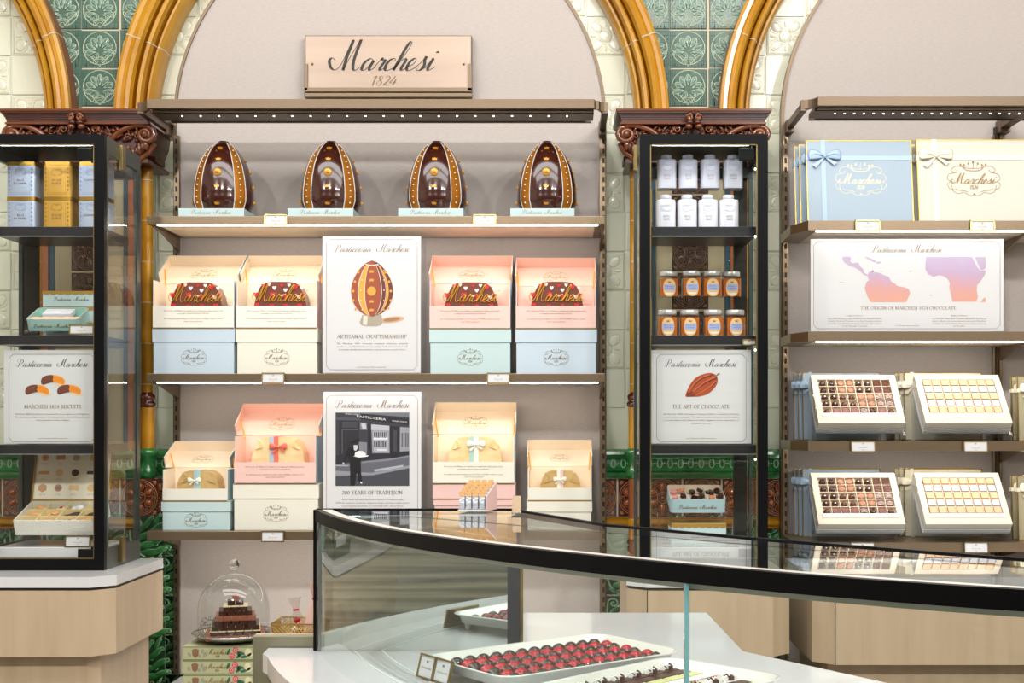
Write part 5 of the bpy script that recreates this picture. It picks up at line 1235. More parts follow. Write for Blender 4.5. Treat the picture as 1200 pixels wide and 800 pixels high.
# open biscuit box with printed lid
def biscuit_box():
    d = 3.745; s = d / F; x0, x1 = X(18, d), X(18, d) + .27 * .92; zf = Z(610, d) - .012; W = x1 - x0
    t = thing('open_biscuit_box', 'open cream biscuit box with illustrated gold edged lid in the left cabinet', 'biscuit box', (x0, d, Z(627, d)), (radians(20), 0, 0))
    Wd, D, H_ = .232, .14, .048; e = .0025
    m = MB(); m.box(0, Wd, 0, D, 0, e, ivory); m.box(0, Wd, 0, e, e, H_, pbr('embossed_ivory', 0xEDEAE0, .5, bump=('voronoi', 200, .4))); m.box(0, Wd, D - e, D, e, H_, ivory); m.box(0, e, e, D - e, e, H_, ivory); m.box(Wd - e, Wd, e, D - e, e, H_, pbr('olive_pattern', 0xC8C890, .5, bump=('voronoi', 200, .4))); m.build('box_tray', t, bevel=.0006)
    m = MB(); dv = pbr('divider_card', 0xF2DDA8, .6)
    for k in range(1, 4): m.box(Wd * k / 4 - .001, Wd * k / 4 + .001, e, D - e, e, H_ - .006, dv)
    for k in (1, 2): m.box(e, Wd - e, D * k / 3 - .001, D * k / 3 + .001, e, H_ - .007, dv)
    m.build('divider', t)
    # lid, hinged at the back, standing almost upright
    M0 = Matrix.Translation((0, D + .004, H_)) @ Matrix.Rotation(radians(-33), 4, 'X')
    LW, LH = Wd, .158
    m = MB(); m.M = M0; m.box(.0, LW, 0, .003, 0, LH, pbr('lid_print_ground', 0xF1E8D2, .6)); m.box(0, LW, .003, .004, 0, LH, ivory); lo = m.build('illustrated_lid', t)
    m = MB(); m.M = M0
    for a in ((-.002, LW + .002, -.002, .003), (-.002, LW + .002, LH - .003, LH + .002), (-.002, .0025, -.002, LH + .002), (LW - .0025, LW + .002, -.002, LH + .002)): m.box(a[0], a[1], -.004, .001, a[2], a[3], gold)
    g_ = m.build('gold_edge', lo)
    m = MB(); m.M = M0
    cols = [pbr('print_%06x' % h, h, .6) for h in (0xE2A05E, 0xD08A5A, 0xCDB9A8, 0xE8B878, 0xE0A066, 0xEBC494, 0x5A3E36, 0x3A3A40, 0xC9A070, 0xB88878, 0xEAC890, 0xE6BE88)]
    for r_ in range(3):
        for c_ in range(4):
            cx, cz = .028 + c_ * .0475 + (.004 if c_ > 2 else 0), LH - .026 - r_ * .047; k = r_ * 4 + c_; y = -.0006
            if k in (4, 7): m.poly([(cx + a * .017, cz + b * .0055) for a, b in ((-1, -.8), (-.85, .9), (.8, 1), (1, .3), (.9, -.9))], y, cols[k])
            elif k == 1: m.poly([(cx + a * .014, cz + b * .009) for a, b in ((-1, -.6), (-.9, .9), (-.4, .7), (.4, .7), (.9, .9), (1, 0), (.9, -.9), (.3, -.7), (-.6, -.9))], y, cols[k])
            elif k == 8: m.poly([(cx + (.0125 + .002 * (i % 2)) * cos(i * pi / 6), cz + (.0115 + .002 * (i % 2)) * sin(i * pi / 6)) for i in range(12)], y, cols[k])
            elif k == 10: m.poly(cr([(cx + a * .014, cz + b * .010) for a, b in ((-1, -.6), (-.9, .9), (0, .7), (.9, .9), (1, -.8), (0, -.5))], 4, True), y, cols[k])
            else: m.disc(cx, cz, .0115, .011, y, cols[k], 16)
            if k == 0: m.disc(cx, cz, .005, .005, y - .0003, cols[9], 12)
            if k == 9: m.stroke(cr([(cx - .011, cz + .002), (cx, cz - .003), (cx + .011, cz + .002)], 4), .0016, y - .0003, cols[6])
            if k == 2: [m.disc(cx + rr.uniform(-.007, .007), cz + rr.uniform(-.007, .007), .0018, .0018, y - .0003, cols[9], 6) for _ in range(6)]
            for ln in range(2): text(m, ('Pasticceria', 'Marchesi 1824')[ln], cx, cz - .0185 - ln * .004, .0032, y, inkb)
    m.build('printed_biscuits', lo)
    M1 = wm(t)
    kinds = [(1, 0, 2, 4), (1, 5, 3, 3), (4, 4, 0, 5)]
    rows = ('back', 'middle', 'front'); cl = ('first', 'second', 'third', 'fourth'); kn = {0: 'round jam centred', 1: 'long golden', 2: 'sugar dusted white', 3: 'dark cocoa', 4: 'domed golden', 5: 'pale sandwich'}
    for r_ in range(3):
        for c_ in range(4):
            for q in range(2):
                k = kinds[r_][c_]; P = M1 @ Matrix.Translation((Wd * (c_ + .5) / 4 + (q - .5) * .016, D * (2.5 - r_) / 3 + rr.uniform(-.004, .004), .022 + q * .006)) @ Matrix.Rotation(rr.uniform(-.6, .6), 4, 'Z') @ Matrix.Rotation(rr.uniform(-.2, .2), 4, 'X')
                item(('c', k), lambda: cookie_mesh(k), 'biscuit', '%s biscuit, %s row, %s compartment of the biscuit box, %s one' % (kn[k], rows[r_], cl[c_], ('left', 'right')[q]), 'biscuit', P, 'biscuits in the open box')
    stand(x0 - .003, x0 + .232, d - .004, d + .14, Z(641, 3.72) + .0005, Z(641, 3.72) + .018, Z(641, 3.72) + .064, 'clear acrylic stand under the open biscuit box')
biscuit_box()

# ---------------------------------------------------------------- middle cabinet contents
bot_m = pbr('white_bottle', 0xDADAE4, .3, coat=.3, bump=('voronoi', 170, .07)); bot_l = pbr('bottle_pattern', 0xC4C4D4, .35)
zm1, zm2 = Z(265.5, 3.72), Z(393, 3.72)
def bottle(px, d, z0, label):
    t = thing('sweet_bottle', label, 'bottle', (X(px, d), d, z0), group='white bottles in the cabinet'); w = .056; h = .103
    m = MB(); o = rrect(-w / 2, w / 2, 0, w, .013, 5); o2 = rrect(-w / 2 + .009, w / 2 - .009, .009, w - .009, .011, 5); n = len(o)
    v = [(a, b, 0) for a, b in o] + [(a, b, h - .022) for a, b in o] + [(a * .96, (b - w / 2) * .96 + w / 2, h - .017) for a, b in o] + [(a, b, h - .0145) for a, b in o2]
    m.add(v, [tuple(reversed(range(n))), tuple(range(3 * n, 4 * n))], bot_m); m.add(v, [(q * n + k, q * n + (k + 1) % n, (q + 1) * n + (k + 1) % n, (q + 1) * n + k) for q in range(3) for k in range(n)], bot_m, True); m.build('bottle_body', t)
    m = MB(); m.lathe([(.0001, h - .015), (.0165, h - .015), (.0165, h - .002), (.015, h), (.0001, h)], (0, w / 2, 0), 20, bot_m); m.build('bottle_cap', t)
    m = MB(); crest(m, 0, h - .042, .032, -.0006, bot_l, .035, word=False); m.stroke([(-.016, .005), (.016, .005), (.016, .072), (.008, .08), (-.008, .08), (-.016, .072)], .0008, -.0005, bot_l, closed=True)
    for i, wd in enumerate(('FRUTTA', 'CANDITA')): text(m, wd, 0, .034 - i * .0085, .0082, -.0008, pbr('bottle_word', 0x8A6E50, .4, metal=.3), width=.019)
    m.build('bottle_print', t)
cl4 = ('first', 'second', 'third', 'fourth')
for k, px in enumerate((781, 806, 830.5, 855)): bottle(px, 3.765, zm1 + .0005, 'white patterned bottle in the lower row, %s from the left' % cl4[k])
for k, px in enumerate((782, 807, 833, 860)): bottle(px, 3.83, Z(222, 3.83) + .005, 'white patterned bottle on the acrylic riser, %s from the left' % cl4[k])
def riser(x0, x1, d0, d1, z0, z1, label):
    t = thing('acrylic_riser', label, 'stand', ((x0 + x1) / 2, d0, z0))
    m = MB(); m.box(x0, x1, d0, d1, z1 - .004, z1, acryl); m.build('top_plate', t, True)
    for a in (x0, x1 - .004): m = MB(); m.box(a, a + .004, d0, d1, z0, z1 - .004, acryl); m.build('side_plate', t, True)
riser(X(765, 3.8), X(878, 3.83), 3.826, 3.935, zm1 + .0005, Z(222, 3.83) + .0045, 'clear acrylic riser lifting the back row of white bottles')
riser(X(764, 3.83), X(878, 3.86), 3.832, 3.935, zm2 + .0005, Z(348, 3.845), 'clear acrylic riser lifting the back row of amber jars')
honey = pbr('amber_jam', 0xB4560A, .12, coat=1., emit=None, vary=(0xC86C14, 20, (1, 1, 1)), sss=.2)
def jar(px, d, z0, label):
    t = thing('jam_jar', label, 'jar', (X(px, d), d, z0), group='amber jars in the cabinet'); w = .057; h = .079
    m = MB(); m.prismz(rrect(-w / 2 + .0015, w / 2 - .0015, .0015, w - .0015, .006), .003, h - .023, honey, True); m.build('jar_filling', t)
    m = MB(); m.prismz(rrect(-w / 2, w / 2, 0, w, .007), 0, h - .021, acryl, True); m.lathe([(.024, h - .021), (.0245, h - .014)], (0, w / 2, 0), 20, acryl); m.build('glass_body', t)
    m = MB(); m.lathe([(.0001, h - .015), (.0265, h - .015), (.0275, h - .013), (.0275, h - .003), (.026, h), (.0001, h)], (0, w / 2, 0), 28, pbr('silver_lid', 0xD2D2D0, .3, metal=.5)); m.build('jar_lid', t)
    m = MB(); m.poly([(.0185 * (abs(cos(a)) ** .8) * (1 if cos(a) > 0 else -1), .0285 + .0265 * (abs(sin(a)) ** .8) * (1 if sin(a) > 0 else -1)) for a in [2 * pi * i / 28 for i in range(28)]], -.0006, pbr('jar_label', 0xE8BE84, .5))
    m.box(-.017, .017, -.0012, -.0007, .020, .038, pbr('jar_label_blue', 0xA0AEDC, .5)); crown(m, 0, .045, .010, -.0008, goldp)
    m.poly([(.0125 * cos(a), .013 + .006 * sin(a)) for a in [pi + pi * i / 10 for i in range(11)]], -.0008, cream_p)
    for i, wd in enumerate(('Marchesi', 'Confettura')): text(m, wd, 0, .031 - i * .006, .0048, -.0014, inkm, width=.024)
    m.build('jar_label', t)
for k, px in enumerate((783, 809, 837, 863)): jar(px, 3.765, zm2 + .0005, 'square jar of amber jam in the lower row, %s from the left' % cl4[k])
for k, (px, dd) in enumerate(((784.5, 3.85), (811.5, 3.836), (835.5, 3.84), (858, 3.852))): jar(px, dd, Z(348, 3.845) + .0005, 'square jar of amber jam on the acrylic riser, %s from the left' % cl4[k])
# open tin of chocolates above closed one
zp = Z(641, 3.72)
blue_box(X(787, 3.78), X(851, 3.78), 3.78, .12, zp + .001, .064, 'pale blue pastry box under the open chocolate tin')
riser(X(775, 3.745), X(861, 3.745), 3.75, 3.91, zp + .0005, zp + .088, 'clear acrylic riser over the pastry box')
ct = open_tin('open_chocolate_tin', 'open pale blue tin of chocolate pieces in the bottle cabinet', X(818, 3.76), 3.765, zp + .097, .163, .13, .042, radians(16), pbr('blue_tin', 0xAECBD0, .35), cream_in)
m = MB()
for a in (-.03, .028): m.box(a - .001, a + .001, .004, .126, .003, .036, cream_p)
m.box(-.078, .078, .062, .064, .003, .034, cream_p); m.build('divider', ct)
MT = wm(ct)
def shard(k):
    m = MB(); r3 = random.Random(k); col = (choc, pbr('chocolate_matte', 0x3E2018, .5), pbr('candied_peel', 0xE2926A, .5), pbr('pink_icing', 0xE8A0A0, .5))[k]
    n = 7; top = [(.013 * (.7 + .5 * r3.random()) * cos(2 * pi * i / n), .010 * (.7 + .5 * r3.random()) * sin(2 * pi * i / n)) for i in range(n)]
    m.prismz(top, 0, .009, col); return m
for c_ in range(3):
    for k in range(6):
        kd = (2 + (k + 1) % 2 if c_ == 0 and k < 5 else (k % 2)) if not (c_ == 2 and k == 4) else 2
        item(('s', kd), lambda: shard(kd), 'chocolate_piece', '%s in the %s compartment of the chocolate tin, %s' % (('dark chocolate piece', 'matte cocoa piece', 'orange candied piece', 'pink iced piece')[kd], ('left', 'middle', 'right')[c_], ('at the very back left', 'at the back right', 'at the middle left', 'at the middle right', 'in front at left', 'in front at right')[k]), 'chocolate',
             MT @ Matrix.Translation((-.054 + c_ * .055 + (k % 2 - .5) * .024, .10 - (k // 2) * .034, .024 + .006 * (k % 3))) @ Matrix.Rotation(rr.uniform(0, 3), 4, 'Z') @ Matrix.Rotation(rr.uniform(-.5, .5), 4, 'X'), 'pieces in the chocolate tin')

# ---------------------------------------------------------------- right shelves: gift boxes
def gift(cxpx, W, Hh, d, z0, th_, mt, rib, label, lean=radians(8), front=True, rx=-.34, grp=None, dep=0., x=None, rzb=None):
    t = thing('ribbon_gift_box', label, 'gift box', (X(cxpx, d) if x is None else x, d, z0), (-lean, 0, 0), grp)
    m = MB(); m.box(-W / 2, W / 2, 0, th_ * .45, 0, Hh, mt); m.build('box_lid', t, bevel=.0012)
    m = MB(); m.box(-W / 2 + .003, W / 2 - .003, th_ * .45, th_, .003, Hh - .003, mt); m.build('box_base', t, bevel=.001)
    m = MB(); e = .0022
    for a in ((-W / 2 - .0004, W / 2 + .0004, -.0004, e), (-W / 2 - .0004, W / 2 + .0004, Hh - e, Hh + .0004), (-W / 2 - .0004, -W / 2 + e, 0, Hh), (W / 2 - e, W / 2 + .0004, 0, Hh)): m.box(a[0], a[1], -.0005, e, a[2], a[3], gold)
    m.build('gold_edge', t)
    m = MB(); w = W * .022; rxx = rx * W; rz_ = Hh * .78
    m.box(rxx - w, rxx + w, -.0015, -.0005, -.0006, Hh + .0006, rib); m.box(-W / 2 - .0008, W / 2 + .0008, -.0018, -.0005, rz_ - w, rz_ + w, rib)
    m.box(-W / 2 - .0012, -W / 2 - .0004, -.001, th_, rz_ - w, rz_ + w, rib); m.box(rxx - w, rxx + w, -.001, th_, Hh + .0004, Hh + .0012, rib); m.build('ribbon', t)
    m = MB(); bow(m, rxx + .004, -.003, rz_ + .002, W * .16, rib); m.build('bow', t)
    if front: m = MB(); crest(m, W * .01, Hh * .50, W * .48, -.0008, pbr('gold_leaf', 0xDCCFB0, .35, metal=.1) if mt is blue_g else goldp, .009); m.build('gold_crest', t)
    return t
zr1, zr3, zr4 = Z(258.5, 4.0), Z(517, 4.0), Z(635.5, 4.0)
rb_b, rb_c = pbr('blue_ribbon', 0xA6C0D8, .4), pbr('cream_ribbon', 0xEFE8D2, .4)
ivg = pbr('ivory_gift', 0xD2CEC0, .5)
Wg = .334
for k in (2, 1): gift(0, Wg, .262, 4.03 + .03 * k + .012, zr1 + .001, .028, blue_g, rb_b, 'pale blue ribboned gift box %s behind the large front one' % ('directly', 'second')[k - 1], x=X(1007.5, 4.03) - .0105 * k, front=False, grp='blue gift boxes on the top right shelf')
gift(1009, Wg, .266, 4.025, zr1 + .001, .028, blue_g, rb_b, 'large pale blue ribboned gift box with a gold crest, front of its row', grp='blue gift boxes on the top right shelf')
gift(0, Wg, .262, 4.07, zr1 + .001, .028, ivg, rb_c, 'ivory ribboned gift box directly behind the large white one', x=X(1139, 4.03) - .012, front=False, grp='white gift boxes on the top right shelf')
gift(1142, Wg + .012, .268, 4.025, zr1 + .001, .028, ivg, rb_c, 'large ivory ribboned gift box with a gold crest', grp='white gift boxes on the top right shelf')
gb_m = pbr('ivory_back_gift', 0xE2DCC4, .5)
olive_g = pbr('olive_gift_box', 0xA39A7C, .5)
for zr, lv in ((zr3, 'upper'), (zr4, 'lower')):
    for a, mt, rb, nm in ((0, blue_g, rb_b, 'pale blue'), (1, gb_m, rb_c, 'ivory')):
        pxc = (941 + 1032) / 2 if a == 0 else (1059 + 1153) / 2
        for k in (2, 1, 0):
            gift(0, .254, .222, 4.185 + .024 * k, zr + .001, .021, mt, rb, '%s ribboned gift box, %s of three leaning behind the %s %s' % (nm, ('first', 'second', 'last')[k], lv, ('dark praline box', 'caramel box')[a]), lean=radians(3), front=False, rx=-.40, x=X(pxc, 4.185) - .010 * k, grp='%s gift boxes leaning on the %s praline shelf' % (nm, lv))
    for k in range(2): gift(0, .262, .205, 4.06 + .03 * k, zr + .001, .022, olive_g, rb_c, 'olive gift box at the right edge of the %s praline shelf, %s' % (lv, ('front one', 'rear one')[k]), lean=radians(4), front=False, x=X(1194, 4.06) + .131 + .0 * k - .008 * k, grp='olive gift boxes on the %s shelf' % lv)
# ---------------------------------------------------------------- open praline boxes
def praline(kind):
    m = MB(); c = {'dark': choc, 'milk': pbr('praline_milk', 0x562A1E, .25, coat=.4), 'car': pbr('praline_caramel', 0xB27C62, .4), 'str': pbr('praline_rust', 0x6A3626, .3), 'wht': pbr('praline_white_line', 0xF0E4DC, .4)}
    w = .0105
    if kind == 'textured': m.lathe([(.0001, .014), (.006, .0138), (.0095, .011), (.0108, .005), (.0105, 0)], (0, 0, 0), 14, choc); [m.tube([(-.008, -.006 + .004 * q, .0115), (0, -.005 + .004 * q, .0148), (.008, -.003 + .004 * q, .0115)], .0009, MATS['praline_milk'], 4) for q in range(4)]
    elif kind == 'caramel': m.lathe([(.0108, 0), (.0108, .006)], (0, 0, 0), 14, choc); m.lathe([(.0108, .006), (.0108, .011), (.0095, .013), (.0001, .0132)], (0, 0, 0), 14, c['car'])
    elif kind == 'black_dot': m.lathe([(.0001, .0155), (.006, .0145), (.0100, .010), (.0112, .004), (.011, 0)], (0, 0, 0), 14, choc); m.ell((0, -.001, .0152), (.0028, .0028, .001), c['wht'], 8, 4)
    elif kind == 'striped': m.prismz(rrect(-w, w, -w, w, .004), 0, .012, c['str'], True); [m.tube([(-w, -.008 + .005 * q, .0122), (w, -.004 + .005 * q, .0122)], .001, choc, 4) for q in range(4)]
    elif kind == 'milk': m.ell((0, 0, 0), (.0112, .0112, .0135), c['milk'], 14, 5, half=True)
    elif kind == 'white_lines': m.prismz(rrect(-w, w, -w, w, .004), 0, .012, c['str'], True); [m.tube([(-w, -.008 + .005 * q, .0125), (0, -.003 + .005 * q, .0125), (w, -.008 + .005 * q, .0125)], .0012, c['wht'], 4) for q in range(3)]
    elif kind == 'rose': m.prismz(rrect(-w, w, -w, w, .005), 0, .011, pbr('praline_rose', 0x80504A, .4), True); m.ell((0, 0, .011), (.0025, .0025, .001), c['car'], 8, 4)
    elif kind == 'orange_square': m.box(-.0115, .0115, -.0115, .0115, 0, .010, pbr('orange_fondant', 0xB87C3C, .5)); m.box(-.0112, .0112, -.0105, .0112, .010, .0145, pbr('peach_fondant', 0xDDB48C, .5))
    elif kind == 'white_square': m.box(-.0115, .0115, -.0115, .0115, 0, .010, MATS['orange_fondant']); m.box(-.0112, .0112, -.0105, .0112, .010, .0145, pbr('white_fondant', 0xC8CAD2, .5))
    return m
praline('milk'); praline('orange_square')
rows_d = [['textured', 'textured', 'caramel', 'caramel', 'black_dot', 'black_dot', 'striped', 'striped']] * 2 + [['black_dot', 'black_dot', 'milk', 'milk', 'caramel', 'caramel', 'white_lines', 'white_lines']] * 2 + [['milk', 'rose', 'rose', 'rose', 'white_lines', 'textured', 'rose', 'milk']]
rows_o = [['orange_square'] * 8, ['white_square'] * 8, ['orange_square'] * 8, ['white_square'] * 8, ['orange_square'] * 8]
kname = {'textured': 'dark ridged praline', 'caramel': 'caramel topped praline', 'black_dot': 'glossy dark praline', 'striped': 'rust striped praline', 'milk': 'domed milk praline', 'white_lines': 'white lined praline', 'rose': 'rose brown praline', 'orange_square': 'peach topped square sweet', 'white_square': 'white topped square sweet'}
ordr = ('top', 'second', 'third', 'fourth', 'bottom'); ord8 = ('first', 'second', 'third', 'fourth', 'fifth', 'sixth', 'seventh', 'eighth')
_pk = {}
def pbox(pxl, zr, rows, label, which, lining):
    d0 = 4.022; W, D, H_ = .272, .206, .026; x0 = X(pxl, d0)
    zf = zr + .040; tilt = radians(49)
    t = thing('open_praline_box', label, 'praline box', (x0 + W / 2, d0, zf), (tilt, 0, 0), 'open praline boxes on acrylic stands')
    m = MB(); e = .020; eb = .040; ti = .006
    m.box(-W / 2, W / 2, 0, D, -.0, H_ - .014, lining)
    for a in ((-W / 2, W / 2, 0, eb), (-W / 2, W / 2, D - e, D), (-W / 2, -W / 2 + e, eb, D - e), (W / 2 - e, W / 2, eb, D - e)): m.box(a[0], a[1], a[2], a[3], H_ - .014, H_, lining)
    m.build('box_frame', t, bevel=.0008)
    m = MB(); gx0, gx1, gy0, gy1 = -W / 2 + e, W / 2 - e, eb, D - e; dv = pbr('divider_cream', 0xEBD9BE, .6)
    for k in range(1, 8): m.box(gx0 + (gx1 - gx0) * k / 8 - .0008, gx0 + (gx1 - gx0) * k / 8 + .0008, gy0, gy1, H_ - .014, H_ - .001, dv)
    for k in range(1, 5): m.box(gx0, gx1, gy0 + (gy1 - gy0) * k / 5 - .0008, gy0 + (gy1 - gy0) * k / 5 + .0008, H_ - .014, H_ - .001, dv)
    m.box(gx0, gx1, gy0, gy1, H_ - .0142, H_ - .0138, pbr('tray_floor', 0xE3D2B4, .6)); m.build('divider', t)
    m = MB()
    for k in range(3): m.box(-W / 2 - .001, W / 2 + .001, -.002, D * .98, -.006 - k * .008, -.0015 - k * .008, paper if k % 2 == 0 else ivory)
    m.build('paper_layers', t)
    m = MB(); m.box(-W / 2 - .002, W / 2 + .002, -.0035, -.0005, -.02, H_ + .003, acryl); m.box(-W / 2 - .003, -W / 2 - .001, 0, D, -.004, H_ + .002, acryl); m.box(W / 2 + .001, W / 2 + .003, 0, D, -.004, H_ + .002, acryl); m.box(gx0 - .004, gx1 + .004, .026, .040, H_ + .001, H_ + .003, pbr('white_glare_bar', 0xEEEEF0, .15, coat=1.)); m.build('clear_cover', t)  # the white bar is painted-in glare on the clear cover
    M = wm(t)
    for r_ in range(5):
        for c_ in range(8):
            k = rows[r_][c_]; P = M @ Matrix.Translation((gx0 + (gx1 - gx0) * (c_ + .5) / 8, gy1 - (gy1 - gy0) * (r_ + .5) / 5, H_ - .0137))
            if k not in _pk: o = praline(k).build('praline'); _pk[k] = o
            else: o = _pk[k].copy(); COL.objects.link(o)
            o.matrix_basis = P; tag(o, '%s, %s row, %s from left, in the %s' % (kname[k], ordr[r_], ord8[c_], which), 'chocolate' if 'square' not in k else 'sweet', 'sweets in the %s' % which)
    stand(x0 - .006, x0 + W + .006, d0 - .006, d0 + .125, zr + .0005, zr + .012, zr + .012 + .125 * math.tan(tilt) * .95, 'clear acrylic stand under the %s' % which)
for zr, lv in ((zr3, 'upper'), (zr4, 'lower')):
    pbox(958, zr, rows_d, 'tilted open box of forty assorted dark pralines, %s of the two' % lv, '%s dark praline box' % lv, pbr('praline_frame', 0xDCD2BE, .6))
    pbox(1083, zr, rows_o, 'tilted open box of forty peach and white square sweets, %s of two' % lv, '%s caramel box' % lv, MATS['praline_frame'])
# ---------------------------------------------------------------- curved glass display case
ZT, ZK = CZ - .18, CZ - .46
G0 = [(-.484, 2.535), (-.458, 2.42), (-.416, 2.32), (-.355, 2.215), (-.304, 2.10), (-.238, 2.0), (-.068, 1.79), (.059, 1.66), (.243, 1.50), (.325, 1.43), (.486, 1.343), (.8, 1.20), (1.2, 1.08)]
G = cr(G0, 4)
def resample(C, n):
    L = [0]
    for a, b in zip(C, C[1:]): L.append(L[-1] + sqrt((a[0] - b[0]) ** 2 + (a[1] - b[1]) ** 2))
    out = []; k = 0
    for i in range(n + 1):
        t = L[-1] * i / n
        while k < len(L) - 2 and L[k + 1] < t: k += 1
        u = (t - L[k]) / (L[k + 1] - L[k]); out.append(tuple(C[k][a] * (1 - u) + C[k + 1][a] * u for a in (0, 1)))
    return out
G = resample(G, 70)
for _ in range(45): G = [G[0]] + [tuple((G[i - 1][a] + 2 * G[i][a] + G[i + 1][a]) / 4 for a in (0, 1)) for i in range(1, len(G) - 1)] + [G[-1]]
def offs(C, o):
    out = []
    for i, p in enumerate(C):
        a, b = C[max(i - 1, 0)], C[min(i + 1, len(C) - 1)]; tx, ty = b[0] - a[0], b[1] - a[1]; L = sqrt(tx * tx + ty * ty)
        out.append((p[0] - ty / L * o, p[1] + tx / L * o))
    return out
def wallstrip(m, C, o0, o1, z0, z1, mt):
    A, B = offs(C, o0), offs(C, o1); n = len(C); v = []
    for a, b in zip(A, B): v += [(a[0], a[1], z0), (b[0], b[1], z0), (b[0], b[1], z1), (a[0], a[1], z1)]
    for fs, k in (((0, 1), 0), ((1, 2), 1), ((2, 3), 2), ((3, 0), 3)):
        m.add(v, [(4 * i + fs[0], 4 * i + fs[1], 4 * i + 4 + fs[1], 4 * i + 4 + fs[0]) for i in range(n - 1)], mt, True)
    m.add(v, [(0, 1, 2, 3), (4 * n - 1, 4 * n - 2, 4 * n - 3, 4 * n - 4)], mt)
BK = [(-.484, 2.54), (-.098, 2.54), (.076, 2.17), (.308, 1.905), (.592, 1.64), (.9, 1.45), (1.2, 1.33)]
def case():
    t = thing('curved_display_case', 'curved glass display case with thick black rim on the white marble counter', 'display case', (0, 2.2, ZK + .0005))
    si = min(range(len(G)), key=lambda i: abs((G[i][0]) / G[i][1] * F + CX - 797))
    z0 = ZK + .001; z1 = ZT - .023
    for a, b in ((0, si + 1), (si, len(G))):
        m = MB(); wallstrip(m, G[a:b], .002, .008, z0, z1, clear_g); m.build('front_glass', t, True)
    m = MB(); wallstrip(m, G, .034, .046, z1 + .004, z1 + .010, pbr('case_led', 0xFFFFFF, .5, emit=0xF4FAFF, es=34.)); m.build('led_strip', t, True)
    m = MB(); p = G[si]; m.box(p[0] - .0028, p[0] + .0028, p[1] - .002, p[1] + .009, z0, z1 - .0, edge_t); m.build('glass_joint', t, True)
    m = MB(); wallstrip(m, G, -.003, .010, z1, ZT, blackm); m.build('black_rim', t, True)
    m = MB(); wallstrip(m, G, .0102, .016, z1 - .008, z1 + .004, pbr('pale_gasket', 0xC4CCC0, .4)); m.build('gasket', t, True)
    inn = offs(G, .011)
    m = MB(); wallstrip(m, G, .0105, .030, ZT - .0085, ZT - .0005, pbr('satin_trim', 0xD8D4CC, .3, metal=.3)); m.build('silver_trim', t, True)
    poly = offs(G, .031); poly = [q for q in poly if q[1] < 2.5 or q[0] < -.43]
    m = MB(); m.prismz(poly + [(q[0], q[1]) for q in reversed(BK)], ZT - .008, ZT - .001, glass('top_pane_glass', (.93, .97, .96, 1), 2.3)); m.build('top_glass', t, True)
    m = MB(); e = cr([BK[1]] + BK[1:], 1)
    def rail(a, b):
        dx, dy = b[0] - a[0], b[1] - a[1]; L = sqrt(dx * dx + dy * dy); nx, ny = -dy / L * .004, dx / L * .004
        m.prismz([(a[0] - nx, a[1] - ny), (b[0] - nx, b[1] - ny), (b[0] + nx, b[1] + ny), (a[0] + nx, a[1] + ny)], ZT - .012, ZT + .0012, blackm)
    for a, b in zip(BK, BK[1:]): rail(a, b)
    m.build('rear_rail', t, True)
    m = MB(); m.box(-.470, -.105, 2.532, 2.538, z0, ZT - .013, halfmirror('mirror_glass', .78, (.55, .6, .58, 1), (.93, .97, .95, 1))); m.build('sliding_mirror_glass', t, True)
    m = MB(); m.box(-.105, -.080, 2.525, 2.545, z0, ZT - .013, pbr('dark_grey_post', 0x34373C, .35, metal=.4)); m.build('rear_post', t, True)
    m = MB(); m.box(-.080, -.074, 2.53, 2.542, z0, ZT - .013, brass); m.build('post_bead', t, True)
    m = MB(); m.box(-.489, -.483, 2.53, 2.545, z0, ZT - .001, blackm); m.build('corner_post', t, True)
    m = MB(); m.box(-.478, -.468, 2.525, 2.538, z0, ZT - .013, pbr('satin_post', 0xB8BCB8, .25, metal=.7)); m.build('satin_post', t, True)
    m = MB(); m.box(-.4825, -.4805, 2.54, 2.555, z0, ZT - .013, blackm) 
    # ventilation slots and thin inlay lines in the deck
    m = MB(); vm = pbr('vent_slot', 0x8A918C, .6)
    C = offs(G, .085); 
    def along(C, o, s0, s1, step, w, l):
        A = offs(C, o); acc = 0
        for i in range(len(A) - 1):
            a, b = A[i], A[i + 1]; L = sqrt((b[0] - a[0]) ** 2 + (b[1] - a[1]) ** 2); tx, ty = (b[0] - a[0]) / L, (b[1] - a[1]) / L; k = 0
            while acc < L:
                x, y = a[0] + tx * acc, a[1] + ty * acc
                if s0 < x < s1: m.add([(x - ty * w, y + tx * w, z0 + .0012), (x + ty * w, y - tx * w, z0 + .0012), (x + tx * l + ty * w, y + ty * l - tx * w, z0 + .0012), (x + tx * l - ty * w, y + ty * l + tx * w, z0 + .0012)], [(0, 1, 2, 3)], vm)
                acc += step
            acc -= L
    for o in (0, .013, .026): along(C, o, -.372, 1.1, .013, .0038, .005)
    m.build('vent_slots', t, True)
    m = MB(); wallstrip(m, [q for q in G], .070, .0725, z0 - .0008, z0 + .0006, pbr('inlay_line', 0xCDD3CE, .4)); wallstrip(m, G, .122, .1245, z0 - .0008, z0 + .0006, MATS['inlay_line']); m.build('deck_inlay', t, True)
case()
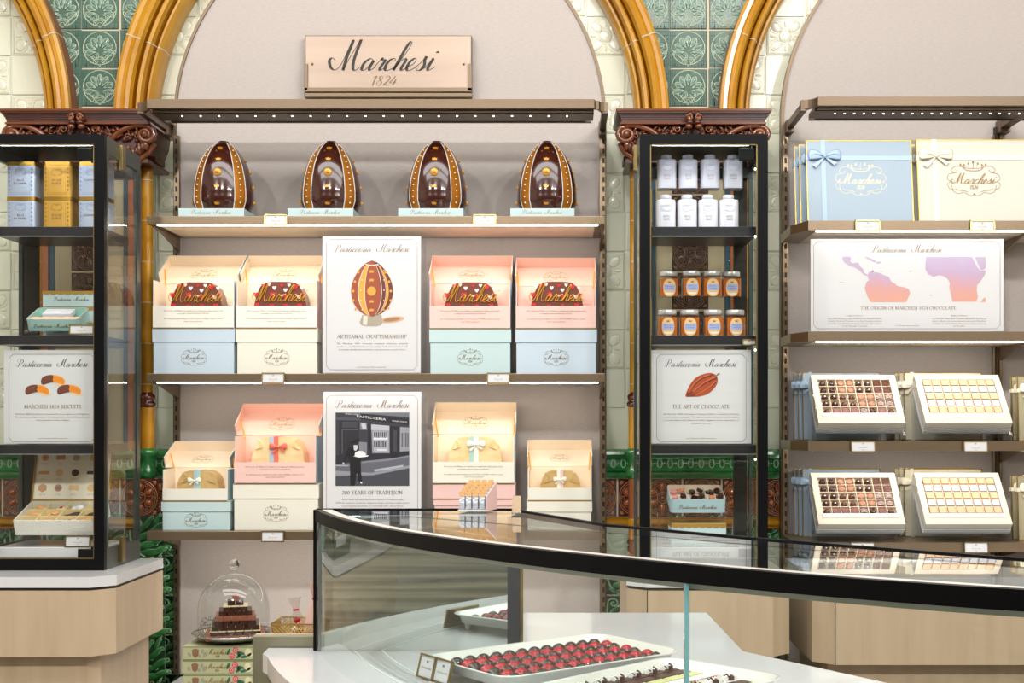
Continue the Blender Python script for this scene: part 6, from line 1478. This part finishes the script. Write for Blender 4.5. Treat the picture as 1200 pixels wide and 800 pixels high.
def front_counter():
    O = offs(G, -.098)
    t = thing('marble_counter', 'rounded white marble counter under the curved glass case', 'counter', (.1, 2.3, 0))
    O = [(-.586, 2.565), (-.582, 2.50)] + [q for q in O if q[0] > -.575]
    back = [(1.2, 1.72), (.568, 2.226), (.36, 2.53), (.345, 3.03), (-.09, 3.03), (-.09, 2.60), (-.484, 2.565)]
    m = MB(); m.prismz(O + back, ZK - .035, ZK, marble); m.build('marble_top', t, True, bevel=.003)
    O2 = [(-.575, 2.56)] + [(x + .02, y + .018) for x, y in O[1:]]
    b2 = [(1.19, 1.70), (.55, 2.21), (.35, 2.51), (.335, 3.02), (-.08, 3.02), (-.08, 2.57)]
    m = MB(); m.prismz(O2 + b2, ZK - .05, ZK - .035, bronze_dk); m.build('shadow_gap', t, True)
    m = MB(); m.prismz(O2 + b2, 0, ZK - .05, maple); m.build('wood_base', t, True)
front_counter()
m = MB(); ub = pbr('aged_bronze_panel', 0x9C9880, .4, metal=.5, vary=(0x8C8870, 6, (1, 1, 1)))
m.box(X(297, 2.58), -.489, 2.572, 2.592, 0, CZ - .4375, ub); m.box(X(297, 2.58), -.489, 2.592, 2.606, CZ - .45, CZ - .4375, pbr('bronze_top_edge', 0xC8B8A0, .35, metal=.4))
tag(m.build('bronze_screen', bevel=.001), 'aged bronze screen panel behind the left end of the marble counter', 'panel')
# ---------------------------------------------------------------- trays
steel = pbr('tray_steel', 0xE2E2DA, .25, metal=.3)
parch = pbr('parchment', 0xF4EBE0, .7)
def tray(label, loc, ang):
    t = thing('baking_tray', label, 'tray', (loc[0], loc[1], ZK + .002), (0, 0, ang)); L, W = .40, .25
    m = MB(); rings = [(.026, .013, .012), (.012, .015, .03), (.006, .034, .035), (-.0005, .037, .036), (-.0015, .034, .036), (.004, .031, .035), (.010, .013, .03)]
    prof = [rrect(e, L - e, -W + e, -e, r, 5) for e, z, r in rings]; n = len(prof[0]); v = []
    for (e, z, r), P in zip(rings, prof): v += [(a, b, z) for a, b in P]
    # inside surface
    ins = [(.030, .0155, .014), (.016, .0165, .03), (.0105, .034, .035)]
    order = [rings[0], rings[1], rings[3]]
    prof = []; v = []
    R = [(.024, .012, .014), (.012, .014, .03), (.004, .034, .036), (-.0015, .036, .038), (-.003, .0345, .039), (-.0015, .033, .038)]
    for e, z, r in R: v += [(a, b, z) for a, b in rrect(e, L - e, -W + e, -e, r, 5)]
    k = len(R)
    m.add(v, [(q * n + i, q * n + (i + 1) % n, (q + 1) * n + (i + 1) % n, (q + 1) * n + i) for q in range(k - 1) for i in range(n)], steel, True)
    m.add(v, [tuple(range(n))], steel); m.build('tray_pan', t)
    for a, b in ((.03, -.03), (L - .03, -.03), (.03, -W + .03), (L - .03, -W + .03)):
        m = MB(); m.lathe([(.006, 0), (.008, .012)], (a, b, 0), 12, steel); m.build('tray_foot', t)
    m = MB(); P = []; N = 90
    for i in range(N):
        u = 4 * i / N; s_ = int(u); f = u - s_; w = .003 * sin(i * 2.1)
        P.append([(.026 + (L - .052) * f, -W + .024 + w), (L - .026 + w, -W + .024 + (W - .048) * f), (L - .026 - (L - .052) * f, -.024 + w), (.026 + w, -.024 - (W - .048) * f)][s_])
    m.prismz(P, .0148, .0156, parch); m.build('parchment_sheet', t)
    return t
T1 = (-.2435, 2.283); a1 = radians(37.7)
tr = tray('steel tray of red and dark bonbons inside the curved glass case', T1, a1); MT1 = wm(tr)
red_b = pbr('red_bonbon', 0x9E0416, .2, coat=.3, vary=(0xAC081C, 40, (1, 1, 1))); dk_b = pbr('dark_bonbon', 0x2A120E, .16, coat=.5)
def bonbon(mt):
    m = MB(); m.ell((0, 0, 0), (.0150, .0125, .0165), mt, 16, 6, half=True); m.lathe([(.0001, 0), (1, 0)], (0, 0, 0), 3, mt, Matrix.Diagonal((.001, .001, .001, 1)))
    for k in (-1, 0, 1): m.tube([(.0146 * cos(a) * .98, k * .0042, .0163 * sin(a) * (1 - .06 * abs(k))) for a in [pi * i / 8 for i in range(1, 8)]], .0008, mt, 4)
    return m
bb = {}
ordn = ('first', 'second', 'third', 'fourth', 'fifth', 'sixth', 'seventh', 'eighth', 'ninth', 'tenth', 'eleventh', 'twelfth')
for r_ in range(7):
    for c_ in range(12):
        k = r_ % 2
        if k not in bb: o = bonbon((dk_b, red_b)[k]).build('bonbon'); bb[k] = o
        else: o = bb[k].copy(); COL.objects.link(o)
        o.matrix_basis = MT1 @ Matrix.Translation((.046 + .0287 * c_ + (.006 if k else 0), -.036 - .0295 * r_, .0157)) @ Matrix.Rotation(rr.uniform(-.12, .12), 4, 'Z')
        tag(o, 'glossy %s bonbon, %s row from the back, %s from left end' % (('dark brown', 'red')[k], ordn[r_], ordn[c_]), 'bonbon', 'bonbons on the tray')
T2 = (-.084, 1.986); a2 = radians(46)
tr2 = tray('steel tray of chocolate bark slices at the front of the glass case', T2, a2); MT2 = wm(tr2)
def bark(kind):
    m = MB(); r3 = random.Random(kind); D_ = pbr('bark_dark', 0x4A2A20, .4); Gn = pbr('bark_pistachio', 0xC4C68C, .5); Wt = pbr('bark_white', 0xF0EDE4, .4); Rd = pbr('bark_berry', 0xD23A22, .4)
    base = (D_, D_, Gn, Wt, D_, Wt, D_, Gn)[kind]
    m.prismz([(-.0195, -.0105), (.019, -.011), (.0205, -.002), (.0195, .011), (-.018, .0105), (-.0205, .003)], 0, .008, base)
    if kind in (0, 5):
        for k in range(9):
            x, y = r3.uniform(-.018, .018), r3.uniform(-.009, .009); a = r3.uniform(0, 3)
            m.box(-.0055, .0055, -.0014, .0014, -.001, .006, Wt if k % 3 else D_, M=Matrix.Translation((x, y, .010)) @ Matrix.Rotation(a, 4, 'Z') @ Matrix.Rotation(r3.uniform(-.7, .7), 4, 'Y'))
    if kind == 4:
        for k in range(2): m.ell((-.009 + .018 * k, 0, .009), (.0042, .0042, .003), Rd, 8, 5)
    return m
bk = {}; bn = ('dark bark slice topped with white curls', 'plain dark bark slice', 'pistachio green bark slice', 'plain white bark slice', 'dark bark slice dotted with red berries', 'white bark slice with curls', 'smooth dark bark slice', 'pale green bark slice')
for r_ in range(8):
    for c_ in range(8):
        if r_ not in bk: o = bark(r_).build('chocolate_bark'); bk[r_] = o
        else: o = bk[r_].copy(); COL.objects.link(o)
        o.matrix_basis = MT2 @ Matrix.Translation((.052 + .0425 * c_, -.037 - .0252 * r_, .0157)) @ Matrix.Rotation(rr.uniform(-.06, .06), 4, 'Z')
        tag(o, '%s, %s row from back, %s from left' % (bn[r_], ordn[r_], ordn[c_]), 'chocolate', 'bark slices on the tray')
# pair of price cards at the tray
M1 = Matrix.Translation((T1[0], T1[1], ZK)) @ Matrix.Rotation(a1 - pi / 2, 4, 'Z')
for k in range(2):
    t = thing('price_card_holder', 'gold framed card holder standing at the bonbon tray, %s of the two' % ('left', 'right')[k], 'card holder', tuple((M1 @ Vector((.028 + .052 * k, -.016, .0022)))), (radians(-14), 0, a1 - pi / 2), 'card holders at the bonbon tray')
    W, Hh, e = .0255, .042, .003
    m = MB()
    for a in ((-W, W, 0, e), (-W, W, Hh - e, Hh), (-W, -W + e, 0, Hh), (W - e, W, 0, Hh)): m.box(a[0], a[1], -.003, .0, a[2], a[3], brass)
    m.box(-W, W, 0, .0015, 0, Hh, brass); m.build('frame', t)
    m = MB(); m.box(-W + e, W - e, -.001, 0, e, Hh - e, paper); crown(m, 0, Hh * .72, .008, -.0013, goldp); text(m, 'Marchesi 1824', 0, Hh * .4, .005, -.0013, goldp, width=.03); m.build('card', t)
# sugar sticks and small holder on the case
def stick():
    m = MB(); w = pbr('white_sachet_foil', 0xB8BAC2, .35, metal=.3, bump=('voronoi', 260, .3)); g_ = pbr('gold_sachet_top', 0x86602A, .35, metal=.4)
    m.prismx([(-.003, 0), (.003, 0), (.0035, .012), (.0025, .024), (-.0015, .024), (-.0035, .012)], -.0048, .0048, w); m.prismx([(-.002, .024), (.003, .024), (.0035, .034), (.0005, .0345)], -.005, .005, g_)
    return m
rk = thing('sachet_rack', 'white stepped rack holding gold topped sachets on the glass case', 'rack', (X(556, 2.5), 2.49, ZT + .0015))
m = MB(); m.M = Matrix()
for k in range(5): m.box(-.029 + .0035 * k, .024 + .0035 * k, -.032 + .0125 * k, -.0195 + .0125 * k, 0, .003 + .005 * k, paper)
m.build('rack_step', rk, bevel=.0004); m = MB(); m.add([(.025, -.03, 0), (.0265, -.03, 0), (.043, .035, 0), (.0415, .035, 0), (.025, -.03, .028), (.0265, -.03, .028), (.043, .035, .056), (.0415, .035, .056)], [(0, 3, 2, 1), (4, 5, 6, 7), (0, 1, 5, 4), (1, 2, 6, 5), (2, 3, 7, 6), (3, 0, 4, 7)], pink_p); m.build('rack_side', rk)
so = None; MR = wm(rk)
for r_ in range(5):
    for c_ in range(4):
        if so is None: so = stick().build('sachet'); o = so
        else: o = so.copy(); COL.objects.link(o)
        o.matrix_basis = MR @ Matrix.Translation((-.0215 + .0128 * c_ + .0035 * r_, -.0265 + .0125 * r_, .0035 + .005 * r_)) @ Matrix.Rotation(radians(-8), 4, 'X')
        tag(o, 'white sachet with gold top, %s row from front, %s from left in the rack' % (ordn[r_], ordn[c_]), 'sachet', 'sachets in the rack')
t = thing('menu_holder', 'small tilted metal holder on the case right of the sachets', 'holder', (X(605, 2.40), 2.40, ZT + .0015), (0, 0, 0))
m = MB(); m.prismx([(-.006, 0), (.02, 0), (.02, .002), (-.006, .002)], -.009, .009, silver); m.build('foot', t); m = MB(); m.prismx([(0, .002), (.003, .002), (.024, .032), (.021, .032)], -.008, .008, bronze); m.build('plate', t)
# ---------------------------------------------------------------- cake stand, boxes and basket behind
zL = CZ - .865
m = MB(); m.box(-1.275, .15, 3.46, 4.295, zL - .035, zL, marble); lc = thing('rear_counter', 'low white marble counter behind the stacked olive boxes', 'counter', (-.5, 3.9, 0)); m.build('marble_top', lc, True, bevel=.002)
m = MB(); m.box(-1.262, .14, 3.48, 4.29, 0, zL - .035, maple); m.build('wood_base', lc, True)
olv = pbr('olive_card', 0xA6A67E, .5); olv_d = pbr('olive_print_dark', 0x5E6A44, .5)
fl = [pbr('rose_print', 0xB8404C, .5), pbr('rose_print_light', 0xD88080, .5), pbr('leaf_print', 0x2E5E44, .5), pbr('brown_print', 0x7A5A40, .5), pbr('grey_print', 0x8A8C78, .5), pbr('cream_print', 0xC8C49C, .5)]
ox0, ox1 = X(214, 3.7), X(214, 3.7) + .285
zt = CZ - .6586
for k in range(5):
    h = .0412; z1 = zt - h * k; z0 = z1 - h + .0008
    t = thing('floral_box', 'flat olive box with printed rose, %s from the top of the stack' % ordn[k], 'box', ((ox0 + ox1) / 2 - .0015 * (k % 2), 3.7, z0), group='stacked olive boxes with roses')
    W = (ox1 - ox0) / 2
    m = MB(); m.box(-W, W, 0, .2, 0, h - .001, olv); m.build('box_body', t, bevel=.0008)
    m = MB(); m.stroke([(-W + .002, .002), (W - .002, .002), (W - .002, h - .003), (-W + .002, h - .003)], .0022, -.0004, olv_d, closed=True); s = 3.7 / F; c = lambda px: (px - 214) * s - W
    m.disc(c(229), h * .5, 8.5 * s * .45, .013, -.0006, fl[3], 12); m.disc(c(229), h * .66, 4.4 * s, .006, -.0007, fl[3], 12)
    for a, b, r in ((222, .4, .006), (237, .62, .006), (240, .4, .007), (234, .3, .005)): m.disc(c(a), h * b, r * 1.2, r * .8, -.0005, fl[4], 9, a)
    for a, b, r in ((276, .70, .0085), (272, .30, .0085)):
        m.disc(c(a), h * b, r, r, -.0008, fl[0], 12); 
        for q in range(5): m.disc(c(a) + r * .5 * cos(q * 1.256), h * b + r * .5 * sin(q * 1.256), r * .3, r * .3, -.0010, fl[1], 8)
    for a, b, ro in ((280, .3, .6), (283, .5, -.3), (268, .6, 1.2), (286, .25, .2), (279, .5, 2.)): m.disc(c(a), h * b, .010, .0042, -.0006, fl[2], 10, ro)
    m.disc(c(291), h * .55, .010, .012, -.0005, fl[5], 9); m.disc(c(293), h * .35, .009, .006, -.0005, fl[5], 9, .5)
    script(m, 'Marchesi', c(255), h * .42, .014, -.0006, goldp, n=3, thick=.12, thin=.05); script(m, '1824', c(255), h * .2, .006, -.0006, goldp, n=3, thick=.2, thin=.1); m.build('floral_print', t)
sx, sy = X(274.5, 3.8), 3.8
t = thing('cake_stand', 'silver footed plate on top of the olive boxes', 'plate', (sx, sy, zt + .0005))
m = MB(); m.lathe([(.0001, .008), (.05, .008), (.09, .011), (.112, .021), (.121, .027), (.123, .025), (.114, .018), (.092, .007), (.05, .004), (.0001, .004)], (0, 0, 0), 48, silver); m.build('plate_dish', t)
for k in range(4):
    m = MB(); m.ell((.06 * cos(pi / 4 + k * pi / 2), .06 * sin(pi / 4 + k * pi / 2), .0035), (.008, .008, .0035), silver, 10, 6); m.build('plate_foot', t)
zp0 = zt + .0005
KN = pbr('knob_glass', 0xF4F6F4, .0); KN.node_tree.nodes['Principled BSDF'].inputs['Transmission Weight'].default_value = 1.
t = thing('glass_dome', 'clear glass dome with ball knob covering the chocolate pyramid', 'dome', (sx, sy, zp0 + .012))
dm = glass('dome_glass', (.95, .96, .955, 1), 1.5)
R, hh = .1045, .186
prof = [(R, 0), (R * 1.0, hh - R)] + [(R * cos(a), hh - R + R * sin(a)) for a in [pi / 2 * i / 14 for i in range(1, 14)]] + [(.009, hh - .0008)]
m = MB(); m.lathe(prof, (0, 0, 0), 56, dm); m.lathe([(r_ - .003 if r_ > .02 else r_, z_ - (.003 if z_ > .09 else 0)) for r_, z_ in prof][::-1], (0, 0, 0), 56, dm); m.build('dome_shell', t)
m = MB(); m.lathe([(.016, hh - .003), (.010, hh + .004), (.0085, hh + .008), (.011, hh + .012)], (0, 0, 0), 24, dm); m.ell((0, 0, hh + .026), (.0165, .0165, .0165), KN, 24, 14); m.build('dome_knob', t)
m = MB(); M_ = Matrix.Translation((-.045, -R * .905, .05)); m.M = M_; crest(m, 0, 0, .062, .0, inkm, .014); m.build('dome_crest', t)
# pyramid of layered chocolates
def piece(kind):
    m = MB(); a = .0108; body_ = choc if kind != 2 else pbr('milk_square', 0x92543F, .4)
    m.box(-a, a, -a, a, 0, .0105, body_); m.box(-a, a, -a, a, .0105, .0132, (choc, pbr('ivory_layer', 0xE6DCB0, .4), pbr('pink_layer', 0x9A5C48, .4))[kind]); return m
pc = {}; lay = [(7, 2), (6, 1), (6, 0), (5, 0), (5, 2), (4, 0), (3, 1), (2, 0), (1, 2)]; ln = ('bottom', 'second', 'third', 'fourth', 'fifth', 'sixth', 'seventh', 'eighth', 'top'); tn = ('dark', 'ivory topped', 'pink topped'); z = zp0 + .0125
P_ = .0243
for li, (n, kd) in enumerate(lay):
    q = 0
    for i in range(n):
        for j in range(n):
            if 0 < i < n - 1 and 0 < j < n - 1: continue
            if kd not in pc: o = piece(kd).build('layered_chocolate'); pc[kd] = o
            else: o = pc[kd].copy(); COL.objects.link(o)
            rzz = radians(14); lx, ly = (i - (n - 1) / 2) * P_, (j - (n - 1) / 2) * P_
            if li == 2: lx *= .94; ly *= .94
            if li == 4: lx *= .93; ly *= .93
            o.matrix_basis = Matrix.Translation((sx + .004 + lx * cos(rzz) - ly * sin(rzz), sy + lx * sin(rzz) + ly * cos(rzz), z)) @ Matrix.Rotation(rzz, 4, 'Z')
            tag(o, '%s chocolate square, %s pyramid layer, %s column from left, %s from front' % (tn[kd], ln[li], ordn[i], ordn[j]) , 'chocolate', 'squares of the chocolate pyramid')
    z += .0134
# wire basket with cellophane bags
t = thing('wire_basket', 'gold wire mesh basket behind the left end of the glass case', 'basket', (-.545, 2.71, CZ - .50))
m = MB(); gw = pbr('gold_wire', 0xC8A860, .3, metal=.8)
W0, W1, D0, D1, Hb = .050, .058, .04, .05, .072
m.tube([(-W1, -D1, Hb), (W1, -D1, Hb), (W1, D1, Hb), (-W1, D1, Hb)], .0016, gw, 6, closed=True); m.tube([(-W0, -D0, .002), (W0, -D0, .002), (W0, D0, .002), (-W0, D0, .002)], .0016, gw, 6, closed=True)
def wp(s_, u, v):
    a, d_ = W0 + (W1 - W0) * v, D0 + (D1 - D0) * v; z = .002 + (Hb - .002) * v
    return [(-a + 2 * a * u, -d_, z), (a, -d_ + 2 * d_ * u, z), (a - 2 * a * u, d_, z), (-a, d_ - 2 * d_ * u, z)][s_]
for s_ in range(4):
    for k in range(-9, 15):
        for dr in (1, -1):
            pts = []
            for q in range(13):
                v = q / 12; u = k / 14 + v * .65 if dr > 0 else k / 14 + .65 - v * .65
                if 0 <= u <= 1: pts.append(wp(s_, u, v))
            if len(pts) > 1: m.tube([pts[0], pts[-1]], .0011, gw, 4)
m.build('wire_mesh', t)
cel = glass('cellophane', (.93, .9, .88, 1), 1.4, .12)
for k, (bx, by, hz, cc) in enumerate(((-.524, 2.69, .15, 'pink'), (-.553, 2.72, .115, 'red'), (-.512, 2.725, .17, 'clear'))):
    t = thing('cellophane_bag', '%s cellophane bag of sweets in the wire basket' % {'pink': 'pale pink tinted', 'red': 'shorter red filled', 'clear': 'tallest clear'}[cc], 'sweet bag', (bx, by, CZ - .495), (0, radians((4, -6, 8)[k]), 0), 'bags in the wire basket')
    m = MB(); n = 12; rings = [(.014, 0), (.019, .03), (.018, .06), (.010, hz * .7), (.005, hz * .78), (.013, hz)]
    v = [((r_ * (1 + .18 * sin(i * 2.6 + j))) * cos(2 * pi * i / n), r_ * .8 * (1 + .18 * cos(i * 1.9 + j)) * sin(2 * pi * i / n), z_) for j, (r_, z_) in enumerate(rings) for i in range(n)]
    m.add(v, [(j * n + i, j * n + (i + 1) % n, (j + 1) * n + (i + 1) % n, (j + 1) * n + i) for j in range(len(rings) - 1) for i in range(n)], cel if cc != 'pink' else pbr('pink_film', 0xDDB4A8, .4), False); m.build('bag_film', t)
    m = MB(); m.tube([(0, 0, hz * .76), (0, 0, hz * .79)], .0065, pbr('red_tie', 0xB02028, .4), 10)
    for q in range(7): m.ell((.007 * cos(q * 2.4), .006 * sin(q * 2.4), .012 + q * .009), (.008, .008, .007), (red_b, parch, fl[1])[q % 3] if cc != 'clear' else (parch, fl[1])[q % 2], 8, 5)
    m.build('sweets_and_tie', t)
SL = 2.2
# ---------------------------------------------------------------- lights and camera
def area(name, loc, rot, sx, sy, e, col=(1, .985, .96)):
    l = bpy.data.lights.new(name, 'AREA'); l.shape = 'RECTANGLE'; l.size = sx; l.size_y = sy; l.energy = e; l.color = col
    o = bpy.data.objects.new(name, l); COL.objects.link(o); o.location = loc; o.rotation_euler = rot; return o
area('ceiling_lamp', (-.4, 2.7, 3.8), (radians(12), 0, 0), 4.2, .5, 70, (1, .985, .96))
area('ceiling_lamp', (0, 1.9, 3.8), (radians(28), 0, 0), 4.6, .7, 100, (1, .985, .97))
for lx in (-2.05, -.35, 1.75, 2.7): area('fill_spot', (lx, -.2, 3.7), (radians(48), 0, radians(0 if lx < 0 else 28)), .22, .22, 66, (1, .99, .98))  # unseen spots added as fill for posters and counter faces
for xa, xb, py in ((-1.28, .13, 263.5), (-1.28, .13, 448.5), (-1.28, .13, 633.5), (.79, 1.45, 270.5), (.79, 1.45, 400.5), (.79, 1.45, 529)):
    area('shelf_led_lamp', ((xa + xb) / 2, 4.055, Z(py, 4.0) - .0045), (radians(24), 0, 0), xb - xa, .012, SL * (xb - xa) * (.5 if py > 500 and xa > 0 else .75 if py > 400 else 1), (1, .96, .9))
w = bpy.data.worlds.new('world'); sc.world = w; w.use_nodes = True
w.node_tree.nodes['Background'].inputs[0].default_value = (.9, .95, 1, 1); w.node_tree.nodes['Background'].inputs[1].default_value = .4
cam = bpy.data.cameras.new('camera'); co = bpy.data.objects.new('camera', cam); COL.objects.link(co); sc.camera = co
co.location = (0, 0, CZ); co.rotation_euler = (radians(90), 0, 0); cam.sensor_width = 36; cam.lens = F / 1200 * 36
cam.shift_x = -(CX - 600) / 1200; cam.shift_y = (CY - 400) / 1200; cam.clip_start = .05
sc.view_settings.view_transform = 'Standard'; sc.view_settings.look = 'None'; sc.view_settings.gamma = 1; sc.view_settings.use_curve_mapping = False
sc.view_settings.exposure = EXPOSURE
sc.cycles.transparent_max_bounces = 32; sc.cycles.max_bounces = 10; sc.cycles.glossy_bounces = 6; sc.cycles.use_denoising = True
sc.cycles.caustics_reflective = False; sc.cycles.sample_clamp_indirect = 6
